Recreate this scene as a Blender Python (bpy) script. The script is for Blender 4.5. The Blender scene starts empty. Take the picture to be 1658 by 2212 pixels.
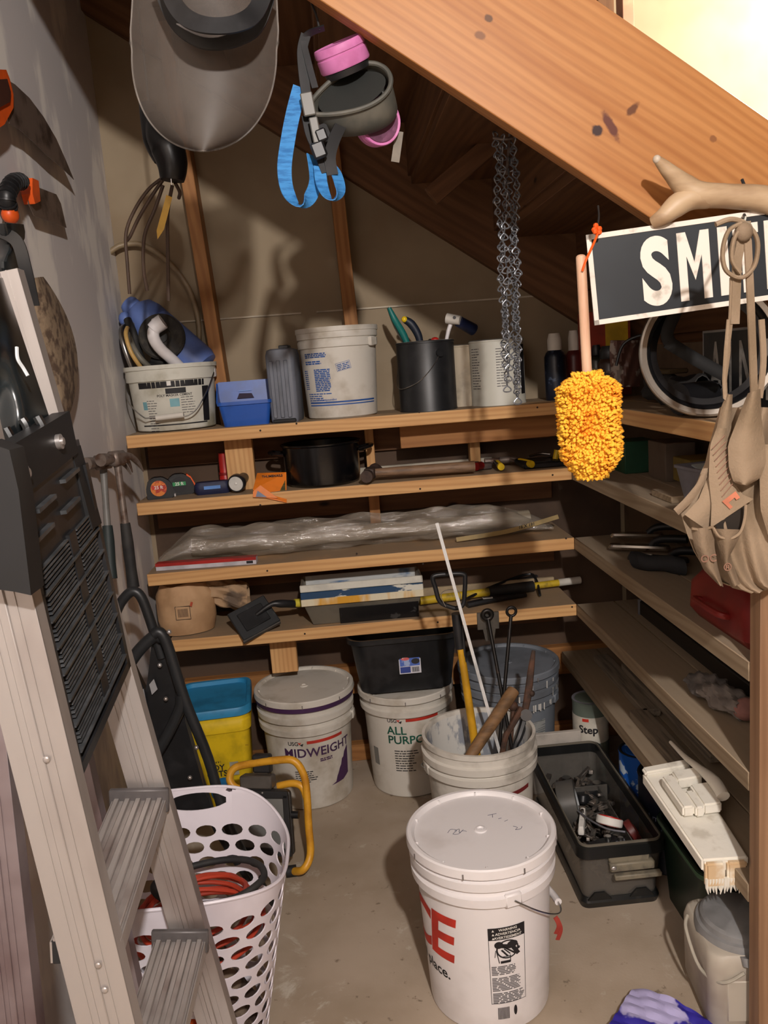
import bpy, bmesh, math, random
from mathutils import Vector as V, Matrix
random.seed(7)
PI = math.pi
SC = bpy.context.scene
COL = SC.collection
# ------------------------------------------------------------------ camera
F, IW, IH, CH = 1800.0, 1658, 2212, 1.37
def _cam():
    up = -V((760., 10001., 1800.)).normalized()
    fw = V((-109., -315.7, 1800.)).normalized(); fw = (fw - up*fw.dot(up)).normalized()
    rt = fw.cross(up)
    if rt.x < 0: rt = -rt
    return rt, fw, up
RT, FW, UP = _cam()
def ray(x, y):
    c = V((x-IW/2, y-IH/2, F)); return V((RT.dot(c), FW.dot(c), UP.dot(c)))
def at(x, y, X=None, Y=None, Z=None):
    """real point seen at a photo pixel, on the plane X, Y or Z = const (metres)"""
    d = ray(x, y)
    t = X/d.x if X is not None else (Y/d.y if Y is not None else (Z-CH)/d.z)
    return V((t*d.x, t*d.y, CH+t*d.z))
cam = bpy.data.cameras.new('camera'); co = bpy.data.objects.new('camera', cam); COL.objects.link(co)
cam.sensor_fit = 'VERTICAL'; cam.sensor_height = 24.0; cam.lens = 24.0*F/IH
cam.clip_start = .05
cx = V((RT.x, FW.x, UP.x)); cy = -V((RT.y, FW.y, UP.y)); cz = -V((RT.z, FW.z, UP.z))
m = Matrix.Identity(4)
for i, a in enumerate((cx, cy, cz)):
    for j in range(3): m[j][i] = a[j]
m.translation = V((0, 0, CH)); co.matrix_world = m; SC.camera = co
# ------------------------------------------------------------------ light
w = bpy.data.worlds.new('world'); SC.world = w; w.use_nodes = True
w.node_tree.nodes['Background'].inputs[0].default_value = (.80, .78, .95, 1)
w.node_tree.nodes['Background'].inputs[1].default_value = .045
def lamp(name, loc, power, col, size):
    l = bpy.data.lights.new(name, 'POINT'); l.energy = power; l.color = col; l.shadow_soft_size = size
    o = bpy.data.objects.new(name, l); COL.objects.link(o); o.location = loc; return o
lamp('ceiling_lamp', (.32, -.95, 2.41), 285, (1, .94, .90), .045)
lamp('stairwell_lamp', (1.75, 2.30, 2.42), 150, (1, .88, .70), .06)
SC.view_settings.view_transform = 'Standard'; SC.view_settings.look = 'None'
SC.view_settings.exposure = 0.0; SC.view_settings.gamma = 1.0
SC.view_settings.use_curve_mapping = False
# ------------------------------------------------------------------ materials
def lin(c):
    r = []
    for v in c[:3]:
        v /= 255.; r.append(v/12.92 if v <= .04045 else ((v+.055)/1.055)**2.4)
    return (*r, 1)
MATS = {}
def mk(name):
    mt = bpy.data.materials.new(name); mt.use_nodes = True
    nt = mt.node_tree; b = nt.nodes['Principled BSDF']
    MATS[name] = mt; return mt, nt, b
def N(nt, t, **kw):
    n = nt.nodes.new(t)
    for k, v in kw.items():
        if k in n.inputs.keys(): n.inputs[k].default_value = v
        else: setattr(n, k, v)
    return n
def mix(nt, fac, a, b):
    n = nt.nodes.new('ShaderNodeMix'); n.data_type = 'RGBA'
    L = nt.links
    for s, v in ((0, fac), (6, a), (7, b)):
        if hasattr(v, 'is_linked') or hasattr(v, 'links'): L.new(v, n.inputs[s])
        else: n.inputs[s].default_value = v
    return n.outputs[2]
def coords(nt, scale=(1, 1, 1), rnd=True):
    tc = N(nt, 'ShaderNodeTexCoord'); mp = N(nt, 'ShaderNodeMapping'); mp.inputs['Scale'].default_value = scale
    nt.links.new(tc.outputs['Object'], mp.inputs[0])
    if rnd:
        oi = N(nt, 'ShaderNodeObjectInfo'); mu = N(nt, 'ShaderNodeMath', operation='MULTIPLY'); mu.inputs[1].default_value = 37.
        nt.links.new(oi.outputs['Random'], mu.inputs[0]); cb = N(nt, 'ShaderNodeCombineXYZ')
        for i in range(3): nt.links.new(mu.outputs[0], cb.inputs[i])
        nt.links.new(cb.outputs[0], mp.inputs[1])
    return mp.outputs[0]
def ramp(nt, fac, lo, hi):
    r = N(nt, 'ShaderNodeMapRange', interpolation_type='SMOOTHSTEP')
    r.inputs[1].default_value = lo; r.inputs[2].default_value = hi; nt.links.new(fac, r.inputs[0]); return r.outputs[0]
def noise(nt, vec, scale, detail=4, rough=.55, dist=0):
    n = N(nt, 'ShaderNodeTexNoise'); n.inputs['Scale'].default_value = scale; n.inputs['Detail'].default_value = detail
    n.inputs['Roughness'].default_value = rough; n.inputs['Distortion'].default_value = dist
    nt.links.new(vec, n.inputs['Vector']); return n.outputs['Fac']
def bump(nt, b, h, strength=.3, dist=.002):
    n = N(nt, 'ShaderNodeBump'); n.inputs['Strength'].default_value = strength; n.inputs['Distance'].default_value = dist
    nt.links.new(h, n.inputs['Height']); nt.links.new(n.outputs[0], b.inputs['Normal'])
def mat(name, col, rough=.5, metal=0, col2=None, sc=12, lo=.42, hi=.68, bmp=0, bsc=80, spec=.5, trans=0, ior=1.45, coat=0, stretch=(1, 1, 1)):
    """plain surface colour with an optional second colour as dirt, dust or wear of its own shape"""
    if name in MATS: return MATS[name]
    mt, nt, b = mk(name)
    b.inputs['Base Color'].default_value = lin(col); b.inputs['Roughness'].default_value = rough
    b.inputs['Metallic'].default_value = metal; b.inputs['Specular IOR Level'].default_value = spec
    if trans: b.inputs['Transmission Weight'].default_value = trans; b.inputs['IOR'].default_value = ior
    if coat: b.inputs['Coat Weight'].default_value = coat
    vec = coords(nt, stretch)
    if col2 is None: col2 = tuple(c*.84 for c in col)
    f = ramp(nt, noise(nt, vec, sc), lo, hi)
    nt.links.new(mix(nt, f, lin(col), lin(col2)), b.inputs['Base Color'])
    if bmp: bump(nt, b, noise(nt, vec, bsc, 3), bmp)
    return mt
def wood(name, c1, c2, c3, knots=None, rough=.62, lines=52., kn=1.0, wob=.16, cont=.42, dust=None):
    """softwood: grain along local X, growth-ring bands, dark knots"""
    if name in MATS: return MATS[name]
    mt, nt, b = mk(name); b.inputs['Roughness'].default_value = rough; L = nt.links
    b.inputs['Specular IOR Level'].default_value = .3
    v = coords(nt, (1, 1, 1))
    warp = noise(nt, coords(nt, (.8, 3.5, 3.5)), 1.3, 1)
    st = N(nt, 'ShaderNodeMapping'); st.inputs['Scale'].default_value = (1.1, 16, 16); L.new(v, st.inputs[0])
    n1 = noise(nt, st.outputs[0], 2.3, 5, .6)
    sx = N(nt, 'ShaderNodeSeparateXYZ'); L.new(v, sx.inputs[0])
    a = N(nt, 'ShaderNodeMath', operation='MULTIPLY_ADD'); L.new(warp, a.inputs[0]); a.inputs[1].default_value = wob
    s2 = N(nt, 'ShaderNodeMath', operation='ADD'); L.new(sx.outputs[2], s2.inputs[0]); L.new(sx.outputs[1], s2.inputs[1]); L.new(s2.outputs[0], a.inputs[2])
    mu = N(nt, 'ShaderNodeMath', operation='MULTIPLY'); L.new(a.outputs[0], mu.inputs[0]); mu.inputs[1].default_value = lines*6.28
    si = N(nt, 'ShaderNodeMath', operation='SINE'); L.new(mu.outputs[0], si.inputs[0])
    bands = ramp(nt, si.outputs[0], -.6, 1.3)
    base = mix(nt, ramp(nt, n1, .32, .7), lin(c1), lin(c2))
    m2 = N(nt, 'ShaderNodeMath', operation='MULTIPLY'); L.new(bands, m2.inputs[0]); m2.inputs[1].default_value = cont
    base = mix(nt, m2.outputs[0], base, lin(c3))
    if kn:
        vk = N(nt, 'ShaderNodeTexVoronoi'); vk.inputs['Scale'].default_value = 3.2
        sk = N(nt, 'ShaderNodeMapping'); sk.inputs['Scale'].default_value = (1, 2.2, 2.2); L.new(v, sk.inputs[0]); L.new(sk.outputs[0], vk.inputs['Vector'])
        kf = ramp(nt, vk.outputs['Distance'], .085*kn, .02*kn)
        base = mix(nt, kf, base, lin(tuple(c*.42 for c in c3)))
    for (kx, kz, rx, rz, ang, cc) in (knots or []):
        mp = N(nt, 'ShaderNodeMapping', vector_type='TEXTURE'); mp.inputs[1].default_value = (kx, 0, kz)
        mp.inputs[2].default_value = (0, ang, 0); mp.inputs[3].default_value = (rx, 9, rz)
        tc = N(nt, 'ShaderNodeTexCoord'); L.new(tc.outputs['Object'], mp.inputs[0])
        ln = N(nt, 'ShaderNodeVectorMath', operation='LENGTH'); L.new(mp.outputs[0], ln.inputs[0])
        nn = noise(nt, coords(nt, (1, 1, 1)), 90, 3)
        ad = N(nt, 'ShaderNodeMath', operation='ADD'); L.new(ln.outputs['Value'], ad.inputs[0]); L.new(nn, ad.inputs[1])
        base = mix(nt, ramp(nt, ad.outputs[0], 1.9, 1.25), base, lin(cc))
    if dust:      # settled dust on the upward faces of the plank
        ge = N(nt, 'ShaderNodeNewGeometry'); sz = N(nt, 'ShaderNodeSeparateXYZ'); L.new(ge.outputs['Normal'], sz.inputs[0])
        d1 = N(nt, 'ShaderNodeMath', operation='MULTIPLY'); L.new(ramp(nt, sz.outputs[2], .5, .9), d1.inputs[0]); L.new(ramp(nt, noise(nt, coords(nt), 6, 4), .15, .5), d1.inputs[1])
        d2 = N(nt, 'ShaderNodeMath', operation='MULTIPLY'); L.new(d1.outputs[0], d2.inputs[0]); d2.inputs[1].default_value = .85
        base = mix(nt, d2.outputs[0], base, lin(dust))
    L.new(base, b.inputs['Base Color']); bump(nt, b, n1, .12, .001)
    return mt
def glassy(name, col, rough=.1, alpha=.35, wr=0, gl=0):
    mt, nt, b = mk(name); b.inputs['Base Color'].default_value = lin(col); b.inputs['Roughness'].default_value = rough
    tr = N(nt, 'ShaderNodeBsdfTransparent'); ms = N(nt, 'ShaderNodeMixShader'); out = nt.nodes['Material Output']
    f = ramp(nt, noise(nt, coords(nt), 14, 5, .65), .3, .7)
    mr = N(nt, 'ShaderNodeMapRange'); mr.inputs[3].default_value = alpha*.8; mr.inputs[4].default_value = min(1, alpha*1.2); nt.links.new(f, mr.inputs[0])
    nt.links.new(mr.outputs[0], ms.inputs[0]); nt.links.new(tr.outputs[0], ms.inputs[1]); nt.links.new(b.outputs[0], ms.inputs[2])
    last = ms.outputs[0]; nt.links.new(last, out.inputs[0])
    if gl:
        gs = N(nt, 'ShaderNodeBsdfGlossy'); gs.inputs['Roughness'].default_value = rough*1.3; m3 = N(nt, 'ShaderNodeMixShader'); m3.inputs[0].default_value = gl
        nt.links.new(last, m3.inputs[1]); nt.links.new(gs.outputs[0], m3.inputs[2]); last = m3.outputs[0]; nt.links.new(last, out.inputs[0])
        if wr: bump(nt, gs, noise(nt, coords(nt, (1, 2.2, 2.2)), 16, 5, .7, 1.2), wr*2, .012)
    if wr: bump(nt, b, noise(nt, coords(nt, (1, 2.2, 2.2)), 16, 5, .7, 1.2), wr, .012)
    return mt
# ------------------------------------------------------------------ geometry
def Tm(x, y=0, z=0):
    return Matrix.Translation(V((x, y, z)) if not hasattr(x, 'x') else x)
def R(ax, d): return Matrix.Rotation(math.radians(d), 4, ax)
def basis(o, x, y, z):
    m = Matrix.Identity(4)
    for i, a in enumerate((x, y, z)):
        for j in range(3): m[j][i] = a[j]
    m.translation = o; return m
def frame(o, xd, zd):
    """matrix whose X follows xd and whose Z is as close to zd as possible"""
    x = V(xd).normalized(); z = V(zd); z = (z - x*z.dot(x)).normalized(); return basis(V(o), x, z.cross(x), z)
_bx = {}
def smooth(pts, n=6, closed=False):
    P = [V(p) for p in pts]; out = []; k = len(P)
    if k < 3 or n < 2: return P
    for i in range(k if closed else k-1):
        a, b, c, d = (P[(i-1) % k], P[i], P[(i+1) % k], P[(i+2) % k]) if closed else (P[max(i-1, 0)], P[i], P[i+1], P[min(i+2, k-1)])
        for j in range(n):
            t = j/n; out.append(.5*((2*b)+(c-a)*t+(2*a-5*b+4*c-d)*t*t+(3*b-a-3*c+d)*t**3))
    if not closed: out.append(P[-1])
    return out
class G:
    def __init__(s): s.v = []; s.f = []
    def add(s, vs, fs, M=None):
        o = len(s.v); s.v += [(M @ V(p)) if M is not None else V(p) for p in vs]; s.f += [[i+o for i in f] for f in fs]; return s
    def box(s, c, d, M=None, bev=0, seg=1, taper=None):
        k = (tuple(d), bev, seg, taper)
        if k not in _bx:
            b = bmesh.new(); bmesh.ops.create_cube(b, size=1); bmesh.ops.scale(b, vec=d, verts=b.verts)
            if taper:
                for v in b.verts:
                    if v.co.z < 0: v.co.x *= taper[0]; v.co.y *= taper[1]
            if bev: bmesh.ops.bevel(b, geom=b.edges[:], offset=bev, segments=seg, affect='EDGES', profile=.5)
            b.verts.index_update(); _bx[k] = ([v.co.copy() for v in b.verts], [[v.index for v in f.verts] for f in b.faces]); b.free()
        vs, fs = _bx[k]; T = Tm(V(c)); return s.add(vs, fs, (M @ T) if M is not None else T)
    def lathe(s, prof, seg=32, M=None, sx=1, sy=1, cap=True):
        vs, fs = [], []; n = len(prof)
        for (r, z) in prof:
            for k in range(seg):
                a = 2*PI*k/seg; vs.append((r*math.cos(a)*sx, r*math.sin(a)*sy, z))
        for i in range(n-1):
            for k in range(seg):
                fs.append([i*seg+k, i*seg+(k+1) % seg, (i+1)*seg+(k+1) % seg, (i+1)*seg+k])
        cp = cap and prof[0] != prof[-1]
        if cp and prof[0][0] > 1e-4: fs.append([k for k in range(seg)][::-1])
        if cp and prof[-1][0] > 1e-4: fs.append([(n-1)*seg+k for k in range(seg)])
        return s.add(vs, fs, M)
    def cyl(s, a, b, r, r2=None, seg=16):
        a, b = V(a), V(b); d = b-a; q = V((0, 0, 1)).rotation_difference(d).to_matrix().to_4x4()
        return s.lathe([(r, 0), (r if r2 is None else r2, d.length)], seg, Tm(a) @ q)
    def tube(s, pts, r, seg=8, closed=False, n=5, M=None, flat=1):
        P = smooth(pts, n, closed); k = len(P); rs = r if isinstance(r, (list, tuple)) else None
        vs, fs = [], []; up = None
        for i in range(k):
            a = P[(i-1) % k] if closed or i > 0 else P[i]; b = P[(i+1) % k] if closed or i < k-1 else P[i]
            t = (b-a).normalized() if (b-a).length > 1e-9 else V((0, 0, 1))
            if up is None:
                up = V((0, 0, 1)) if abs(t.z) < .9 else V((1, 0, 0))
            up = (up - t*up.dot(t)).normalized(); sd = t.cross(up)
            if rs: q = i/(k-1)*(len(rs)-1); j = min(int(q), len(rs)-2); rr = rs[j]+(rs[j+1]-rs[j])*(q-j)
            else: rr = r
            for c in range(seg):
                an = 2*PI*c/seg; vs.append(P[i]+up*(math.cos(an)*rr)+sd*(math.sin(an)*rr*flat))
        for i in range(k if closed else k-1):
            for c in range(seg):
                j = (i+1) % k; fs.append([i*seg+c, i*seg+(c+1) % seg, j*seg+(c+1) % seg, j*seg+c])
        if not closed: fs.append(list(range(seg))[::-1]); fs.append([(k-1)*seg+c for c in range(seg)])
        return s.add(vs, fs, M)
    def strap(s, pts, wdir, wd, t=.0015, n=6, M=None):
        """flat band along pts, width along wdir (one vector or one per point)"""
        P = smooth(pts, n); k = len(P); W = smooth(wdir, n) if isinstance(wdir, list) else [V(wdir)]*k
        vs, fs = [], []
        for i in range(k):
            tg = (P[min(i+1, k-1)]-P[max(i-1, 0)]).normalized(); wv = W[min(i, len(W)-1)]; wv = (wv-tg*wv.dot(tg)).normalized(); nm = tg.cross(wv)
            for a, b in ((-1, -1), (1, -1), (1, 1), (-1, 1)): vs.append(P[i]+wv*(a*wd/2)+nm*(b*t/2))
        for i in range(k-1):
            for c in range(4): fs.append([i*4+c, i*4+(c+1) % 4, i*4+4+(c+1) % 4, i*4+4+c])
        fs += [[3, 2, 1, 0], [(k-1)*4+c for c in range(4)]]
        return s.add(vs, fs, M)
    def prism(s, poly, t, M=None, bev=0):
        """polygon in local XZ, thickness t along Y (centred)"""
        n = len(poly); vs = [(p[0], -t/2, p[1]) for p in poly]+[(p[0], t/2, p[1]) for p in poly]
        if bev:
            b = bmesh.new(); bv = [b.verts.new(p) for p in vs]; b.faces.new(bv[:n]); b.faces.new(bv[n:][::-1])
            for i in range(n): b.faces.new([bv[(i+1) % n], bv[i], bv[n+i], bv[n+(i+1) % n]])
            bmesh.ops.recalc_face_normals(b, faces=b.faces); bmesh.ops.bevel(b, geom=b.edges[:], offset=bev, segments=2, affect='EDGES'); b.verts.index_update()
            vs, fs = [v.co.copy() for v in b.verts], [[v.index for v in f.verts] for f in b.faces]; b.free(); return s.add(vs, fs, M)
        fs = [list(range(n)), list(range(n, 2*n))[::-1]]+[[(i+1) % n, i, n+i, n+(i+1) % n] for i in range(n)]
        return s.add(vs, fs, M)
    def ball(s, c, r, seg=16, M=None, sc=(1, 1, 1)):
        n = seg//2; T = Tm(V(c)) @ Matrix.Diagonal((sc[0], sc[1], sc[2], 1)); T = (M @ T) if M is not None else T
        return s.lathe([(r*math.sin(PI*i/n), -r*math.cos(PI*i/n)) for i in range(n+1)], seg, T)
    def grid(s, fn, nu, nv, t=0, cu=False, M=None):
        vs = [V(fn(i/(nu if cu else nu-1), j/(nv-1))) for j in range(nv) for i in range(nu)]; fs = []
        for j in range(nv-1):
            for i in range(nu if cu else nu-1):
                a = j*nu+i; b = j*nu+(i+1) % nu; fs.append([a, b, b+nu, a+nu])
        if t:
            b = bmesh.new(); bv = [b.verts.new(p) for p in vs]; [b.faces.new([bv[i] for i in f]) for f in fs]
            bmesh.ops.recalc_face_normals(b, faces=b.faces); bmesh.ops.solidify(b, geom=b.faces[:], thickness=t); b.verts.index_update()
            vs, fs = [v.co.copy() for v in b.verts], [[v.index for v in f.verts] for f in b.faces]; b.free()
        return s.add(vs, fs, M)
    def mesh(s, name, mt, M=None, ang=38):
        me = bpy.data.meshes.new(name); vs = [(M @ p) if M is not None else p for p in s.v]
        me.from_pydata([tuple(p) for p in vs], [], s.f); me.materials.append(mt)
        me.polygons.foreach_set('use_smooth', [True]*len(me.polygons)); me.update()
        b = bmesh.new(); b.from_mesh(me); bmesh.ops.recalc_face_normals(b, faces=b.faces); b.to_mesh(me); b.free()
        me.set_sharp_from_angle(angle=math.radians(ang)); return me
def thing(name, label, cat, loc=(0, 0, 0), rot=None, group=None):
    o = bpy.data.objects.new(name, None); COL.objects.link(o); o.empty_display_size = .05
    M = Tm(V(loc)) @ (rot if rot is not None else Matrix.Identity(4)); o.matrix_world = M
    o['label'] = label; o['category'] = cat
    if group: o['group'] = group
    MW[o.name] = M; return o
MW = {}
def part(name, g, mt, par, world=True, label=None, stuff=False, ang=38):
    """mesh child; g is in world coordinates unless world=False (then in the parent's)"""
    M = MW[par.name]; me = g.mesh(name, mt, M.inverted() if world else None, ang)
    o = bpy.data.objects.new(name, me); COL.objects.link(o); o.parent = par; MW[o.name] = M
    if label: o['label'] = label
    if stuff: o['kind'] = 'stuff'
    return o
def solo(name, g, mt, label, cat, group=None, kind=None, M=None, ang=38):
    """a thing that is one mesh; g in world coordinates, origin put at its base, or local with matrix M"""
    if M is None:
        c = sum(g.v, V((0, 0, 0)))/len(g.v); c.z = min(p.z for p in g.v); M = Tm(c); me = g.mesh(name, mt, M.inverted(), ang)
    else: me = g.mesh(name, mt, None, ang)
    o = bpy.data.objects.new(name, me); COL.objects.link(o); o.matrix_world = M; MW[o.name] = M
    if kind: o['kind'] = kind
    else: o['label'] = label; o['category'] = cat
    if group: o['group'] = group
    return o
def board(name, p0, p1, up, wd, th, mt, par=None, bev=.0015, label=None, kind=None):
    """plank whose local X runs p0->p1, wd along up, th along the third axis; own transform so the grain follows it"""
    p0, p1 = V(p0), V(p1); M = frame((p0+p1)/2, p1-p0, up); L_ = (p1-p0).length
    me = G().box((0, 0, 0), (L_, th, wd), bev=bev).mesh(name, mt)
    o = bpy.data.objects.new(name, me); COL.objects.link(o)
    if par is not None: o.parent = par; o.matrix_local = MW[par.name].inverted() @ M
    else: o.matrix_world = M
    MW[o.name] = M
    if label: o['label'] = label
    if kind: o['kind'] = kind
    return o
_txt = {}
def txt(s, size, bold=0., shear=0., sp=1., align='CENTER', cond=1.):
    """flat lettering in local XY as (verts, faces)"""
    k = (s, size, bold, shear, sp, align, cond)
    if k not in _txt:
        c = bpy.data.curves.new('t', 'FONT'); c.body = s; c.size = size; c.offset = bold*size*.9; c.shear = shear; c.space_character = sp
        c.align_x = align; c.align_y = 'CENTER'; c.resolution_u = 6 if size > .1 else 3; o = bpy.data.objects.new('t', c)
        me = bpy.data.meshes.new_from_object(o); _txt[k] = ([V((v.co.x*cond, v.co.y, 0)) for v in me.vertices], [list(p.vertices) for p in me.polygons])
        bpy.data.objects.remove(o); bpy.data.curves.remove(c); bpy.data.meshes.remove(me)
    return _txt[k]
def wrap(vs, fs, rf, cen, th0, z0, eps=.0008, step=.012):
    """bend flat print (x right, y up) round a bucket at cen; rf(z) is its radius; returns verts, faces"""
    b = bmesh.new(); bv = [b.verts.new(p) for p in vs]
    for f in fs:
        try: b.faces.new([bv[i] for i in f])
        except ValueError: pass
    xs = [p[0] for p in vs]; x = math.floor(min(xs)/step)*step
    while x < max(xs):
        bmesh.ops.bisect_plane(b, geom=b.verts[:]+b.edges[:]+b.faces[:], plane_co=(x, 0, 0), plane_no=(1, 0, 0)); x += step
    b.verts.index_update(); out = []; r0 = rf(z0)
    for v in b.verts:
        z = z0+v.co.y; r = rf(z)+eps; a = th0+v.co.x/r0; out.append(V((cen[0]+r*math.cos(a), cen[1]+r*math.sin(a), cen[2]+z)))
    fl = [[v.index for v in f.verts] for f in b.faces]; b.free(); return out, fl
def rect(x0, y0, x1, y1): return [V((x0, y0, 0)), V((x1, y0, 0)), V((x1, y1, 0)), V((x0, y1, 0))], [[0, 1, 2, 3]]
def lines(x0, y1, wd, n, pitch, h, jag=.3):
    """block of unreadable fine print as thin bars"""
    vs, fs = [], []
    for i in range(n):
        x = x0; e = x0+wd*(1-random.random()*jag)
        while x < e:
            l = random.uniform(.006, .02); q, g_ = rect(x, y1-i*pitch-h, min(x+l, e), y1-i*pitch); o = len(vs); vs += q; fs += [[j+o for j in f] for f in g_]; x += l+.0022
    return vs, fs
def camang(c): return math.atan2(-c[1], -c[0])
# ------------------------------------------------------------------ shared materials
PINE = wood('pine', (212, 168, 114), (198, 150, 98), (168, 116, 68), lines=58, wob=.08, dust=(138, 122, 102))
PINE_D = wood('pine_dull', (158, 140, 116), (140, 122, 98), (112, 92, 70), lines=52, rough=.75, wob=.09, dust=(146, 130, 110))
STUDW = wood('stud_wood', (168, 118, 70), (150, 102, 58), (120, 76, 40), lines=34)
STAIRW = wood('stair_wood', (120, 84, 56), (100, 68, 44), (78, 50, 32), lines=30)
WHITE = mat('white_plastic', (226, 222, 222), .42, col2=(206, 200, 198), sc=7, lo=.5, hi=.8)
WHITE_D = mat('white_plastic_dusty', (205, 200, 190), .55, col2=(168, 158, 142), sc=9, lo=.45, hi=.75)
BLACK = mat('black_plastic', (22, 23, 25), .42, col2=(36, 36, 38), sc=20)
BLACK_M = mat('black_matte', (26, 26, 27), .7, col2=(44, 42, 40), sc=15)
STEEL = mat('steel_wire', (170, 168, 165), .32, metal=1)
DSTEEL = mat('dark_steel', (128, 116, 108), .45, metal=.5, col2=(92, 70, 58), sc=30)
ALU = mat('aluminium', (196, 192, 190), .36, metal=.75, col2=(168, 156, 148), sc=6, lo=.4, hi=.8)
INK_K = mat('black_print', (24, 22, 26), .6)
INK_B = mat('blue_print', (42, 88, 160), .6)
INK_G = mat('green_print', (14, 84, 66), .6)
INK_P = mat('purple_print', (66, 34, 76), .6)
INK_R = mat('red_print', (196, 52, 36), .6)
INK_W = mat('white_print', (225, 222, 215), .6, col2=(150, 148, 142), sc=25, lo=.55, hi=.75)
YEL = mat('yellow_plastic', (232, 196, 30), .4)
ORG = mat('orange_plastic', (232, 92, 28), .42)
RED = mat('red_plastic', (190, 34, 28), .4)
DUST = mat('dusty_grey_plastic', (112, 112, 120), .6, col2=(92, 90, 94), sc=10)
# ------------------------------------------------------------------ setting
XL, YB, XR = -.655, 2.775, .955
YF, SH, TH = 2.50, (1.213, 1.010, .790, .575), .038
fl = mat('concrete', (176, 160, 142), .72, col2=(156, 140, 120), sc=3.2, lo=.35, hi=.7, bmp=.15, bsc=160, spec=.35)
nt = fl.node_tree; b = nt.nodes['Principled BSDF']
src = b.inputs['Base Color'].links[0].from_socket
vv = coords(nt, (1, 1, 1), False)
n1 = noise(nt, vv, 5.5, 7, .7, .5); c1 = mix(nt, ramp(nt, n1, .585, .70), src, lin((196, 188, 174)))
n2 = noise(nt, vv, 38, 5, .6); c2 = mix(nt, ramp(nt, n2, .64, .72), c1, lin((126, 112, 96)))
nt.links.new(c2, b.inputs['Base Color'])
WL = mat('wall_paint', (206, 200, 198), .8, col2=(236, 230, 222), sc=3.2, lo=.50, hi=.60, bmp=.05, bsc=60, stretch=(1, 2.2, .8))
WB = mat('drywall', (152, 136, 112), .85, col2=(136, 118, 94), sc=2.5, lo=.4, hi=.7, bmp=.04)
def slab(name, x0, y0, z0, x1, y1, z1, mt):
    return solo(name, G().box(((x0+x1)/2, (y0+y1)/2, (z0+z1)/2), (x1-x0, y1-y0, z1-z0)), mt, '', '', kind='structure')
slab('floor', -1.6, -2.2, -.06, 3.4, 2.9, 0, fl)
slab('wall_left', XL-.1, -2.2, 0, XL, YB, 2.75, WL)
wb = slab('wall_back', XL-.1, YB, 0, 3.4, YB+.1, 3.0, WB)
slab('wall_right', XR, 1.42, 0, XR+.1, YB, 1.36, mat('bare_side_wall', (104, 84, 64), .85))
DKB = mat('unfinished_boards', (104, 84, 66), .85)
slab('wall_front', -.755, -2.3, 0, 3.4, -2.2, 2.75, DKB)
slab('wall_side', 3.3, -2.2, 0, 3.4, YB, 3.0, DKB)
slab('ceiling', -.755, -2.3, 2.62, 3.4, 1.2, 2.72, DKB)
MW['wall_back'] = Tm(wb.matrix_world.translation)
part('shade_panel', G().box((.15, YB-.0015, .59), (1.58, .003, 1.17)), mat('painted_shelf_shade', (84, 64, 48), .8, col2=(62, 46, 34), sc=4), wb)  # added dark sheet; its colour stands in for shade between the shelves
# drywall joint bead and the bare studs standing on the wall
g = G(); zz = 1.545
g.box((-.35, YB-.003, zz), (.52, .006, .005)); g.box((.36, YB-.003, zz), (.80, .006, .005)); part('drywall_bead', g, mat('bead', (196, 184, 164), .8), wb)
board('stud', (-.352, YB-.045, 1.213), (-.415, YB-.045, 2.40), (1, 0, 0), .040, .09, STUDW, wb)
board('stud', (.075, YB-.045, 1.213), (.052, YB-.045, 2.05), (1, 0, 0), .042, .09, STUDW, wb)
for z0, z1, x in ((.30, .755, -.270), (.60, .752, .345), (1.02, 1.175, -.325)):
    pass
# ------------------------------------------------------------------ staircase overhead
YS = 1.56
A = at(691, 0, Y=YS); B_ = at(1403, 470, Y=YS); SL = (B_.z-A.z)/(B_.x-A.x); Q = A.z-SL*A.x
def zb(x): return Q+SL*x
T_ = at(1289, 0, Y=YS); WV = T_.z-zb(T_.x); ca = math.cos(math.atan(SL)); WP = WV*ca
st = thing('staircase', 'orange-toned timber staircase rising to the left overhead with knotty side board', 'staircase', (1.0, YS, zb(1.0)), R('Y', 0))
ex = V((1, 0, SL)).normalized(); ez = V((-SL, 0, 1)).normalized(); mid = V((.55, YS+.019, zb(.55)+WV/2))
def kloc(px, py):
    p = at(px, py, Y=YS)-(mid-ex*.1); return p.dot(ex), p.dot(ez)
K = []
for px, py, rx, rz, an, cc in ((1318, 272, .024, .007, .45, (92, 48, 34)), (1290, 282, .010, .008, 0, (52, 30, 28)), (1366, 236, .006, .013, .2, (96, 56, 30)),
                               (1055, 40, .007, .006, 0, (92, 58, 30)), (1036, 76, .009, .006, -.3, (120, 76, 42)), (1540, 300, .006, .005, 0, (130, 84, 48))):
    x, z = kloc(px, py); K.append((x, z, rx, rz, an, cc))
STR = wood('stringer_wood', (178, 124, 72), (162, 106, 56), (126, 74, 36), knots=K, lines=62, kn=0, rough=.45, wob=.07, cont=.30)
o = board('stringer', mid-ex*1.9, mid+ex*1.7, ez, WP, .038, STR, st)
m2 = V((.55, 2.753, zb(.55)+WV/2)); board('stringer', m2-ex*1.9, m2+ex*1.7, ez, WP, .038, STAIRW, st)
x = -1.02; run = .262; rise = -run*SL
for i in range(10):
    z = zb(x)+.13
    board('tread', (x+run/2+.0, 1.60, z-.013), (x+run/2, 2.733, z-.013), (1, 0, 0), run, .026, STAIRW, st)
    board('riser', (x, 1.60, z+rise/2-.012), (x, 2.733, z+rise/2-.012), (0, 0, 1), rise-.02, .019, STAIRW, st)
    x += run
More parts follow.
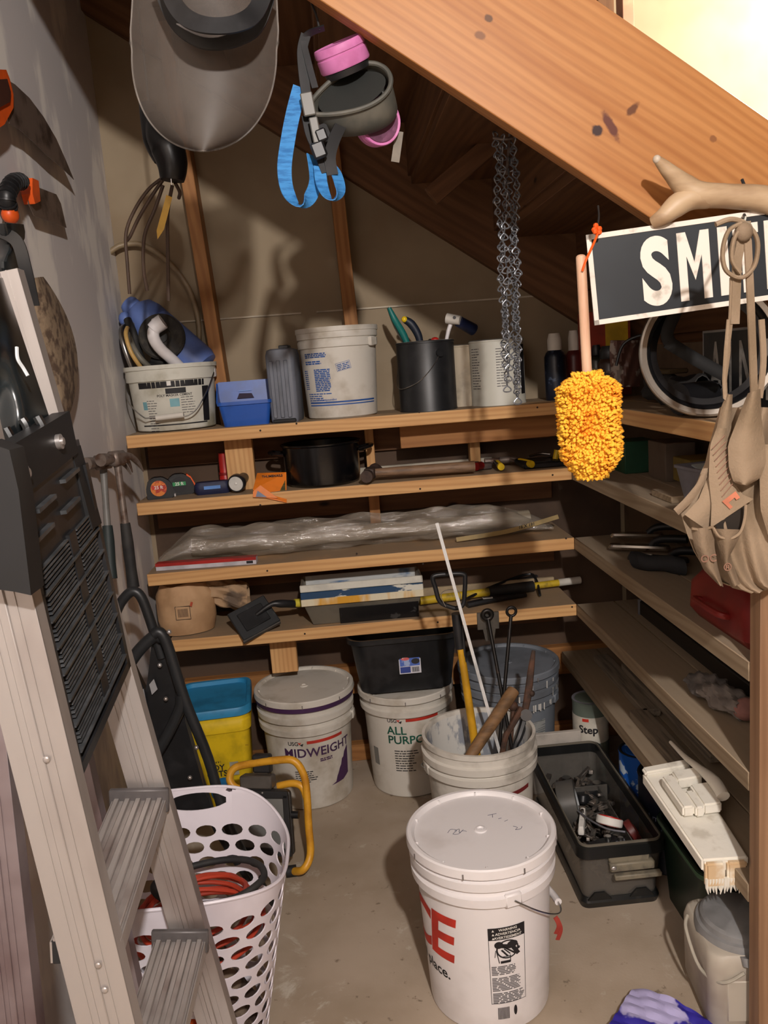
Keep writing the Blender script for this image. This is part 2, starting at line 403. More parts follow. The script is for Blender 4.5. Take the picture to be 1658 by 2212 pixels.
# braces and a spacer seen in the dark under the treads
p, q = at(1075, 300, Y=2.3), at(930, 425, Y=2.3)
board('brace', p, q, (0, 0, 1), .05, .03, STAIRW, st)
hp = at(1345, 60, Y=2.745)
g = thing('newel_post', 'pale wooden post standing behind the stair board at the top', 'post', (hp.x, 2.725, zb(hp.x)+WV+.03))
board('post_shaft', (hp.x, 2.725, zb(hp.x)+WV+.03), (hp.x, 2.725, 2.9), (1, 0, 0), .035, .06, mat('peach_wood', (205, 150, 120), .6), g)
board('post_side', (hp.x-.065, 2.725, zb(hp.x)+WV+.07), (hp.x-.065, 2.725, 2.9), (1, 0, 0), .05, .04, STAIRW, g)
# ------------------------------------------------------------------ shelving
su = thing('back_shelf_unit', 'four-tier pine plank shelf along the back wall of the closet', 'shelf', (0, YF, 0))
XS = (-.627, -.622, -.618, -.575)
for z, x0 in zip(SH, XS):
    board('shelf_board', (x0, (YF+YB)/2, z-TH/2), (.70 if z in SH[2:] else .70, (YF+YB)/2, z-TH/2), (0, 1, 0), YB-YF, TH, PINE, su)
    board('wall_cleat', (x0, YB-.012, z-TH-.045), (.70, YB-.012, z-TH-.052), (0, 0, 1), .088, .024, STAIRW, su)
for z in (1.213, 1.010, .790):
    pass
board('upright', (-.315, YF+.12, 1.175), (-.315, YF+.12, 1.010), (1, 0, 0), .085, .038, PINE, su)
board('upright', (.095, YF+.20, 1.175), (.095, YF+.20, 1.010), (1, 0, 0), .028, .038, PINE, su)
board('upright', (.435, YF+.20, 1.175), (.435, YF+.20, 1.010), (1, 0, 0), .034, .038, PINE, su)
board('upright', (-.24, YF+.12, .537), (-.24, YF+.12, .40), (1, 0, 0), .085, .038, PINE, su)
board('upright', (.095, YF+.20, .972), (.095, YF+.20, .79), (1, 0, 0), .034, .038, STUDW, su)
board('ledger', (.19, YF+.13, 1.135), (.70, YF+.13, 1.135), (0, 0, 1), .075, .024, STUDW, su)
board('floor_plate', (-.60, YB-.021, .30), (.93, YB-.021, .30), (0, 0, 1), .10, .038, STUDW, wb)
board('floor_plate', (-.60, YB-.021, .031), (.93, YB-.021, .031), (0, 0, 1), .06, .038, STUDW, wb)
sr = thing('side_shelf_unit', 'five-tier plank shelf running along the right side of the closet', 'shelf', (.80, 2.0, 0))
XF = .70
for z in SH+(.345,):
    y1 = YF-.002 if z != .345 else YB-.07
    th = TH
    for a, b_ in ((XF, XF+.118), (XF+.121, XR-.004)):
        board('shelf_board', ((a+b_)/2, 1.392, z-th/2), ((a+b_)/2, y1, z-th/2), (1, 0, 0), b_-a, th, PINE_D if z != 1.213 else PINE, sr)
board('corner_post', (.79, 1.371, 0), (.79, 1.371, 1.213), (1, 0, 0), .178, .038, wood('post_wood', (150, 118, 90), (134, 102, 76), (106, 76, 54), lines=40, wob=.05), sr)

NAIL = mat('nail_hole', (48, 34, 24), .8)
for px, py in ((905, 890), (640, 915), (562, 930), (562, 1091), (907, 1056), (1193, 1026), (577, 1233), (913, 1218), (1222, 1163), (658, 1369), (945, 1344), (1235, 1311), (770, 1196), (1160, 880)):
    p = at(px, py, Y=YF-.0005); part('nail', G().cyl(p, p+V((0, -.001, 0)), .0030, seg=10), NAIL, su)
# ------------------------------------------------------------------ buckets
def ears(g, c, th, r, z):
    for s_ in (0, PI):
        a = th+s_; g.box((0, 0, 0), (.035, .012, .028), Tm(c[0]+(r+.003)*math.cos(a), c[1]+(r+.003)*math.sin(a), c[2]+z) @ Matrix.Rotation(a+PI/2, 4, 'Z'), bev=.003)
def bail(t, c, th, r, z, drop, side, mt=STEEL, grip=None, rr=.0018, gl=.045, fl=1.):
    """wire handle swinging down on one side; th = pivot axis angle"""
    ax = V((math.cos(th), math.sin(th), 0)); nm = V((-ax.y, ax.x, 0))*side; c = V(c)
    P = [c+ax*(math.cos(q)*(r+.008))+nm*(math.sin(q)*(r+.012)*fl)+V((0, 0, z-math.sin(q)*drop)) for q in [PI*i/14 for i in range(15)]]
    w_ = part('wire_handle', G().tube(P, rr, 6, n=2), mt, t)
    if grip:
        part('grip', G().tube(P[6:9], .008, 10, n=3), grip, w_)
def pail(name, label, c, h, rt, rb, body, lidm=None, ring_zs=(), th=0, handle=True, band=None, side=-1, drop=.16, rim=.011, cat='bucket', inner=None, group=None, grip=True):
    t = thing(name, label, cat, c, group=group); C = Tm(V(c)); g = G()
    rf = lambda z: rb+(rt-rb)*z/h
    pr = [(0, .004), (rb-.008, .004), (rb-.006, 0), (rb, .004), (rb+.001, .012)]
    zt = h-.012 if lidm else h
    for rz in sorted(ring_zs):
        pr += [(rf(rz-.012), rz-.014), (rf(rz)+rim, rz-.012), (rf(rz)+rim+.001, rz+.006), (rf(rz)+.004, rz+.009)]
    pr += [(rf(zt)+.002, zt-.016), (rf(zt)+.006, zt-.014), (rf(zt)+.006, zt), (rf(zt)-.002, zt)]
    if not lidm: pr += [(rf(h)-.004, h-.01), (rb-.004, .01), (0, .01)]
    g.lathe(pr, 64, C); ears(g, c, th, rf(.8*h)+.004, (ring_zs[0] if ring_zs else h-.05)-.002)
    part('bucket_body', g, body, t)
    if lidm:
        Rr = rt+.014; g = G()
        g.lathe([(Rr-.003, h-.022), (Rr, h-.020), (Rr-.001, h-.003), (Rr-.004, h), (Rr-.011, h), (Rr-.016, h-.004), (Rr-.018, h-.009), (.014, h-.0085), (.013, h-.006), (.008, h-.005), (.006, h-.008), (0, h-.008)], 72, C)
        for k in range(10):
            a = 2*PI*k/10+.3+th; M = C @ Matrix.Rotation(a, 4, 'Z')
            g.box((Rr-.0165, 0, h-.006), (.006, .004, .009), M, bev=.001)
        part('lid', g, lidm, t)
        g = G()
        for k in range(8):
            a = 2*PI*k/8+.15+th; g.box((Rr+.0003, 0, h-.016), (.0012, .003, .012), C @ Matrix.Rotation(a, 4, 'Z'))
        part('lid_notches', g, mat('notch_shadow_grey', (120, 112, 108), .7), t, stuff=True)
    if band:
        part('band', G().lathe([(rf(h)+.0105, h-.036), (rf(h)+.0105, h-.018), (rf(h)+.001, h-.018), (rf(h)+.001, h-.036)], 64, C), band, t)
    if handle: bail(t, c, th, rf(.8*h)+.008, (ring_zs[0] if ring_zs else h-.05), drop, side, grip=WHITE if grip else None)
    return t, rf
def prt(t, rf, c, items, dth=0):
    """printing wrapped round a pail: (name, verts, faces, angle, z, material)"""
    t0 = camang(c)+dth
    for nm, (vs, fs), an, z, mt in items:
        v2, f2 = wrap(vs, fs, rf, c, t0+math.radians(an), z); g = G(); g.v = v2; g.f = f2
        part(nm, g, mt, t)
# ---- nearest white bucket
c = (.228, 1.612, 0); th = camang(c)
t, rf = pail('lidded_bucket', 'nearest white bucket with lid, red logo letters and warning label on bare floor', c, .388, .145, .128, WHITE, WHITE, (.314, .350), th=th+math.radians(22), side=1, drop=.13)
it = []
def rows(x, y, wd, n, p, h): return lines(x, y, wd, n, p, h)
it.append(('logo_lettering', txt('ACE', .146, .026, .14, .88), -84, .200, INK_R))
it.append(('slogan_lettering', txt('The helpful place.', .034, .02), -88, .118, INK_K))
LZ, LX, LY = .176, 1.28, 1.17
_wr = wrap
def wrap(vs, fs, rf, cen, th0, z0, eps=.0008, step=.012, big=True):
    if big and z0 == LZ: vs = [V((p[0]*LX, p[1]*LY, 0)) for p in vs]
    return _wr(vs, fs, rf, cen, th0, z0, eps, step)
it.append(('label_frame', ([V(p) for p in [(-.030, -.09, 0), (.030, -.09, 0), (.030, .062, 0), (-.030, .062, 0), (-.0292, -.089, 0), (.0292, -.089, 0), (.0292, .0612, 0), (-.0292, .0612, 0)]], [[0, 1, 5, 4], [1, 2, 6, 5], [2, 3, 7, 6], [3, 0, 4, 7]]), 17, LZ, INK_K))
it.append(('warning_band', rect(-.030, .038, .030, .062), 17, LZ, INK_K))
prt(t, rf, c, it)
for k, s_ in enumerate(('▲WARNING', '▲ADVERTENCIA', '▲AVERTISSEMENT')):
    vs, fs = txt(s_.replace('▲', ''), .0080, .02); v2, f2 = wrap(vs, fs, rf, c, th+math.radians(17.8), LZ+.0575*LY-.0075*LY*k, .0016); g = G(); g.v = v2; g.f = f2
    tv, tf = wrap([V((-.002, -.0025, 0)), V((.003, -.0025, 0)), V((.0005, .0025, 0))], [[0, 1, 2]], rf, c, th+math.radians(17-12.2), LZ+.0575*LY-.0075*LY*k, .0016); g.add(tv, tf)
    part('warning_lettering', g, INK_W, t)
g = G()   # pictogram: child falling head first into a bucket, struck through by a ring
def disc(x, y, r, sx=1, sy=1, n=16): return [V((x+r*sx*math.cos(2*PI*i/n), y+r*sy*math.sin(2*PI*i/n), 0)) for i in range(n)], [list(range(n))]
def ring(x, y, r, w_, n=28):
    vs = [V((x+q*math.cos(2*PI*i/n), y+q*math.sin(2*PI*i/n), 0)) for q in (r, r-w_) for i in range(n)]; return vs, [[i, (i+1) % n, n+(i+1) % n, n+i] for i in range(n)]
def seg_(x0, y0, x1, y1, w_):
    d = V((x1-x0, y1-y0, 0)).normalized(); n = V((-d.y, d.x, 0))*w_/2; a, b = V((x0, y0, 0)), V((x1, y1, 0)); return [a-n, b-n, b+n, a+n], [[0, 1, 2, 3]]
for sh in (ring(0, .018, .0185, .0026), seg_(-.013, .030, .013, .006, .003), disc(-.014, .028, .007), disc(.008, .026, .009, 1, .8), seg_(.008, .022, .018, .004, .007), seg_(-.010, .026, .006, .022, .008),
           seg_(-.018, .016, -.014, -.008, .0014), seg_(.004, .006, .004, -.008, .0014), seg_(-.012, .004, .004, .004, .0014), rect(-.012, -.009, .004, -.004), seg_(-.010, .018, .000, .004, .003), seg_(-.006, .02, .004, .008, .002), disc(.018, .016, .003), seg_(-.019, .018, -.021, .004, .001)):
    v2, f2 = wrap(sh[0], sh[1], rf, c, th+math.radians(17), LZ, .001); g.add(v2, f2)
part('pictogram', g, INK_K, t)
g = G()
for (x, y, wd, n) in ((-.027, -.014, .040, 6), (-.027, -.037, .050, 9), (-.027, -.068, .054, 7)):
    vs, fs = lines(x, y, wd, n, .0031, .0019, .12); v2, f2 = wrap(vs, fs, rf, c, th+math.radians(17), LZ, .001); g.add(v2, f2)
part('fine_print', g, mat('grey_print', (88, 84, 86), .6), t, stuff=True)
g = G()
for i in range(9): v2, f2 = wrap(*rect(-.020+i*.0022, -.122, -.020+i*.0022+.0014, -.098), rf, c, th+math.radians(17), LZ, .001); g.add(v2, f2)
v2, f2 = wrap(*disc(.010, -.108, .003, 1, 3.4), rf, c, th+math.radians(17), LZ, .001); g.add(v2, f2)
part('barcode', g, INK_K, t)
wrap = _wr
for k, (a_, z_, l_) in enumerate(((72, .205, .035), (80, .185, .045))):
    q_ = V((c[0]+.152*math.cos(th+math.radians(a_)), c[1]+.152*math.sin(th+math.radians(a_)), z_)); part('red_tag', G().strap([q_, q_+V((.006, -.004, -l_*.5)), q_+V((-.002, -.006, -l_))], V((1, .3, .2)), .010, .0015), mat('tag_red', (150, 50, 38), .6), t)
# pencilled scrawl on the lid
C = V((c[0], c[1], .3800))
for pts in (((-.07, .0), (-.062, .012), (-.05, .006), (-.06, -.006), (-.048, -.008), (-.038, .002), (-.03, -.002)), ((-.055, .004), (-.044, .010), (-.046, -.004), (-.036, .006)),
            ((.025, .052), (.045, .056)), ((.036, .054), (.034, .042)), ((.045, .034), (.052, .036)), ((.056, .022), (.064, .026)), ((.07, .0), (.078, -.006), (.072, -.014), (.084, -.012), (.088, -.004))):
    part('pencil_stroke', G().tube([C+V((x, y, 0)) for x, y in pts], .0006, 4, n=3), mat('pencil', (96, 96, 112), .7), t)
# ---- midweight
c = (-.182, 2.565, 0); t, rf = pail('lidded_bucket', 'white lidded bucket with purple band and MIDWEIGHT lettering under the lowest shelf', c, .372, .147, .130, WHITE_D, WHITE_D, (.268, .308), th=camang(c)+1.35, band=INK_P, side=1, handle=False)
prt(t, rf, c, [('title_lettering', txt('MIDWEIGHT', .041, .02), 13, .196, INK_P), ('red_bar', rect(-.062, -.005, .062, .005), 22, .232, INK_R), ('maker_lettering', txt('USG', .018, .02), -21, .229, INK_K),
               ('red_mark', ([V((-.008, .005, 0)), V((0, -.006, 0)), V((.006, .004, 0)), V((0, .001, 0))], [[0, 1, 2, 3]]), -12.5, .231, INK_R), ('dark_mark', ([V((-.006, -.002, 0)), V((.002, -.008, 0)), V((.006, .002, 0))], [[0, 1, 2]]), -10, .228, INK_K),
               ('subtitle_lettering', lines(0, 0, .05, 2, .006, .004), 12, .172, INK_P),
               ('fine_print', lines(-.03, .0, .07, 6, .007, .003), -10, .135, INK_K),
               ('purple_splash', ([V(p) for p in [(-.03, -.045, 0), (-.012, -.038, 0), (-.006, -.02, 0), (-.001, -.012, 0), (.006, .004, 0), (.012, .012, 0), (.017, .03, 0), (.024, .034, 0), (.030, .05, 0), (.047, .066, 0), (.047, -.03, 0), (.02, -.042, 0)]], [list(range(12))]), 38, .115, INK_P)])
# ---- all purpose (carries the black tub)
c2_ = (.145, 2.575, 0); t, rf = pail('white_bucket', 'white bucket with green ALL PURPOSE lettering standing under the black tub', c2_, .345, .142, .126, WHITE_D, WHITE_D, (.292,), th=camang(c2_)+1.4, handle=False)
prt(t, rf, c2_, [('title_lettering', txt('ALL', .038, .022, align='LEFT'), -29, .232, INK_G), ('title_lettering', txt('PURPOSE', .038, .022, align='LEFT'), -29, .200, INK_G), ('red_bar', rect(-.05, -.005, .062, .005), 18, .268, INK_R), ('maker_lettering', txt('USG', .017, .02), -21, .266, INK_K),
                 ('red_mark', ([V((-.008, .005, 0)), V((0, -.006, 0)), V((.006, .004, 0)), V((0, .001, 0))], [[0, 1, 2, 3]]), -12.5, .268, INK_R), ('dark_mark', ([V((-.006, -.002, 0)), V((.002, -.008, 0)), V((.006, .002, 0))], [[0, 1, 2]]), -10, .265, INK_K),
                 ('fine_print', lines(-.04, .0, .08, 9, .0085, .0032), -4, .165, INK_K), ('corner_box', rect(-.012, -.03, .012, .03), -54, .13, mat('grey_box_print', (120, 118, 112), .7)),
                 ('green_splash', ([V(p) for p in [(-.02, -.012, 0), (-.008, .004, 0), (.004, .008, 0), (.02, .03, 0), (.02, -.014, 0)]], [list(range(5))]), 30, .085, INK_G)])
# ---- open mud bucket
MUD = mat('dried_plaster', (204, 202, 196), .8, col2=(140, 144, 152), sc=24, lo=.47, hi=.56, bmp=.3, bsc=60, stretch=(1, 1, .5))
MB = mat('plaster_crusted_white', (205, 200, 190), .7, col2=(160, 154, 144), sc=11, lo=.45, hi=.7, bmp=.2, bsc=70)
cm = (.303, 2.075, 0); t, rf = pail('open_bucket', 'open plaster-crusted white bucket holding rods and hand tools', cm, .385, .145, .126, MB, None, (.312, .342), th=camang(cm)-1.2, side=-1, handle=True, drop=.06, grip=False)
part('plaster_lining', G().grid(lambda u, v: (cm[0]+(rf(.375*v+.005)-.0058-.0006*math.sin(u*60))*math.cos(2*PI*u), cm[1]+(rf(.375*v+.005)-.0058-.0006*math.sin(u*60))*math.sin(2*PI*u), .012+.362*v), 48, 12, cu=True), MUD, t)
prt(t, rf, cm, [('red_bar', rect(-.03, -.006, .05, .006), 40, .262, mat('dark_red_print', (130, 40, 40), .6)), ('blue_letter', rect(-.008, -.008, .008, .008), 42, .235, INK_B)])
# ---- grey bucket at the back
GB = mat('grey_pail', (120, 126, 134), .55, col2=(100, 104, 110), sc=7)
cg = at(1088, 1445, Z=.36); cg = (.490, 2.590, 0); t, rf = pail('grey_bucket', 'grey lidded bucket with white paint runs behind the open bucket of tools', cg, .378, .153, .135, GB, GB, (.270, .308, .338), th=camang(cg)+1.2, handle=False)
g = G()
for i in range(26):
    an = random.uniform(-10, 75); l = random.uniform(.008, .026); z = random.choice((.276, .312, .345)); v2, f2 = wrap(*rect(-.0022, -l, .0022, .002), rf, cg, camang(cg)+math.radians(an), z, .0125 if z < .35 else .009); g.add(v2, f2)
part('paint_runs', g, INK_W, t, stuff=True)
prt(t, rf, cg, [('paper_label', rect(-.035, -.05, .035, .05), 34, .165, mat('label_grey', (160, 162, 160), .7, col2=(118, 122, 122), sc=60, lo=.5, hi=.52, stretch=(.3, .3, 4)))])
# ---- yellow litter tub with blue lid
t = thing('yellow_tub', 'yellow square tub with bright blue lid and black lettering on the floor', 'tub', (-.475, 2.60, 0))
ya = camang((-.475, 2.6))+PI/2
Yc = Tm(-.478, 2.60, 0) @ Matrix.Rotation(math.radians(5), 4, 'Z')
def rr_prof(w_, d, r, n=6):
    P = []
    for (sx, sy, a0) in ((1, 1, 0), (-1, 1, 90), (-1, -1, 180), (1, -1, 270)):
        for i in range(n+1):
            a = math.radians(a0+90*i/n); P.append((sx*(w_/2-r)+r*math.cos(a), sy*(d/2-r)+r*math.sin(a)))
    return P
def loft(g, secs, M=None, cap0=True, cap1=True, n=6):
    """stack of rounded rectangles (w, d, r, z)"""
    vs, fs = [], []; k = 4*(n+1)
    for s_ in secs:
        for (x, y) in rr_prof(s_[0], s_[1], max(s_[2], .0005), n): vs.append((x+(s_[4] if len(s_) > 4 else 0), y+(s_[5] if len(s_) > 5 else 0), s_[3]))
    for i in range(len(secs)-1):
        for j in range(k): fs.append([i*k+j, i*k+(j+1) % k, (i+1)*k+(j+1) % k, (i+1)*k+j])
    if cap0: fs.append(list(range(k))[::-1])
    if cap1: fs.append([(len(secs)-1)*k+j for j in range(k)])
    return g.add(vs, fs, M)
part('tub_body', loft(G(), [(.19, .22, .03, 0), (.215, .250, .035, .265), (.228, .262, .036, .268), (.228, .262, .036, .30), (.222, .256, .036, .305), (.224, .258, .036, .325)], Yc), YEL, t)
LB = mat('blue_lid', (46, 138, 186), .5)
part('lid', loft(G(), [(.228, .264, .04, .318), (.240, .276, .045, .322), (.240, .276, .045, .343), (.234, .270, .043, .348), (.212, .248, .035, .347), (.206, .242, .033, .334)], Yc), LB, t)
fz = Yc @ Tm(0, -.1165, .15) @ R('X', 90-3.3)
def flat(g, vf, M, off=0): return g.add(vf[0], vf[1], M @ Tm(0, 0, off))
part('panel_line', flat(G(), rect(-.10, .062, .10, .064), fz, .0035), mat('dark_yellow', (180, 140, 20), .6), t)
for s_, x, y, z_, b_ in (('Scoopable', -.03, .048, .018, .0), ('20lb', .035, .062, .014, 0), ('TIDY', -.01, .000, .026, .0012), ('CATS', -.006, -.020, .026, .0012), ('NEW!', -.01, .020, .016, .0006)):
    part('tub_lettering', flat(G(), txt(s_, z_, b_*20 if b_ else 0, align='CENTER'), fz @ Tm(x, y, 0), .0045), INK_K, t)
part('blue_disc', flat(G(), disc(.01, -.075, .042, n=28), fz, .0045), mat('label_blue', (24, 110, 160), .5), t)
part('cat_head', flat(G(), ([V((-.03, -.045, 0)), V((-.026, -.03, 0)), V((-.012, -.038, 0)), V((.02, -.038, 0)), V((.034, -.028, 0)), V((.038, -.05, 0))], [[0, 1, 2, 3, 4, 5]]), fz, .005), mat('label_blue', (24, 110, 160), .5), t)
part('grey_panel', flat(G(), rect(.035, -.03, .062, .014), fz, .0045), mat('label_silver', (160, 158, 140), .6), t)
# ---- black tub on the all purpose bucket
t = thing('black_tub', 'black rectangular plastic tub resting on the ALL PURPOSE bucket', 'tub', (.147, 2.59, .346))
Bc = Tm(.147, 2.590, .346)
part('tub_body', loft(G(), [(.29, .21, .045, 0), (.335, .255, .05, .168), (.360, .275, .055, .170), (.360, .275, .055, .186), (.346, .262, .05, .186), (.325, .245, .045, .170), (.282, .202, .04, .006)], Bc, True, True), BLACK, t)
g = G()
for k in range(2):
    pass
part('sticker', flat(G(), rect(-.034, -.028, .034, .028), Bc @ Tm(.012, -.1215, .092) @ R('X', 90-7), .0005), mat('sticker_white', (205, 205, 212), .5), t)
part('sticker_picture', flat(G(), rect(-.031, -.004, .031, .025), Bc @ Tm(.012, -.1215, .092) @ R('X', 90-7), .0012), mat('sticker_blue', (70, 100, 180), .5, col2=(150, 168, 205), sc=30, lo=.5, hi=.56), t)
part('sticker_logo', flat(G(), disc(-.014, .019, .007, 1.9, .7), Bc @ Tm(.012, -.1215, .092) @ R('X', 90-7), .0018), mat('sticker_red', (200, 90, 90), .5, col2=(225, 220, 220), sc=80, lo=.5, hi=.55), t)
part('sticker_tub_print', flat(G(), disc(.018, .010, .011, 1.2, .8), Bc @ Tm(.012, -.1215, .092) @ R('X', 90-7), .0018), INK_K, t)
part('sticker_panel', flat(G(), rect(-.031, -.025, .001, -.006), Bc @ Tm(.012, -.1215, .092) @ R('X', 90-7), .0012), mat('sticker_navy', (40, 62, 140), .5), t)
g = G(); [flat(g, rect(.006+i*.0028, -.024, .0078+i*.0028, -.008), Bc @ Tm(.012, -.1215, .092) @ R('X', 90-7), .0012) for i in range(8)]
part('barcode', g, INK_K, t)
g = G().box((.075, 2.60, .497), (.16, .10, .012), M=None, bev=.002)
for i, (x, y, dx, dy, cc) in enumerate(((.10, 2.61, .15, .09, (96, 88, 56)), (.19, 2.56, .09, .07, (60, 66, 66)), (.08, 2.55, .07, .05, (110, 96, 50)))):
    solo('scrap_sheet', G().box((x, y, .356+.0065*i), (dx, dy, .004), bev=.001), mat('scrap%d' % i, cc, .7), ('olive paper sheet', 'dark grey-green sheet', 'small mustard card')[i]+' lying inside the black tub', 'paper')
# ------------------------------------------------------------------ stepladder at the left
GRIME = mat('ladder_aluminium', (182, 176, 172), .42, metal=.55, col2=(128, 112, 106), sc=5, lo=.45, hi=.75, stretch=(1, 1, .35))
GRIME2 = mat('ladder_rear_aluminium', (150, 138, 140), .42, metal=.5, col2=(96, 74, 74), sc=4, lo=.4, hi=.7)
YN, YFAR = .90, 1.255
def line3(a, b, Y):
    p, q = at(*a, Y=Y), at(*b, Y=Y); d = (q-p)
    if d.z > 0: d = -d
    d.normalize(); return p, d
def rail(t, edge_a, edge_b, Y, wd, ztop, zbot, mt, name='rail', face=-1, side=-1):
    """channel-section rail; the given photo points lie on its right-hand edge"""
    p, d = line3(edge_a, edge_b, Y)
    a = p+d*((p.z-ztop)/-d.z); b = p+d*((p.z-zbot)/-d.z) if d.z else p
    a = p + d*((ztop-p.z)/d.z); b = p + d*((zbot-p.z)/d.z)
    wv = V((side, 0, 0)); wv = (wv-d*wv.dot(d)).normalized(); mid = (a+b)/2+wv*wd/2; L_ = (b-a).length
    M = frame(mid, -d, wv); g = G()
    g.box((0, 0, 0), (L_, .0025, wd), M, bev=.0006)
    for s_ in (-1, 1): g.box((0, .012, s_*(wd/2-.0015)), (L_, .026, .003), M, bev=.0008)
    g.box((0, -.002, 0), (L_, .004, wd*.16), M, bev=.0012)
    for s_ in (-.22, .22): g.box((0, -.0018, s_*wd), (L_, .0016, .0018), M)
    return part(name, g, mt, t), a, b, wv, d, M
t = thing('stepladder', 'large aluminium stepladder with ribbed treads and black slotted tray leaning at the left', 'ladder', (-.30, 1.08, 0))
rn = rail(t, (65, 1262), (292, 2212), YN, .068, 1.52, .02, GRIME)
rfr = rail(t, (149, 969), (452, 2034), YFAR, .058, 1.54, .02, GRIME)
# rear legs, closer to the wall
def along(r, z): p, d = r[1], r[4]; return p+d*((z-p.z)/d.z)
rail(t, (0, 1480), (80, 2212), YN+.02, .050, 1.1, .02, GRIME2, 'rear_leg')
rail(t, (165, 1520), (262, 1960), YFAR, .045, 1.5, .02, GRIME2, 'rear_leg')
def tread(zf, w0=-.004):
    a = along(rfr, zf)+V((w0, -.010, 0)); b = along(rn, zf-.004)+V((w0, .014, 0))
    M = frame((a+b)/2+V((-.036, 0, 0)), b-a, V((0.10, 0, 1))); L_ = (b-a).length
    tr = part('tread', G().box((0, 0, -.004), (L_, .082, .004), M, bev=.001).box((0, .040, -.016), (L_, .003, .028), M).box((0, -.040, -.016), (L_, .003, .028), M), GRIME, t)
    for k in range(5):
        part('tread_rib', G().box((0, -.034+.0165*k, .0), (L_, .0095, .005), M, bev=.0015), GRIME, tr)
    br = G().box((L_*0, 0, 0), (.001, .001, .001), M)
    part('bracket', G().box((-L_/2+.004, 0, -.004), (.010, .092, .040), M, bev=.002), mat('bracket_grey', (96, 92, 92), .5, metal=.3), t)
    part('bracket', G().box((L_/2-.004, 0, -.016), (.010, .080, .032), M, bev=.002), BLACK_M, t)
for z in (.722, .468, .214): tread(z)
# rivets on the near rail
for px, py in ((100, 1641), (212, 2086), (226, 2139)):
    p = at(px, py, Y=YN-.004); part('rivet', G().ball(p, .0042, 12, sc=(1, .5, 1)), ALU, t)
SLT = mat('slat_highlight_grey', (62, 64, 66), .28, col2=(84, 86, 88), sc=30)  # lighter grey than the tray: ridge highlights put into the colour
# slotted black tray hooked on the front
TRAY = mat('tray_black', (30, 31, 33), .33, col2=(46, 46, 48), sc=14)
cn = [at(165, 1685, Y=.925), at(274, 1440, Y=1.215), at(152, 1000, Y=1.215), at(22, 1060, Y=.925)]
O, U, Vv = cn[0], (cn[1]-cn[0]), (cn[3]-cn[0])
nrm = U.cross(Vv).normalized()
if nrm.x < 0: nrm = -nrm
def tp(u, v, h=0): return O+U*u+Vv*v+nrm*h
def tbox(g, u0, u1, v0, v1, h0, h1):
    P = [tp(u, v, h) for h in (h0, h1) for u, v in ((u0, v0), (u1, v0), (u1, v1), (u0, v1))]
    return g.add(P, [[3, 2, 1, 0], [4, 5, 6, 7], [0, 1, 5, 4], [1, 2, 6, 5], [2, 3, 7, 6], [3, 0, 4, 7]])
tray = part('tool_tray', tbox(G(), 0, 1, 0, 1.0, -.012, 0), TRAY, t)
g = tbox(tbox(tbox(tbox(G(), 0, .05, 0, .9, 0, .006), .95, 1, 0, .9, 0, .006), 0, 1, 0, .035, 0, .006), .50, .60, .05, .72, 0, .005); part('tray_frame', g, TRAY, tray)
k = 0
for v in [.07+.0155*i for i in range(42)]:
    if k % 6 == 0: part('tray_slat', tbox(G(), .05, .95, v, v+.006, 0, .008), SLT, tray)
    else:
        part('tray_slat', tbox(G(), .10, .48, v, v+.0055, 0, .005), SLT, tray); part('tray_slat', tbox(G(), .62, .90, v, v+.0055, 0, .005), SLT, tray)
    k += 1
for u, v in ((.2, .80), (.62, .80), (.3, .88), (.7, .90)):
    part('tray_rib', tbox(G(), u-.12, u+.12, v, v+.014, 0, .008), SLT, tray)
# black top brackets and the glossy pouch above them
BR = mat('bracket_black', (24, 25, 27), .5)
def slabpx(pts, Y, th, mt, nm, par, dx=0):
    P = [at(x, y, Y=Y) for x, y in pts]; n = len(P); D = V((dx, th, 0))
    return part(nm, G().add(P+[p+D for p in P], [list(range(n)), [i+n for i in range(n)][::-1]]+[[i, (i+1) % n, n+(i+1) % n, n+i] for i in range(n)]), mt, par)
slabpx([(108, 984), (153, 968), (201, 1143), (172, 1150), (150, 1120)], 1.17, .045, BR, 'top_bracket', t)
slabpx([(-30, 955), (20, 972), (40, 1060), (67, 1286), (30, 1278), (-30, 1270)], .86, .04, BR, 'top_bracket', t)
br = part('top_plate', tbox(G(), .02, .90, .96, 1.13, -.02, .004), BR, t)
for u, v in ((.12, 1.03), (.62, 1.05)):
    part('bolt', G().cyl(tp(u, v, .003), tp(u, v, .010), .010, seg=14).cyl(tp(u, v, .009), tp(u, v, .013), .005, seg=12), ALU, t)
GLO = mat('pouch_gloss_black', (16, 18, 20), .26, col2=(34, 40, 42), sc=9, lo=.4, hi=.6, spec=.7)
def lump(u, v):
    y = 600+v*420; e = 12+(y-618)*.335; x = -40+(e+40)*u
    Y = 1.10+.10*u-.02*math.sin(PI*v)-.03*math.sin(PI*u)-.006*math.sin(9*u+3*v)-.006*math.sin(17*v+2*u)-.012*math.sin(7*v)*math.cos(4*u); return at(x, y, Y=Y)
part('glossy_pouch', G().grid(lump, 24, 34, t=.004), GLO, t)
for pts in ([(48, 905), (60, 930), (58, 985)], [(80, 900), (96, 935), (88, 975)], [(12, 925), (30, 960), (36, 1000)]):
    part('pouch_rib', G().tube([at(x, y, Y=1.085) for x, y in pts], .006, 8), GLO, t)
part('pouch_highlight', G().tube([at(36, 750, Y=1.10), at(38, 775, Y=1.095), at(50, 795, Y=1.10), at(60, 812, Y=1.10)], .0024, 6), mat('painted_highlight', (215, 222, 225), .1), t)  # thin white tube painted in as a highlight on the pouch
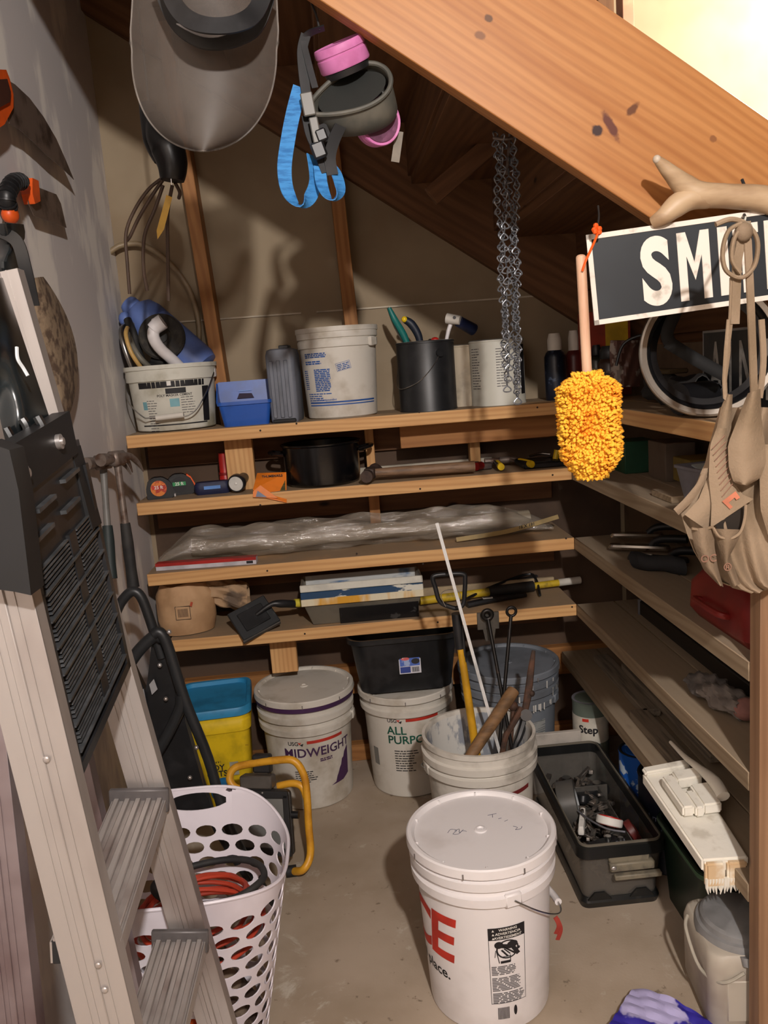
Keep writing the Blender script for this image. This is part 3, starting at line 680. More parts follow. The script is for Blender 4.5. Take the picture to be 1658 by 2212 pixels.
# black hand saw case / strap at very top left
t = thing('hanging_bag', 'black glossy bag edge hanging at the upper left behind the ladder top', 'bag', at(20, 540, Y=1.35))
def bagf(u, v):
    p = at(-20+72*u*(1-.25*v), 485+150*v, Y=1.36-.05*math.sin(PI*u)); return p+V((0, -.01*math.sin(11*v+3*u), 0))
part('bag_body', G().grid(bagf, 12, 12, t=.006), GLO, t)
part('bag_strap', G().strap([at(-10, 500, Y=1.32), at(35, 520, Y=1.31), at(55, 580, Y=1.31), at(72, 660, Y=1.33)], V((1, 0, .2)), .018, .004), BLACK_M, t)
# woven brown pouch (holes along its edge) hanging on the wall
WV = mat('woven_brown', (150, 130, 106), .85, col2=(92, 74, 60), sc=34, lo=.42, hi=.6, bmp=.5, bsc=120)
t = thing('perforated_sheath', 'curved brown woven sheath with a row of edge holes hanging on the left wall', 'sheath', (XL+.02, 1.70, 1.25))
def shf(u, v):
    y0 = 600+300*v; wdt = 62*math.sin(PI*(v*.86+.10))**.8+6; x0 = 58+66*v; return at(x0+wdt*u, y0, X=XL+.030+.012*math.sin(PI*u))
sb = part('sheath_body', G().grid(shf, 10, 36, t=.006), WV, t)
for i in range(20):
    v = .22+.036*i; wdt = 62*math.sin(PI*(v*.86+.10))**.8; x = 58+66*v+wdt*.86; p = at(x, 600+300*v, X=XL+.036)
    part('stitch_hole', G().ball(p, .0042, 8, sc=(.6, 1, 1)), BLACK_M, sb)
# ------------------------------------------------------------------ saws and hammers on the left wall
BLD = mat('saw_blade', (124, 108, 98), .45, metal=.5, col2=(68, 54, 46), sc=18)
def wprism(g, pts, th, X):
    """flat outline lying parallel to the left wall, th thick, at depth X"""
    P = [at(x, y, X=X) for x, y in pts]; n = len(P)
    return g.add([p for p in P]+[p+V((th, 0, 0)) for p in P], [list(range(n))[::-1], [i+n for i in range(n)]]+[[i, (i+1) % n, n+(i+1) % n, n+i] for i in range(n)])
t = thing('pruning_saw', 'long curved pruning saw with orange handle high on the left wall', 'saw', at(70, 270, X=XL+.02))
up_ = [(5, 168), (30, 182), (62, 212), (92, 252), (120, 300), (140, 345), (158, 388)]; lo_ = [(150, 378), (128, 358), (100, 335), (70, 305), (40, 278), (14, 264)]
lo2 = []
for i in range(len(lo_)-1):
    for k in range(5):
        a, b_ = lo_[i], lo_[i+1]; q = k/5; lo2.append((a[0]+(b_[0]-a[0])*q+(2 if k % 2 else -1), a[1]+(b_[1]-a[1])*q+(3 if k % 2 else 0)))
part('blade', wprism(G(), up_+lo2, .002, XL+.03), BLD, t)
part('handle', wprism(G(), [(-60, 150), (-10, 152), (-2, 172), (6, 205), (6, 234), (-14, 270), (-60, 300)], .022, XL+.016), ORG, t)
part('grip_inset', wprism(G(), [(-60, 175), (-12, 172), (-4, 200), (-6, 222), (-60, 250)], .026, XL+.0165), mat('dark_brown_rubber', (70, 36, 24), .6), t)
t = thing('folding_saw', 'short folding saw with black ribbed grip and orange ends on the left wall', 'saw', at(60, 440, X=XL+.02))
part('blade', wprism(G(), [(58, 396), (120, 420), (130, 440), (142, 492), (132, 488), (110, 480), (72, 466), (60, 440)], .002, XL+.022), BLD, t)
hd = G().tube([at(22, 455, X=XL+.028), at(14, 425, X=XL+.032), at(28, 396, X=XL+.032), at(50, 392, X=XL+.028)], [.015, .017, .017, .014], 12); h_ = part('grip', hd, BLACK, t)
P = smooth([at(20, 450, X=XL+.028), at(14, 425, X=XL+.032), at(28, 396, X=XL+.032), at(46, 392, X=XL+.028)], 4)
for i in range(1, len(P)-1): part('grip_rib', G().cyl(P[i]-(P[i+1]-P[i]).normalized()*.0016, P[i]+(P[i+1]-P[i]).normalized()*.0016, .0185, seg=14), BLACK, h_)
part('butt_cap', G().ball(at(22, 464, X=XL+.028), .021, 16, sc=(.8, 1, .9)), ORG, t)
part('pivot', wprism(G(), [(46, 386), (60, 392), (64, 436), (52, 442), (46, 420)], .024, XL+.012), ORG, t)
def hammer(nm, lab, hx, hy, bx, by, X, claw, hmat, gmat, gp, flip=1):
    t = thing(nm, lab, 'hammer', at(hx, hy, X=X)); a, b_ = at(hx, hy, X=X), at(bx, by, X=X+.004); d = (b_-a).normalized()
    q = a+(b_-a)*gp; part('shaft', G().tube([a+d*.005, (a+q)/2, q+d*.01], [.0105, .0085, .0095], 10), hmat, t)
    part('grip', G().tube([q, q+(b_-q)*.3, q+(b_-q)*.7, b_], [.013, .0155, .0145, .0165], 12), gmat, t)
    s_ = V((.0, 1, 0)); M = frame(a, V((.35, flip, -.05)), -d) @ Matrix.Diagonal((1.2, 1.3, 1.3, 1)); g = G()
    g.box((0, 0, 0), (.040, .026, .030), M, bev=.005); g.cyl(M @ V((-.018, 0, 0)), M @ V((-.042, 0, .001)), .0115, seg=16); g.cyl(M @ V((-.040, 0, .001)), M @ V((-.058, 0, .001)), .0155, .0165, seg=20)
    for w_ in (-1, 1): g.tube([M @ V((.012, w_*.004, .002)), M @ V((.04, w_*.008, 0)), M @ V((.062, w_*.011, -.014)), M @ V((.074, w_*.013, -.034 if claw else -.004))], [.0125, .009, .006, .002], 8, flat=.7)
    part('head', g, DSTEEL, t)
hammer('claw_hammer', 'claw hammer with pale shaft and green-black grip hanging left on the wall', 222, 998, 240, 1250, XL+.035, True, mat('hammer_shaft', (110, 108, 104), .5), mat('grip_green_black', (34, 44, 44), .6), .55, 1)
hammer('claw_hammer', 'claw hammer with narrow rusty shaft and black grip, right of the pair on the wall', 252, 990, 288, 1268, XL+.075, True, DSTEEL, BLACK_M, .5, 1)
# ------------------------------------------------------------------ folded black step stool behind the ladder
SBK = mat('stool_black', (38, 40, 42), .42)
t = thing('folding_step_stool', 'folded black tubular step stool leaning on the left wall behind the ladder', 'step stool', (-.52, 2.02, 0))
YQ = 2.0
def tq(pts, Y=YQ): return [at(x, y, Y=Y) if len((x, y)) == 2 else None for x, y in pts]
part('frame_tube', G().tube(tq([(248, 1330), (262, 1300), (285, 1278), (305, 1290), (326, 1345), (350, 1420)]), .0125, 12), SBK, t)
part('frame_tube', G().tube(tq([(332, 1370), (345, 1366), (362, 1395), (400, 1515), (450, 1640), (496, 1790)], 1.97)+[V((-.27, 1.95, .012))], .0135, 12), SBK, t)
part('frame_tube', G().tube(tq([(276, 1440), (300, 1405), (332, 1375), (350, 1378)], 1.98), .015, 12), SBK, t)
part('frame_tube', G().tube(tq([(390, 1500), (388, 1530), (360, 1590), (330, 1640)], 1.97), .014, 12), SBK, t)
part('frame_tube', G().tube(tq([(380, 1560), (430, 1680), (470, 1790)], 2.02)+[V((-.32, 2.03, .012))], .012, 12), SBK, t)
def sp(pts, th, Y, mt, nm, lab=None):
    P = [at(x, y, Y=Y) for x, y in pts]; n = len(P)
    return part(nm, G().add(P+[p+V((0, th, 0)) for p in P], [list(range(n)), [i+n for i in range(n)][::-1]]+[[i, (i+1) % n, n+(i+1) % n, n+i] for i in range(n)]), mt, t, label=lab)
sp([(328, 1385), (352, 1385), (392, 1500), (400, 1560), (460, 1770), (345, 1740), (318, 1640), (300, 1560), (318, 1470)], .03, 2.0, BLACK, 'step_panel')
sp([(262, 1450), (285, 1430), (318, 1500), (330, 1640), (345, 1760), (320, 1760), (290, 1600)], .02, 2.03, BLACK, 'step_panel')
for k_, (x, y, w_, h) in enumerate(((296, 1520, 14, 40), (322, 1490, 10, 22), (302, 1555, 14, 28))):
    sp([(x, y-h/2), (x+w_, y-h/2-12), (x+w_+8, y+h/2-12), (x+6, y+h/2)], .002, 1.985, mat('sticker_grey', (150, 150, 152), .5), 'sticker')
for px, py in ((365, 1365), (345, 1437), (358, 1510), (410, 1680), (424, 1615)):
    part('rivet', G().ball(at(px, py, Y=1.955 if px in (365, 424) else 1.985), .006, 10), ALU, t)
# ================================================================== things on the back shelves
S1, S2, S3, S4 = SH
def prt_flat(*a): pass
def put(px, py, z):
    """point on a shelf top under a photo pixel"""
    return at(px, py, Z=z)
# ---- oval pail with hose, jug and pipe (shelf 1, far left)
PAILW = mat('old_pail', (206, 204, 192), .6, col2=(150, 144, 122), sc=9, lo=.45, hi=.75)
co_ = V((at(366, 925, Y=2.52).x, 2.645, S1)); t = thing('oval_pail', 'grubby oval pail with black printed label and wire handle, leftmost on the top shelf', 'pail', co_)
C = Tm(co_); SXo, SYo = 1.0, .88
rf = lambda z: .118+.014*z/.19
g = G().lathe([(0, .003), (.116, .003), (.119, .006), (.130, .150), (.136, .152), (.137, .185), (.141, .186), (.141, .198), (.133, .198), (.126, .15), (.112, .01), (0, .01)], 56, C, SXo, SYo)
part('pail_body', g, PAILW, t)
def oval(vs, fs, an, z, eps=.001):
    v2, f2 = wrap(vs, fs, rf, (0, 0, 0), camang(co_)+math.radians(an), z, eps); return [V((p.x*SXo, p.y*SYo, p.z)) + co_ for p in v2], f2
def opart(nm, vf, an, z, mt, eps=.001, stuff=False):
    g = G(); g.v, g.f = oval(vf[0], vf[1], an, z, eps); part(nm, g, mt, t, stuff=stuff)
opart('label_band', rect(-.115, -.009, .10, .009), 0, .140, INK_K); opart('label_band', rect(-.115, -.002, .10, .002), 0, .020, INK_K)
opart('label_tab', rect(-.03, -.012, .03, .004), 2, .124, INK_K, .0014); opart('label_sticker', rect(-.006, -.007, .006, .007), -6, .143, INK_W, .002)
opart('label_lettering', txt('POLY MASKER CEMENT', .010, .02), 0, .107, INK_K, .0012)
for a_, w_, z_ in ((-33, .035, .095), (18, .045, .100), (-33, .035, .05)): opart('label_lines', lines(-w_/2, 0, w_, 7, .0075, .002), a_, z_, mat('grey_print', (88, 84, 86), .6), stuff=True)
opart('blue_panel', rect(-.014, -.012, .014, .012), -1, .085, mat('pale_blue_print', (120, 170, 180), .6)); opart('blue_panel', rect(-.008, -.012, .008, .012), -45, .08, mat('pale_blue_print', (120, 170, 180), .6))
opart('label_side', rect(-.016, -.055, .012, .05), 48, .078, INK_K)
hw = part('wire_handle', G().tube([co_+V((-.136, -.02, .165)), co_+V((-.12, -.09, .10)), co_+V((-.075, -.125, .052)), co_+V((-.045, -.130, .046)), co_+V((.06, -.135, .045)), co_+V((.11, -.115, .095)), co_+V((.135, -.03, .165))], .002, 6, n=6), STEEL, t)
part('grip', G().cyl(co_+V((-.034, -.133, .044)), co_+V((.048, -.135, .048)), .0085, seg=14), WHITE_D, hw)
ears(g := G(), co_, 0, .128, .165); part('handle_ear', g, WHITE, t)
# blue jug
BJ = mat('blue_jug', (98, 122, 184), .5, col2=(84, 106, 168), sc=8)
a, b_ = at(290, 668, Y=2.70), at(425, 785, Y=2.66); d = (b_-a); L_ = d.length; M = frame(a, d, (0, -.3, 1)) @ R('Y', 90)
t = thing('blue_jug', 'blue ribbed plastic jug lying aslant in the oval pail', 'jug', (a+b_)/2)
part('jug_body', G().lathe([(0, -.03), (.025, -.03), (.030, -.02), (.030, .0), (.055, .02), (.063, .05), (.063, .075), (.060, .080), (.063, .085), (.063, L_+.005), (.056, L_+.025), (.035, L_+.030), (.028, L_+.024), (0, L_+.024)], 40, M), BJ, t)
for k in range(3):
    q = M @ V((.03-.03*k, 0, -.02+.002*k)); part('jug_lug', G().ball(M @ V((.045*math.cos(k*1.1-.9), -.045*math.sin(k*1.1-.9)-.01, .012)), .020, 12, sc=(1, .8, 1.1)), BJ, t)
# hose coil, corrugated black hose and white waste pipe
t = thing('white_waste_pipe', 'white plastic drain elbow pipe leaning out of the oval pail', 'pipe', at(340, 720, Y=2.56))
P = [at(348, 696, Y=2.54), at(333, 712, Y=2.54), at(332, 730, Y=2.54), at(345, 752, Y=2.55), at(375, 780, Y=2.58), at(410, 815, Y=2.62)]
pb = part('pipe_body', G().tube(P, [.0165, .0175, .0175, .017, .017, .017], 18, n=6), WHITE, t)
part('slip_nut', G().cyl(at(337, 704, Y=2.54), at(352, 694, Y=2.54), .023, seg=10), WHITE, t)
part('collar', G().cyl(at(340, 714, Y=2.54)+V((-.012, 0, .004)), at(348, 700, Y=2.54)+V((-.01, 0, 0)), .021, seg=18), WHITE, t)
t = thing('black_grinding_disc', 'dark dusty foam disc standing behind the white drain elbow', 'disc', at(348, 728, Y=2.585))
M = basis(at(350, 728, Y=2.592), V((1, .1, 0)).normalized(), V((0, 0, 1)), V((0, -1, .1)).normalized())
part('disc_body', G().lathe([(0, -.012), (.062, -.012), (.068, -.006), (.068, .006), (.062, .012), (.03, .012), (.028, .006), (0, .006)], 40, M), mat('foam_dark', (44, 42, 40), .95, col2=(64, 60, 54), sc=40, bmp=.6), t)
part('disc_hub', G().lathe([(.0, .006), (.018, .006), (.018, .012), (0, .013)], 20, M), BLACK_M, t)
HOSE = mat('tan_hose', (146, 128, 100), .45, col2=(120, 102, 78), sc=10)
t = thing('garden_hose_loop', 'tan garden hose arching up behind the blue jug against the wall', 'hose', at(430, 720, Y=2.735))
part('hose_run', G().tube([at(233, 548, Y=2.72), at(262, 530, Y=2.735), at(310, 530, Y=2.74), at(368, 570, Y=2.74), at(408, 625, Y=2.74), at(426, 680, Y=2.74), at(430, 730, Y=2.74), at(425, 792, Y=2.745), at(405, 830, Y=2.74)], .0085, 12, n=6), HOSE, t)
t = thing('coiled_wire_hose', 'bundle of tan and steel hoses rising from the left of the oval pail', 'hose', at(275, 760, Y=2.60))
part('steel_hose', G().tube([at(290, 808, Y=2.58), at(275, 770, Y=2.565), at(264, 735, Y=2.57), at(262, 712, Y=2.60), at(270, 702, Y=2.64)], .0075, 10), STEEL, t)
part('tan_hose', G().tube([at(318, 812, Y=2.57), at(285, 765, Y=2.55), at(272, 725, Y=2.56), at(275, 708, Y=2.59)], .0065, 10), mat('yellow_hose', (196, 158, 92), .45), t)
part('grey_hose', G().tube([at(330, 800, Y=2.60), at(300, 770, Y=2.58), at(280, 730, Y=2.60), at(285, 700, Y=2.64)], .009, 10), mat('grey_hose', (120, 116, 104), .5), t)
part('black_hose', G().tube([at(310, 790, Y=2.62), at(296, 750, Y=2.61), at(288, 720, Y=2.61), at(275, 690, Y=2.63)], .012, 10), BLACK_M, t)
t = thing('pipe_fittings', 'small dark rubber fittings in the mouth of the oval pail', 'fittings', at(350, 795, Y=2.60))
for k, (x, y, r_) in enumerate(((330, 796, .017), (362, 792, .012), (345, 782, .014))):
    part('fitting', G().cyl(at(x-14, y-4, Y=2.62), at(x+12, y+4, Y=2.60), r_, seg=14), BLACK_M if k != 1 else DUST, t)
# ---- blue caddy
BC = mat('caddy_blue', (34, 84, 170), .4)
cc = V((at(530, 915, Y=2.53).x, 2.59, S1)); t = thing('blue_caddy', 'bright blue plastic bin with folded handle, second group from left on the top shelf', 'bin', cc)
M = Tm(cc) @ R('Z', 3)
g = loft(G(), [(.135, .10, .012, 0), (.155, .12, .014, .062), (.165, .130, .016, .064), (.165, .130, .016, .074), (.158, .122, .014, .074), (.148, .112, .012, .06), (.130, .095, .01, .006)], M); part('bin_body', g, BC, t)
part('back_panel', G().prism([(-.078, .06), (.078, .06), (.084, .128), (.080, .134), (-.080, .134), (-.084, .128)], .006, M @ Tm(0, .03, 0) @ R('X', -8), bev=.001), BC, t)
part('side_panel', G().prism([(-.05, .07), (.035, .07), (.035, .125), (.02, .13)], .004, M @ Tm(-.082, 0, 0) @ R('Z', 90)), BC, t); part('side_panel', G().prism([(-.05, .07), (.035, .07), (.035, .125), (.02, .13)], .004, M @ Tm(.082, 0, 0) @ R('Z', 90)), BC, t)
part('handle_slot', G().prism([(-.026, .080), (.026, .080), (.020, .094), (-.018, .096)], .004, M @ Tm(0, .023, 0) @ R('X', -8)), mat('slot_dark', (50, 40, 60), .8), t)
part('embossed_bar', G().box((0, .024, .106), (.04, .002, .002), M @ R('X', -8)), mat('pale_blue', (90, 140, 210), .5), t)
# ---- grey case
cc = V((at(620, 908, Y=2.53).x, 2.60, S1)); t = thing('grey_case', 'upright grey plastic case with ribbed sides between blue bin and white bucket', 'case', cc); M = Tm(cc) @ R('Z', -6)
CG = mat('case_grey', (108, 112, 122), .55, col2=(92, 96, 104), sc=12)
part('case_shell', loft(G(), [(.078, .13, .012, 0), (.084, .136, .014, .01), (.086, .138, .014, .20), (.078, .130, .016, .216), (.060, .11, .016, .220)], M), CG, t)
for x in (-.026, -.004, .018): part('case_rib', G().box((x, -.0695, .10), (.012, .006, .17), M, bev=.002), CG, t)
part('case_latch', G().box((.012, -.02, .224), (.03, .05, .01), M, bev=.002), BLACK, t); part('case_foot', G().box((0, -.066, .006), (.07, .012, .012), M, bev=.003), BLACK_M, t)
# ---- white bucket on shelf
cb = V((at(742, 900, Y=2.52).x, 2.632, S1)); t, rf2 = pail('shelf_bucket', 'white bucket with blue fine print and two blue stripes on the top shelf', tuple(cb), .272, .121, .107, WHITE_D, None, (.225, .252), th=camang(cb)+1.0, handle=False, rim=.004, cat='bucket')
prt(t, rf2, tuple(cb), [('blue_stripe', rect(-.115, -.0025, .12, .0025), 0, .050, INK_B), ('blue_stripe', rect(-.115, -.0018, .12, .0018), 0, .042, INK_B),
    ('blue_print', lines(-.05, 0, .085, 3, .005, .0035, .05), -35, .198, INK_B), ('blue_print', lines(-.05, 0, .07, 2, .006, .004), -35, .175, INK_B), ('blue_print', lines(-.02, 0, .055, 13, .0052, .0036, .08), -32, .150, INK_B), ('blue_print', lines(-.05, 0, .022, 10, .006, .003, .1), -42, .148, INK_B),
    ('blue_print', lines(-.05, 0, .09, 4, .0065, .003, .4), -35, .078, INK_B), ('blue_lettering', txt('USE Compounding', .009, .02), -26, .058, INK_B)])
M = Matrix.Rotation(math.radians(12), 4, 'Z')
st_ = [(-.022, -.012, 0), (.022, -.012, 0), (.022, .012, 0), (-.022, .012, 0), (-.021, -.011, 0), (.021, -.011, 0), (.021, .011, 0), (-.021, .011, 0)]
lv, lf = lines(-.019, .008, .038, 4, .005, .0028, .1); vs = [M @ V(p) for p in st_]+[M @ p for p in lv]; fs = [[0, 1, 5, 4], [1, 2, 6, 5], [2, 3, 7, 6], [3, 0, 4, 7]]+[[i+8 for i in f] for f in lf]
prt(t, rf2, tuple(cb), [('blue_stamp', (vs, fs), 6, .155, INK_B)])
# ---- black paint can with tools
def can(nm, lab, c, r, h, mt, rimm, cat='can', open_=True, seg=48):
    t = thing(nm, lab, cat, c); C = Tm(c)
    pr = [(0, .002), (r-.003, .002), (r+.0012, 0), (r+.0012, .004), (r, .006), (r, h-.005), (r+.0015, h-.004), (r+.0015, h)]
    pr += [(r-.008, h), (r-.008, h-.004), (r-.0015, h-.006), (r-.0015, .004), (0, .004)] if open_ else [(r-.004, h), (r-.006, h-.004), (r-.018, h-.004), (r-.019, h-.001), (0, h-.001)]
    part('can_body', G().lathe(pr, seg, C), mt, t); part('can_rim', G().lathe([(r-.007, h), (r-.001, h), (r+.001, h+.0015), (r-.003, h+.003), (r-.008, h+.001), (r-.007, h)], seg, C), rimm, t)
    return t
ck = V((at(932, 882, Y=2.52).x, 2.600, S1)); t = can('black_can', 'black open paint can with thin wire handle holding small tools on the top shelf', ck, .0885, .208, BLACK, mat('tin_rim', (200, 200, 200), .3, metal=.8))
th = camang(ck)
def cpt(a, z, e=.004): return V((ck.x+(.0885+e)*math.cos(th+math.radians(a)), ck.y+(.0885+e)*math.sin(th+math.radians(a)), ck.z+z))
part('wire_handle', G().tube([cpt(28, .170), cpt(20, .150), cpt(5, .120), cpt(-15, .092), cpt(-40, .076), cpt(-65, .072), cpt(-85, .085), cpt(-105, .13)], .0013, 6), STEEL, t)
part('handle_ear', G().cyl(cpt(28, .172, -.002), cpt(28, .172, .008), .012, seg=16), BLACK, t)
TEAL = mat('teal_grip', (20, 110, 104), .45)
t = thing('teal_pliers', 'teal-handled tool sticking out of the black can', 'pliers', at(860, 715, Y=2.60))
part('handle', G().tube([at(840, 665, Y=2.59), at(852, 690, Y=2.59), at(872, 725, Y=2.60), at(885, 760, Y=2.60)], [.006, .010, .011, .008], 10), TEAL, t)
part('steel_edge', G().tube([at(837, 664, Y=2.60), at(852, 705, Y=2.61), at(875, 745, Y=2.61)], .0035, 8), mat('grey_steel', (120, 122, 118), .4, metal=.6), t)
t = thing('yellow_tipped_pliers', 'black curved grip tool with yellow tip in the black can', 'pliers', at(890, 710, Y=2.60))
part('handle', G().tube([at(873, 690, Y=2.60), at(888, 700, Y=2.60), at(902, 722, Y=2.60), at(908, 745, Y=2.60)], [.010, .013, .012, .010], 10), mat('navy_grip', (26, 34, 48), .5), t)
part('tip', G().ball(at(873, 690, Y=2.595), .0095, 12), YEL, t)
t = thing('small_screwdriver', 'small red and black knob poking from the black can', 'tool', at(936, 732, Y=2.60)); part('knob', G().ball(at(939, 735, Y=2.60), .011, 12, sc=(1.2, 1, .9)), RED, t); part('knob_body', G().ball(at(929, 738, Y=2.605), .009, 12), BLACK, t)
t = thing('caulk_nozzle_tool', 'white-tipped roller frame with dark blue cap leaning in the black can', 'roller', at(985, 690, Y=2.60))
part('shaft', G().tube([at(962, 745, Y=2.60), at(968, 715, Y=2.60), at(975, 695, Y=2.60)], [.005, .0065, .007], 10), WHITE, t)
part('ferrule', G().cyl(at(965, 688, Y=2.60), at(994, 692, Y=2.58), .0165, .014, seg=16), WHITE_D, t)
part('ferrule_hole', G().cyl(at(981, 686, Y=2.576), at(981, 686, Y=2.572), .005, seg=12), BLACK, t)
part('blue_cap', G().cyl(at(990, 694, Y=2.59), at(1022, 712, Y=2.62), .017, .019, seg=18), mat('navy_cap', (24, 34, 66), .4), t)
# ---- cans on the right of the top shelf
c3 = V((at(1006, 866, Y=2.66).x, 2.70, S1)); can('cream_can', 'plain cream can half hidden behind the black can', c3, .070, .190, mat('cream_can', (186, 172, 148), .5), mat('tin_rim', (200, 200, 200), .3, metal=.8), open_=False)
c4 = V((at(1088, 868, Y=2.54).x, 2.622, S1)); t = can('printed_can', 'white paint can with grey fine print and brown smear behind the hanging chains', c4, .084, .198, mat('can_white', (196, 194, 182), .5, col2=(150, 134, 108), sc=6, lo=.56, hi=.7), mat('tin_rim', (200, 200, 200), .3, metal=.8), open_=False)
prt(t, lambda z: .084, tuple(c4), [('fine_print', lines(-.02, 0, .04, 16, .008, .0022), -50, .175, mat('grey_print', (88, 84, 86), .6)), ('fine_print', lines(-.02, 0, .04, 15, .008, .0022), 12, .172, mat('grey_print', (88, 84, 86), .6)), ('dark_panel', rect(-.014, -.07, .014, .08), 66, .10, INK_K)])
def bottle(nm, lab, px, py, Y, r, h, mt, capm, capr, caph, neck=.5, z=None, cat='bottle', band=None):
    p = at(px, py, Y=Y); z = S1 if z is None else z; c = V((p.x, Y, z)); t = thing(nm, lab, cat, c)
    part('bottle_body', G().lathe([(0, 0), (r-.002, 0), (r, .003), (r, h*.86), (r*.85, h*.94), (capr*.9, h)], 28, Tm(c)), mt, t)
    part('cap', G().lathe([(capr*.9, h-.004), (capr, h), (capr, h+caph*.6), (capr*.75, h+caph), (0, h+caph)], 20, Tm(c)), capm, t)
    if band: part('label', G().lathe([(r+.0006, h*.15), (r+.0006, h*.7)], 28, Tm(c)), band, t)
    return t
NAVY = mat('navy_can', (18, 24, 38), .35, col2=(60, 70, 88), sc=40, lo=.6, hi=.66)
bottle('spray_can', 'dark navy spray can with white cap left of the duster stick', 1201, 852, 2.60, .033, .155, NAVY, WHITE_D, .022, .05, cat='spray can')
bottle('red_bottle', 'dim red bottle with white cap partly behind the duster stick', 1242, 850, 2.64, .027, .15, mat('dull_red', (96, 34, 32), .4), WHITE_D, .017, .06)
bottle('clear_bottle', 'dark bottle with pale label right of the duster stick', 1290, 850, 2.55, .03, .13, mat('dark_green', (34, 36, 28), .3), BLACK, .014, .03, band=mat('pale_label', (120, 118, 96), .6))
bottle('glass_bottle', 'squat black capped bottle below the sign corner on the side shelf', 1318, 855, 2.42, .034, .12, mat('dark_brown', (52, 34, 24), .3), BLACK, .028, .035, band=mat('dim_label', (110, 92, 80), .6, col2=(40, 34, 30), sc=60, lo=.5, hi=.55))
t = thing('cereal_box', 'red and yellow carton standing behind the bottles below the sign', 'box', (.83, 2.60, S1)); part('carton', G().box((.845, 2.60, S1+.13), (.15, .05, .26), bev=.002), mat('carton_red', (150, 48, 24), .6), t)
part('carton_panel', G().box((.875, 2.573, S1+.17), (.07, .003, .14)), mat('carton_yellow', (200, 160, 30), .6), t)
t = thing('plastic_pouch', 'crinkled clear pouch with reddish print on the side shelf below the sign', 'pouch', (.80, 2.28, S1))
part('pouch_body', G().grid(lambda u, v: at(1318+62*u, 735+100*v, Y=2.25-.02*math.sin(PI*u)+.004*math.sin(20*u+9*v)+.03*v), 14, 12, t=.003), mat('pouch_print', (88, 60, 52), .3, col2=(150, 140, 132), sc=26, lo=.52, hi=.6), t)
t = thing('speaker_wire', 'thin black wire arching behind the clear pouch', 'cord', (.8, 2.2, S1)); part('wire_run', G().tube([at(1330, 790, Y=2.2), at(1345, 745, Y=2.2), at(1380, 725, Y=2.18), at(1420, 722, Y=2.15)], .004, 8), BLACK, t)
t = thing('dark_tool_roll', 'black crumpled cloth roll with brown strip on the side shelf', 'cloth', (.82, 1.95, S1))
def roll(u, v):
    a = 2*PI*u; r = .034+.006*math.sin(5*a+9*v)+.004*math.sin(23*v); return V((.80+.05*v+r*1.2*math.cos(a), 1.80+.40*v, S1+.038+r*math.sin(a)))
part('cloth_body', G().grid(roll, 24, 22, cu=True, t=.002), BLACK_M, t); part('brown_strip', G().box((.83, 2.08, S1+.082), (.05, .16, .012), R('Z', 0), bev=.003), mat('brown_strip', (84, 66, 36), .8), t)
# ---- steel ring (wheel trim) and second sign on the side shelf
CHR = mat('trim_steel', (196, 190, 180), .28, metal=.85, col2=(110, 100, 90), sc=9, lo=.45, hi=.7)
Rr = .130; rc = at(1531, 757, Y=1.62); rc.z = S1+Rr+.004; t = thing('wheel_ring', 'large shiny steel ring with black spokes standing on the side shelf', 'ring', (rc.x, rc.y, S1))
ax = V((-.30, -.95, .04)).normalized(); xx = V((.95, -.30, 0)).normalized(); M = basis(rc, xx, ax.cross(xx), ax)
part('outer_ring', G().lathe([(Rr-.013, -.006), (Rr, -.008), (Rr+.002, 0), (Rr, .008), (Rr-.004, .010), (Rr-.013, .006), (Rr-.015, 0), (Rr-.013, -.006)], 72, M), CHR, t)
part('inner_band', G().lathe([(Rr-.015, .004), (Rr-.017, -.03), (Rr-.030, -.036), (Rr-.034, -.030), (Rr-.022, -.024), (Rr-.019, .0), (Rr-.015, .004)], 60, M), mat('drum_black', (20, 20, 22), .3), t)
SPK = mat('spoke_black', (12, 12, 12), .75)
for q_ in (((1462, 668), (1440, 720), (1452, 748)), ((1440, 738), (1500, 775), (1568, 812))):
    part('spoke', G().tube([at(x, y, Y=1.655) for x, y in q_], .013, 8, flat=.4), SPK, t)
t = thing('black_speaker_can', 'squat glossy black cylinder lying inside the steel ring', 'cylinder', (rc.x+.02, rc.y+.10, S1)); part('can_body', G().cyl(V((rc.x-.02, rc.y+.10, S1+.034)), V((rc.x+.06, rc.y+.13, S1+.034)), .033, seg=28), mat('drum_black', (20, 20, 22), .3), t)
t = thing('letter_sign', 'dark sign with tall grey capital letters standing on the side shelf behind the apron', 'sign', (.84, 1.70, S1))
ux = V((-.06, -1, 0)).normalized(); M = basis(V((.862, 1.93, S1+.002)), ux, V((0, 0, 1)), ux.cross(V((0, 0, 1))))
part('sign_plate', G().box((.24, .085, .0), (.48, .17, .003), M), mat('sign_dark', (26, 28, 30), .5, col2=(44, 42, 40), sc=20), t)
for c_, d_ in (((.0015, .085, .002), (.003, .17, .002)), ((.24, .0025, .002), (.48, .005, .002)), ((.24, .1675, .002), (.48, .005, .002))): part('sign_border', G().box(c_, d_, M), mat('dim_white', (150, 146, 140), .6), t)
for k, ch in enumerate('AIND'):
    v_, f_ = txt(ch, .165, .02, cond=.62); x0_ = (min(p.x for p in v_)+max(p.x for p in v_))/2; y0_ = (min(p.y for p in v_)+max(p.y for p in v_))/2
    part('sign_letter', G().add([M @ (V((p.x-x0_+(.075, .155, .235, .36)[k], p.y-y0_+.085, .0022))) for p in v_], f_), mat('letter_grey', (170, 166, 158), .6, col2=(120, 116, 110), sc=20), t)
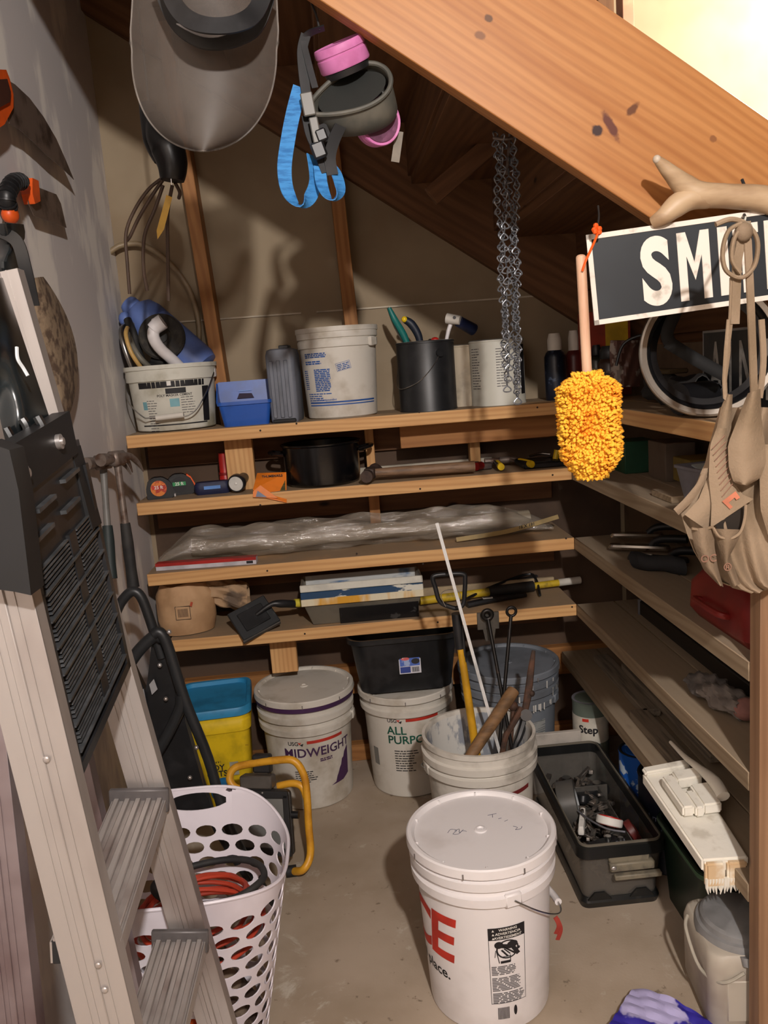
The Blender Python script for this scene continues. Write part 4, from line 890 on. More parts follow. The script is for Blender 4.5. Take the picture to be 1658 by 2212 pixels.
# ================================================================== shelf 2
def tape(nm, lab, px, py, Y, lcol, mt2, rot):
    p = at(px, py, Y=Y); c = V((p.x, Y, S2)); t = thing(nm, lab, 'tape measure', c); M = Tm(c) @ R('Z', rot)
    pl = [(-.040, 0), (.036, 0), (.040, .006), (.040, .030), (.030, .052), (.010, .066), (-.018, .066), (-.034, .055), (-.042, .03)]
    part('case', G().prism(pl, .040, M, bev=.003), BLACK, t)
    part('face_label', G().prism([(.024*math.cos(2*PI*k/20)-.004, .033+.024*math.sin(2*PI*k/20)) for k in range(20)], .002, M @ Tm(0, -.0205, 0)), lcol, t)
    part('label_band', G().box((-.004, -.0218, .036), (.040, .001, .012), M), mt2, t); part('tape_tip', G().box((.042, 0, .006), (.006, .018, .010), M, bev=.001), ALU, t)
    v_, f_ = txt('25 ft', .014, .02); part('label_lettering', G().add([M @ V((p.x-.004, -.0228, p.y+.036)) for p in v_], f_), INK_W, t)
    return t, M
tape('tape_measure', 'black tape measure with red-orange label at the left end of the second shelf', 348, 1075, 2.57, mat('tape_red', (170, 44, 24), .5, col2=(214, 120, 40), sc=60, lo=.45, hi=.55), INK_R, 12)
t, M = tape('tape_measure', 'tape measure with green and black label and orange edge, second from left', 392, 1066, 2.62, INK_K, mat('tape_green', (40, 140, 80), .5), 12)
part('orange_edge', G().prism([(.020, .060), (.032, .050), (.041, .028), (.041, .012), (.044, .012), (.045, .030), (.034, .054), (.022, .064)], .036, M), ORG, t)
t = thing('navy_case', 'small navy oblong pouch beside the flashlights', 'pouch', (at(460, 1058, Y=2.58).x, 2.58, S2)); M = Tm(MW[t.name].translation) @ R('Z', 4)
part('pouch_body', loft(G(), [(.10, .035, .015, 0), (.112, .045, .02, .010), (.112, .045, .02, .028), (.10, .035, .016, .038)], M), mat('navy_pouch', (24, 30, 64), .6, bmp=.3), t); part('pouch_label', G().box((0, -.0228, .022), (.05, .001, .01), M), mat('pale_blue', (90, 140, 210), .5), t)
t = thing('red_flashlight', 'small red flashlight standing upright on the second shelf', 'flashlight', (at(486, 1025, Y=2.66).x, 2.66, S2)); C = Tm(MW[t.name].translation)
part('torch_body', G().lathe([(0, 0), (.018, 0), (.0185, .040), (.016, .046), (.016, .092), (.0150, .108), (.0150, .116), (0, .116)], 24, C), RED, t); part('torch_ring', G().lathe([(.0190, .046), (.0190, .054)], 24, C), mat('dark_red', (130, 20, 20), .4), t)
t = thing('black_flashlight', 'black flashlight lying with its silver lens facing out and wrist strap', 'flashlight', at(510, 1052, Y=2.54)); a = V((at(510, 1052, Y=2.535).x, 2.535, S2+.030))
d = V((.25, 1, .12)).normalized(); xx = V((1, -.25, 0)).normalized(); M = basis(a, xx, d.cross(xx), d)
part('torch_body', G().lathe([(0, .007), (.0222, .006), (.0224, .0), (.026, .0), (.0275, .004), (.0275, .018), (.019, .030), (.0165, .036), (.0165, .12), (0, .12)], 28, M), mat('gunmetal', (58, 58, 60), .35, metal=.6), t)
part('lens', G().lathe([(0, .004), (.010, .0015), (.0225, -.0008)], 28, M), mat('lens_painted_reflection', (225, 225, 220), .25, metal=.2), t); part('bulb', G().ball(M @ V((0, 0, .0)), .004, 10), INK_W, t)  # bright reflection in the lens painted as a whitish, barely metallic colour
part('bezel', G().lathe([(.0225, -.001), (.0262, -.001), (.0262, .003), (.0225, .003), (.0225, -.001)], 28, M), BLACK, t)
part('wrist_strap', G().tube([at(500, 995, Y=2.64), at(512, 1005, Y=2.62), at(524, 1018, Y=2.62), at(532, 1040, Y=2.60)], .005, 8, flat=.5), BLACK_M, t)
# orange packet hanging over the edge
t = thing('orange_packet', 'orange card packet with olive picture hanging over the second shelf edge', 'packet', at(585, 1050, Y=2.49))
def q4(pts, Ys, h=0):
    return [at(x, y, Y=Y-h) for (x, y), Y in zip(pts, Ys)]
def sheet(nm, pts, Ys, mt, par, th=.0012):
    P = q4(pts, Ys); n = len(P); return part(nm, G().add(P+[p+V((0, th, 0)) for p in P], [list(range(n)), [i+n for i in range(n)][::-1]]+[[i, (i+1) % n, n+(i+1) % n, n+i] for i in range(n)]), mt, par)
PK = mat('packet_orange', (226, 122, 30), .5); sheet('packet_card', [(555, 1022), (618, 1020), (619, 1086), (556, 1072), (546, 1058)], [2.56, 2.56, 2.492, 2.492, 2.50], PK, t)
sheet('packet_picture', [(560, 1036), (616, 1034), (616, 1064), (580, 1062), (556, 1050)], [2.545, 2.545, 2.51, 2.51, 2.525], mat('packet_olive', (110, 92, 40), .5, col2=(70, 66, 40), sc=60, lo=.45, hi=.55, stretch=(1, 1, 4)), t, .0002)
sheet('packet_flap', [(562, 1048), (600, 1076), (546, 1074), (546, 1062)], [2.495, 2.488, 2.488, 2.49], PK, t); sheet('packet_photo', [(556, 1060), (576, 1074), (552, 1073)], [2.487, 2.485, 2.485], mat('packet_blue', (130, 140, 165), .5), t)
v_, f_ = txt('THUMBNAILS', .0105, .03); O2 = at(588, 1028, Y=2.545); part('packet_lettering', G().add([O2+V((p.x, -.004, p.y)) for p in v_], f_), INK_K, t)
# black pot
pc = V((at(698, 1048, Y=2.52).x, 2.618, S2)); t = thing('black_pot', 'black enamel stock pot with two side handles on the second shelf', 'pot', pc); C = Tm(pc); EN = mat('enamel_black', (10, 10, 12), .22, spec=.6)
part('pot_body', G().lathe([(0, 0), (.105, 0), (.114, .008), (.118, .03), (.120, .122), (.126, .126), (.1265, .130), (.122, .131), (.117, .126), (.114, .03), (.104, .006), (0, .006)], 56, C), EN, t)
for s_ in (-1, 1): part('side_handle', G().tube([pc+V((s_*.117, -.03, .10)), pc+V((s_*.150, -.028, .106)), pc+V((s_*.158, 0, .108)), pc+V((s_*.150, .028, .106)), pc+V((s_*.117, .03, .10))], .006, 8, flat=1.4), EN, t)
# big wooden-handled hammer
OAK = mat('old_handle_wood', (128, 100, 76), .6, col2=(92, 70, 52), sc=14, lo=.4, hi=.65, stretch=(1, 6, 6))
t = thing('sledge_hammer', 'heavy hammer with long worn wooden handle lying along the second shelf', 'hammer', at(920, 1015, Y=2.54))
a, b_ = at(800, 1028, Y=2.53), at(1024, 1003, Y=2.53); a.z = S2+.030; b_.z = S2+.024; part('shaft', G().tube([a, a+(b_-a)*.3, a+(b_-a)*.7, b_], [.012, .0145, .016, .0175], 14, n=4), OAK, t)
hd = G(); M = frame(a, V((-.25, -1, -.02)), V((0, 0, 1))); hd.box((0, 0, 0), (.05, .034, .034), M, bev=.008, seg=2); hd.cyl(M @ V((.02, 0, 0)), M @ V((.046, 0, -.002)), .014, seg=18); hd.cyl(M @ V((.042, 0, -.002)), M @ V((.060, 0, -.002)), .019, .0185, seg=22); hd.tube([M @ V((-.02, 0, 0)), M @ V((-.05, .006, .01)), M @ V((-.075, .02, -.004))], [.016, .013, .007], 10); part('head', hd, mat('rusty_iron', (78, 62, 54), .65, metal=.4, col2=(54, 44, 40), sc=30, bmp=.4), t)
t = thing('wood_chisel', 'long thin chisel with dark handle behind the hammer on the second shelf', 'chisel', at(950, 990, Y=2.68))
a, b_ = at(842, 1004, Y=2.66), at(1000, 992, Y=2.66); a.z = b_.z = S2+.014; part('blade', G().tube([a, (a+b_)/2], [.008, .004], 8, n=1), mat('grey_steel', (120, 122, 118), .4, metal=.6), t); part('handle', G().tube([(a+b_)/2, b_, b_+V((.05, 0, 0))], [.004, .010, .008], 10, n=4), BLACK_M, t)
t = thing('lit_wall_strip', 'long pale strip standing in for lit wall at the back of the second shelf', 'strip', (.25, 2.735, S2)); part('strip', G().box((.22, 2.745, S2+.011), (.56, .014, .022), bev=.002), mat('painted_lit_wall', (176, 168, 152), .7), t)  # added strip, pale colour painted in for the lit foot of the drywall
def small_hammer(lab, hx, bx, by, hy, gcol):
    t = thing('tack_hammer', lab, 'hammer', at(hx, hy, Y=2.62)); a, b_ = at(hx, hy, Y=2.64), at(bx, by, Y=2.53); a.z = S2+.022; b_.z = S2+.016
    q = a+(b_-a)*.35; part('shaft', G().tube([a, q], .005, 8, n=1), DSTEEL, t); part('grip', G().tube([q, (q+b_)/2, b_], [.008, .010, .010], 10), BLACK, t); part('grip_end', G().cyl(b_-(b_-q).normalized()*.012, b_+(b_-q).normalized()*.004, .0108, seg=14), gcol, t)
    for s_ in (-1, 1): part('grip_inlay', G().tube([q+(b_-q)*.2+V((s_*.002, 0, .009)), b_+V((s_*.002, 0, .009))], .003, 6, n=1), gcol, t)
    part('head', G().cyl(a+V((-.03, 0, 0)), a+V((.03, 0, 0)), .011, .008, seg=14), DSTEEL, t)
small_hammer('small hammer with yellow end lying left of the pair on the second shelf', 1066, 1082, 1018, 992, YEL); small_hammer('small hammer with yellow inlaid grip, right of the pair on the second shelf', 1098, 1147, 1004, 988, YEL)
t = thing('red_handled_scraper', 'scraper with red collar between wooden hammer and tack hammers', 'scraper', at(1040, 1000, Y=2.6)); a = at(1032, 1000, Y=2.60); a.z = S2+.016; part('collar', G().cyl(a+V((-.01, -.02, 0)), a+V((.01, .0, .0)), .013, seg=12), mat('dark_red', (130, 20, 20), .4), t); part('blade', G().box((a.x+.02, a.y+.012, S2+.012), (.05, .03, .02), bev=.003), mat('rusty_iron', (78, 62, 54), .65), t)
t = thing('black_tablet', 'flat black organiser tray at the right of the second shelf', 'tray', (at(1168, 988, Y=2.58).x, 2.60, S2)); c = MW[t.name].translation
part('tray_base', G().box((c.x, c.y, S2+.009), (.13, .13, .018), Tm(0), bev=.004), BLACK, t); part('glass_plate', G().box((c.x-.01, c.y-.01, S2+.0195), (.09, .09, .002), bev=.0005), mat('tray_glass', (60, 60, 60), .2), t)
part('yellow_knob', G().cyl(c+V((.045, -.02, .02)), c+V((.052, -.02, .048)), .009, seg=14), YEL, t); part('clip', G().tube([c+V((-.03, .02, .03)), c+V((.01, .03, .034)), c+V((.04, .02, .03))], .004, 8), STEEL, t)
# side shelf 2 : boxes and a grey bin
t = thing('green_box', 'dark green carton deep on the second side shelf', 'box', (.84, 2.30, S2)); part('carton', G().box((.835, 2.33, S2+.045), (.09, .10, .09), bev=.002), mat('carton_green', (26, 70, 48), .6), t)
t = thing('brown_box', 'small brown carton beside the green one on the side shelf', 'box', (.86, 2.15, S2)); part('carton', G().box((.87, 2.15, S2+.05), (.08, .12, .10), bev=.002), mat('carton_brown', (96, 82, 70), .7), t)
t = thing('yellow_box', 'flat dull yellow carton by the grey bin on the side shelf', 'box', (.86, 1.98, S2)); part('carton', G().box((.87, 1.98, S2+.045), (.09, .10, .06), bev=.002), mat('carton_dull_yellow', (116, 98, 40), .6), t)
gx = at(1460, 1075, X=.745); t = thing('grey_bin', 'open grey plastic bin on the second side shelf behind the apron', 'bin', (.83, 1.66, S2)); M = Tm(.825, 1.66, S2) @ R('Z', 8)
part('bin_body', loft(G(), [(.14, .22, .01, 0), (.165, .26, .012, .085), (.172, .268, .012, .086), (.172, .268, .012, .092), (.160, .252, .01, .092), (.135, .212, .008, .006)], M), DUST, t)
part('bin_paper', G().box((-.04, .05, .075), (.07, .09, .003), M @ R('X', 14)), mat('grey_paper', (150, 160, 160), .7), t); part('bin_sack', G().ball((.03, .02, .06), .05, 16, M=M, sc=(1, 1.4, .8)), BLACK_M, t)
t = thing('wood_offcut', 'flat grey wood offcut on the second side shelf edge', 'offcut', (.76, 1.92, S2)); part('offcut', G().box((.765, 1.86, S2+.008), (.075, .12, .016), Tm(0), bev=.002), PINE_D, t)
# ================================================================== shelf 3
FILM = glassy('plastic_film', (196, 186, 170), .10, .30, wr=.35, gl=.16)
t = thing('plastic_sheeting', 'long clear plastic sheeting bundle lying along the third shelf', 'plastic sheet', (.0, 2.62, S3))
def film(u, v):
    x = -.60+1.26*u; en = min(1, u*9+.25, (1-u)*5+.25); a = 2*PI*v
    r = (.046+.010*math.sin(13*u+4*math.sin(a*2))+.006*math.sin(31*u+a*3)+.003*math.sin(67*u-a*5))*en
    return V((x, 2.655+.075*math.cos(a)*(.75+.25*en)+.004*math.sin(40*u+a), S3+.048*en+.004+r*math.sin(a)*.95+.0-.002))
part('film_sleeve', G().grid(lambda u, v: film(u, v), 150, 30), FILM, t, ang=25)
part('film_core', G().tube([V((-.50, 2.66, S3+.035)), V((0, 2.665, S3+.040)), V((.60, 2.68, S3+.040))], .026, 14, n=6, flat=1.3), mat('frosted_sheet', (146, 136, 118), .5, col2=(124, 112, 94), sc=14, stretch=(.3, 3, 3)), t)
t = thing('paint_stirrer', 'thin curved lath with black stamped letters on the third shelf', 'lath', (.45, 2.545, S3)); a, b_ = at(985, 1165, Y=2.56), at(1200, 1115, Y=2.63); P = smooth([V((a.x, 2.56, S3+.012)), V(((a.x+b_.x)/2, 2.575, S3+.022)), V((b_.x, 2.60, S3+.050))], 6)
part('lath', G().strap(P, V((0, .35, 1)), .014, .003, n=1), mat('lath_wood', (150, 128, 80), .6), t); v_, f_ = txt('16 X 191', .014, .03); q = at(1135, 1134, Y=2.565); part('stamp_lettering', G().add([q+V((p.x, -.014, p.y+p.x*.16)) for p in v_], f_), INK_K, t)
t = thing('red_white_box', 'long thin red and white box at the left of the third shelf edge', 'box', (-.40, 2.53, S3)); a, b_ = V((-.595, 2.545, S3+.0115)), V((-.285, 2.525, S3+.0115)); M = frame((a+b_)/2, b_-a, (0, 0, 1))
part('box_body', G().box((0, 0, 0), ((b_-a).length, .030, .022), M, bev=.001), mat('box_white', (196, 192, 198), .5), t); part('red_top', G().box((0, 0, .0116), ((b_-a).length, .030, .001), M).box((0, -.0155, .007), ((b_-a).length, .001, .009), M), mat('box_red', (170, 44, 40), .35), t); part('print_spot', G().box((.135, -.0155, -.003), (.02, .001, .008), M), INK_K, t)
# side shelf 3 : chrome and black hand tools, red case
for k, (px, py, L2, dy) in enumerate(((1330, 1158, .15, 0), (1335, 1175, .17, .02), (1375, 1200, .16, .05))):
    t = thing('trowel', ('upper chrome-edged finishing trowel', 'middle wide chrome finishing trowel', 'lower black clamp-like trowel with white tag')[k]+' on the third side shelf', 'trowel', put(px+20, py, S3+.01)); p = put(px+45, py+6, S3+.016); M = Tm(p.x, p.y, S3+.010+.012*(k == 0)) @ R('Z', -25-6*k)
    part('blade', loft(G(), [(L2, .032, .014, 0), (L2, .036, .016, .006), (L2*.96, .030, .014, .012)], M), mat('polished_steel', (190, 184, 176), .16, metal=.95) if k < 2 else BLACK, t)
    part('handle', G().tube([M @ V((.03, 0, .012)), M @ V((.06, 0, .030)), M @ V((.13, -.01, .034))], [.008, .011, .012], 12), BLACK, t)
    if k == 2: part('tag', G().box((-.03, -.004, .0145), (.03, .016, .002), M), INK_W, t)
t = thing('black_glove', 'black rubbery glove lump lying before the trowels on the side shelf', 'glove', put(1410, 1225, S3)); p = put(1415, 1228, S3)
part('glove_body', G().grid(lambda u, v: V((p.x+.045*v*2-.05+.0*u, p.y-.10*v+.035*math.cos(2*PI*u)*(1-.3*v)+.02, S3+.022+.021*math.sin(2*PI*u)+.003*math.sin(9*v+4*u))), 20, 12, cu=True), mat('glove_black', (34, 35, 38), .8), t)
RC = mat('case_red', (120, 24, 20), .45, col2=(98, 18, 16), sc=6); t = thing('red_case', 'dark red plastic case leaning on the third side shelf below the apron', 'case', (.80, 1.55, S3))
P0 = [put(1457, 1245, S3+.012), put(1470, 1305, S3+.010), at(1603, 1372, X=.705), at(1612, 1330, X=.72), at(1612, 1230, X=.80), at(1540, 1170, X=.86), put(1510, 1215, S3+.08)]
M = Tm(.815, 1.56, S3) @ R('Z', 0)
part('case_shell', loft(G(), [(.17, .27, .03, .0), (.20, .30, .04, .02), (.20, .30, .05, .075), (.16, .26, .05, .105), (.14, .24, .04, .108)], M), RC, t)
part('case_handle', G().tube([M @ V((-.1, -.06, .05)), M @ V((-.118, -.05, .055)), M @ V((-.118, .05, .055)), M @ V((-.1, .06, .05))], .007, 8), RC, t)
# ================================================================== shelf 4
t = thing('paper_bag', 'tan paper sack with barcode square and crumpled neck on the fourth shelf', 'bag', (at(400, 1385, Y=2.53).x, 2.60, S4)); c = MW[t.name].translation
PB = mat('kraft_paper', (186, 150, 112), .75, col2=(160, 124, 88), sc=8, lo=.4, hi=.7, bmp=.5, bsc=30)
def sack(u, v):
    a = 2*PI*u; r = (.092+.004*math.sin(3*a+2)+.004*math.sin(9*a+6*v)*v)*(1-.22*max(0, v-.75)*4)*(.90+.10*min(1, v*4)); return V((c.x-.0+r*.98*math.cos(a), c.y+r*.85*math.sin(a), S4+.003+.158*v+.004*math.sin(4*a)*v))
part('sack_body', G().grid(sack, 48, 16, cu=True).grid(lambda u, v: V((c.x+.068*v*math.cos(2*PI*u), c.y+.06*v*math.sin(2*PI*u), S4+.158+.006*(1-v)+.004*math.sin(8*PI*u)*v)), 32, 6, cu=True), PB, t)
def neck(u, v):
    a = 2*PI*u; r = .044+.022*v+.010*math.sin(5*a+11*v)+.006*math.sin(9*a-7*v); return V((c.x+.01+.19*v, c.y+.01+r*.9*math.cos(a)*.7, S4+.125-.045*v*v+r*.75*math.sin(a)))
part('sack_neck', G().grid(neck, 36, 18, cu=True, t=.001), mat('kraft_crumpled', (170, 140, 108), .8, col2=(96, 80, 66), sc=12, lo=.5, hi=.66, bmp=.6, bsc=40), t)
fm = frame(V((c.x+.005, c.y-.078, S4+.078)), V((1, .02, 0)), V((0, 0, 1)))
g = G(); [g.box((x, 0, z), (w_, .0012, h_), fm) for x, z, w_, h_ in ((0, .021, .046, .0012), (0, -.021, .046, .0012), (-.0225, 0, .0012, .042), (.0225, 0, .0012, .042))]; part('label_frame', g, INK_K, t)
g = G(); [g.box((-.014+.0035*i, 0, 0), (.002, .0012, .026), fm) for i in range(9)]; part('barcode', g, mat('faded_print', (110, 84, 62), .7), t, stuff=True); part('red_mark', G().box((.018, 0, .034), (.007, .0012, .014), fm @ R('Y', 20)), mat('faded_red', (190, 80, 50), .7), t)
t = thing('grout_float', 'black square paint pad with handle resting aslant at the fourth shelf edge', 'paint pad', at(548, 1335, Y=2.50))
O3 = at(548, 1335, Y=2.515); ux = (at(575, 1290, Y=2.58)-at(500, 1330, Y=2.53)); uy = (at(545, 1382, Y=2.475)-at(500, 1330, Y=2.53)); ux.normalize(); uy = (uy-ux*uy.dot(ux)).normalized(); M = basis(O3, ux, uy, ux.cross(uy))
if (M.to_3x3() @ V((0, 0, 1))).y > 0: M = basis(O3, ux, -uy, ux.cross(-uy))
part('pad', G().box((0, 0, 0), (.130, .106, .012), M, bev=.003), mat('pad_black', (34, 36, 38), .6, col2=(70, 72, 72), sc=20, lo=.56, hi=.7), t); part('pad_frame', G().box((0, 0, .007), (.085, .065, .006), M, bev=.002), BLACK, t)
part('bristle_edge', G().box((-.002, -.054, -.004), (.130, .006, .014), M, bev=.001), mat('pad_grey', (78, 72, 66), .8), t)
a = M @ V((.01, .0, .012)); hn = part('handle', G().tube([a, at(585, 1306, Y=2.52), at(606, 1304, Y=2.53), at(640, 1305, Y=2.56)], [.006, .008, .013, .012], 12), BLACK, t); part('collar', G().cyl(at(636, 1303, Y=2.556), at(652, 1302, Y=2.565), .0135, seg=16), mat('collar_yellow', (206, 190, 60), .5), t)
# stack of mud pans
TIN = mat('mud_pan_tin', (150, 140, 124), .5, metal=.3, col2=(126, 116, 102), sc=8)
PW = mat('pan_white_crust', (206, 204, 192), .75, col2=(190, 188, 178), sc=20, bmp=.5, bsc=60); PBu = mat('pan_blue_crust', (26, 62, 96), .6, col2=(206, 204, 192), sc=26, lo=.54, hi=.58, stretch=(.4, 1, 1)); PY = mat('pan_yellow_crust', (214, 204, 176), .75, col2=(206, 150, 40), sc=9, lo=.46, hi=.56, stretch=(1, 1, .3), bmp=.5)
PM = mat('pan_inside_mix', (196, 198, 196), .7, col2=(74, 110, 150), sc=8, lo=.52, hi=.68, bmp=.4)
xa, xb = at(652, 1300, Y=2.50).x, at(912, 1275, Y=2.50).x; xm = (xa+xb)/2; Wd = xb-xa
def pan(lab, z, dy, outer, rimm, inner, tilt):
    c = V((xm, 2.563+dy, z)); t = thing('mud_pan', lab, 'pan', c); M = Tm(c) @ R('X', tilt) @ Matrix.Diagonal((1, 1, .87, 1))
    part('pan_body', loft(G(), [(Wd*.86, .075, .004, 0), (Wd, .135, .006, .095), (Wd+.004, .139, .006, .096), (Wd+.004, .139, .006, .100), (Wd-.004, .131, .005, .100), (Wd*.86-.004, .071, .004, .004)], M, n=2), outer, t)
    part('rim_crust', G().box((0, -.0665, .092), (Wd+.006, .007, .026), M @ Tm(0, 0, 0), bev=.002), rimm, t)
    part('inner_crust', G().box((0, .056, .080), (Wd-.02, .003, .045), M @ R('X', 0), bev=.001), inner, t); return t, M
t1, M1 = pan('bottom mud pan, black and grey with yellow-stained white rim, on the fourth shelf', S4+.002, .0, mat('pan_two_tone', (110, 104, 92), .5), PY, PM, 0)
part('dark_coat', G().box((Wd*.13, -.0565, .045), (Wd*.66, .0025, .074), M1 @ Tm(0, 0, .0) @ R('X', 17.4) @ Tm(0, .014, -.004), bev=.0005), mat('pan_black_coat', (22, 22, 24), .35, col2=(60, 60, 60), sc=26, lo=.6, hi=.66), t1)
pan('middle mud pan with chipped dark blue rim in the stack', S4+.023, .002, TIN, PBu, PM, 0); pan('top mud pan with white-blue plaster inside, top of the stack', S4+.046, .004, TIN, PW, PM, 0)
# pole and squeegee
t = thing('extension_pole', 'yellow and black extension pole with white tip lying on the fourth shelf', 'pole', at(1080, 1262, Y=2.66)); a, b_ = at(905, 1275, Y=2.62), at(1252, 1246, Y=2.70)
a.z = b_.z = S4+.020; L_ = b_-a; PYL = mat('pole_yellow', (196, 166, 40), .5, col2=(110, 96, 40), sc=16, lo=.5, hi=.7)
for q0, q1, r_, mt, nm in ((.0, .42, .0135, PYL, 'lower_tube'), (.42, .70, .018, BLACK_M, 'grip_sleeve'), (.70, .86, .0115, PYL, 'upper_tube'), (.86, 1.0, .0125, WHITE_D, 'tip')): part(nm, G().cyl(a+L_*q0, a+L_*q1, r_, seg=16), mt, t)
t = thing('paint_edger', 'black pry tool with white barcode label on the fourth shelf', 'pry bar', put(1050, 1300, S4)); a, b_ = put(1008, 1312, S4), put(1135, 1290, S4); a.z = b_.z = S4+.008
part('bar', G().tube([a, (a+b_)/2+V((0, 0, .004)), b_], [.011, .010, .007], 8, n=4, flat=1.5), BLACK, t); q = a+(b_-a)*.35; part('label', G().box((q.x, q.y-.004, q.z+.013), (.032, .014, .001), bev=0), INK_W, t); g = G(); [g.box((q.x-.013+.003*i, q.y-.004, q.z+.0138), (.0015, .010, .0006)) for i in range(9)]; part('barcode', g, INK_K, t)
t = thing('black_wire_hanger', 'black hooked wire bracket lying across the fourth shelf', 'bracket', put(1110, 1275, S4)); part('hook_arm', G().tube([put(1010, 1305, S4)+V((0, 0, .02)), put(1070, 1280, S4)+V((0, 0, .026)), put(1140, 1262, S4)+V((0, 0, .036)), put(1158, 1270, S4)+V((0, 0, .03)), put(1166, 1292, S4)+V((0, 0, .010))], .0045, 8), BLACK, t)
part('hook_plate', G().box((0, 0, 0), (.07, .02, .004), frame(put(1140, 1266, S4)+V((0, 0, .030)), (1, .1, .1), (0, 0, 1)), bev=.001), BLACK, t)
t = thing('back_lath', 'pale lath lying along the back of the fourth shelf', 'lath', (.40, 2.74, S4)); part('lath', G().box((.43, 2.735, S4+.015), (.52, .012, .030), bev=.002), mat('lath_pale', (176, 156, 124), .7), t)
# side shelf 4
t = thing('black_level', 'long black bar lying at the back of the fourth side shelf', 'bar', (.86, 2.0, S4)); part('bar', G().box((.862, 1.98, S4+.022), (.035, .72, .044), bev=.003), mat('bar_black', (34, 30, 26), .6), t); part('end_cap', G().box((.862, 2.345, S4+.022), (.039, .014, .048), bev=.002), DUST, t)
RAG = mat('grey_rag', (124, 116, 110), .95, col2=(86, 82, 80), sc=12, lo=.4, hi=.6, bmp=.8, bsc=90); t = thing('grey_rag', 'rolled grey work sock with pink end lying on the fourth side shelf', 'rag', put(1540, 1530, S4)); p0, p1 = put(1488, 1492, S4), put(1598, 1562, S4)
P = [p0+V((.012, 0, .026)), p0+(p1-p0)*.35+V((.012, 0, .030)), p0+(p1-p0)*.62+V((.012, .004, .026)), p1+V((.012, 0, .030))]
def ragf(u, v):
    c_ = smooth(P, 8); i = min(int(v*(len(c_)-1)), len(c_)-2); q = c_[i]+(c_[i+1]-c_[i])*(v*(len(c_)-1)-i); a = 2*PI*u; r = (.030+.005*math.sin(3*a+14*v)+.004*math.sin(7*a-22*v))*(.8+.2*math.sin(PI*v)); return q+V((math.cos(a)*r*1.1, math.cos(a)*r*.4, math.sin(a)*r*.82))
part('sock_body', G().grid(ragf, 28, 34, cu=True, t=.001), RAG, t); part('sock_toe', G().ball(p1+V((.012, 0, .030)), .027, 18, sc=(1, .8, .9)), mat('rag_pink', (150, 104, 96), .9, bmp=.5), t)
# loose boards lying on the fifth side shelf
Z5 = .345
for k, (a, b_, wd, th, z) in enumerate((((1262, 1368), (1362, 1480), .05, .02, 0), ((1300, 1400), (1452, 1592), .055, .018, .02), ((1325, 1480), (1464, 1588), .05, .03, .04))):
    p, q = at(*a, Z=Z5+.10), at(*b_, Z=Z5+.10)
    t = thing('loose_board', ('shortest grey board lying farthest back on the lowest side shelf', 'middle thin grey lath on the lowest side shelf', 'broad ribbed grey board nearest the edge of the lowest side shelf')[k], 'board', (p+q)/2)
    x_ = (.80, .845, .765)[k]; y0, y1 = q.y-.08*(k == 2), p.y
    board('plank', (x_, y0, Z5+.012+(.022 if k == 1 else 0)), (x_, y1, Z5+.012+(.022 if k == 1 else 0)), (1, 0, 0), wd, .022, mat('weathered_board', (134, 122, 106), .85, col2=(100, 90, 78), sc=16, stretch=(.4, 6, 6), bmp=.3), t)
# ================================================================== hanging things
def hook(t, p, top, r=.002):
    part('hanging_cord', G().tube([p, (p+top)/2+V((.002, 0, 0)), top], r, 6), BLACK_M, t)
# ---- face shield
VIS = glassy('scratched_visor', (92, 84, 77), .55, .52)
YV = 1.50
t = thing('face_shield', 'dusty clear face shield with black headband hanging at the upper left', 'face shield', at(442, 10, Y=YV))
def vis(u, v):
    v = math.sin(v*PI/2)
    y = -140+466*v; q = max(0, (v-.50)/.50); wd = 160*math.sqrt(max(0, 1-q**2.4))*(1-.05*(1-v)) if v > .5 else 160*(.93+.14*v)
    wd = min(wd, 160*(.93+.14*min(v, .5))); s_ = 2*u-1; x = 443+wd*s_-4*v
    p = at(x, y, Y=YV+.055*s_*s_-.03*v); return p
part('visor', G().grid(vis, 40, 40, t=.0018), VIS, t, ang=60)
P = [vis(0, v) for v in [.1+.05*k for k in range(18)]]+[vis(.5, 1)]+[vis(1, v) for v in [.95-.05*k for k in range(18)]]
part('visor_edge', G().tube(P, .0016, 6, n=5), mat('edge_clear', (190, 184, 176), .3), t)
hb = part('headband', G().strap([at(x, y, Y=Y_) for x, y, Y_ in ((352, -60, 1.44), (372, 0, 1.42), (405, 40, 1.40), (455, 56, 1.39), (515, 50, 1.40), (555, 20, 1.42), (585, -60, 1.44))], V((0, .25, 1)), .026, .004), BLACK, t)
part('brow_band', G().strap([at(x, y, Y=Y_) for x, y, Y_ in ((340, -40, 1.47), (375, 45, 1.46), (420, 84, 1.455), (465, 94, 1.45), (520, 82, 1.455), (560, 50, 1.46), (590, -40, 1.47))], V((0, .1, 1)), .020, .006), BLACK_M, t)
part('sweat_pad', G().grid(lambda u, v: at(382+148*u, 52+6*math.sin(PI*u)+v*(2+22*math.sin(PI*u)), Y=1.44-.006*math.sin(PI*u)), 16, 5, t=.003), mat('pad_grey_shine', (150, 150, 152), .25), t)
hook(t, at(470, -60, Y=1.45), V((at(470, -60, Y=1.45).x, 1.56, 2.30)))
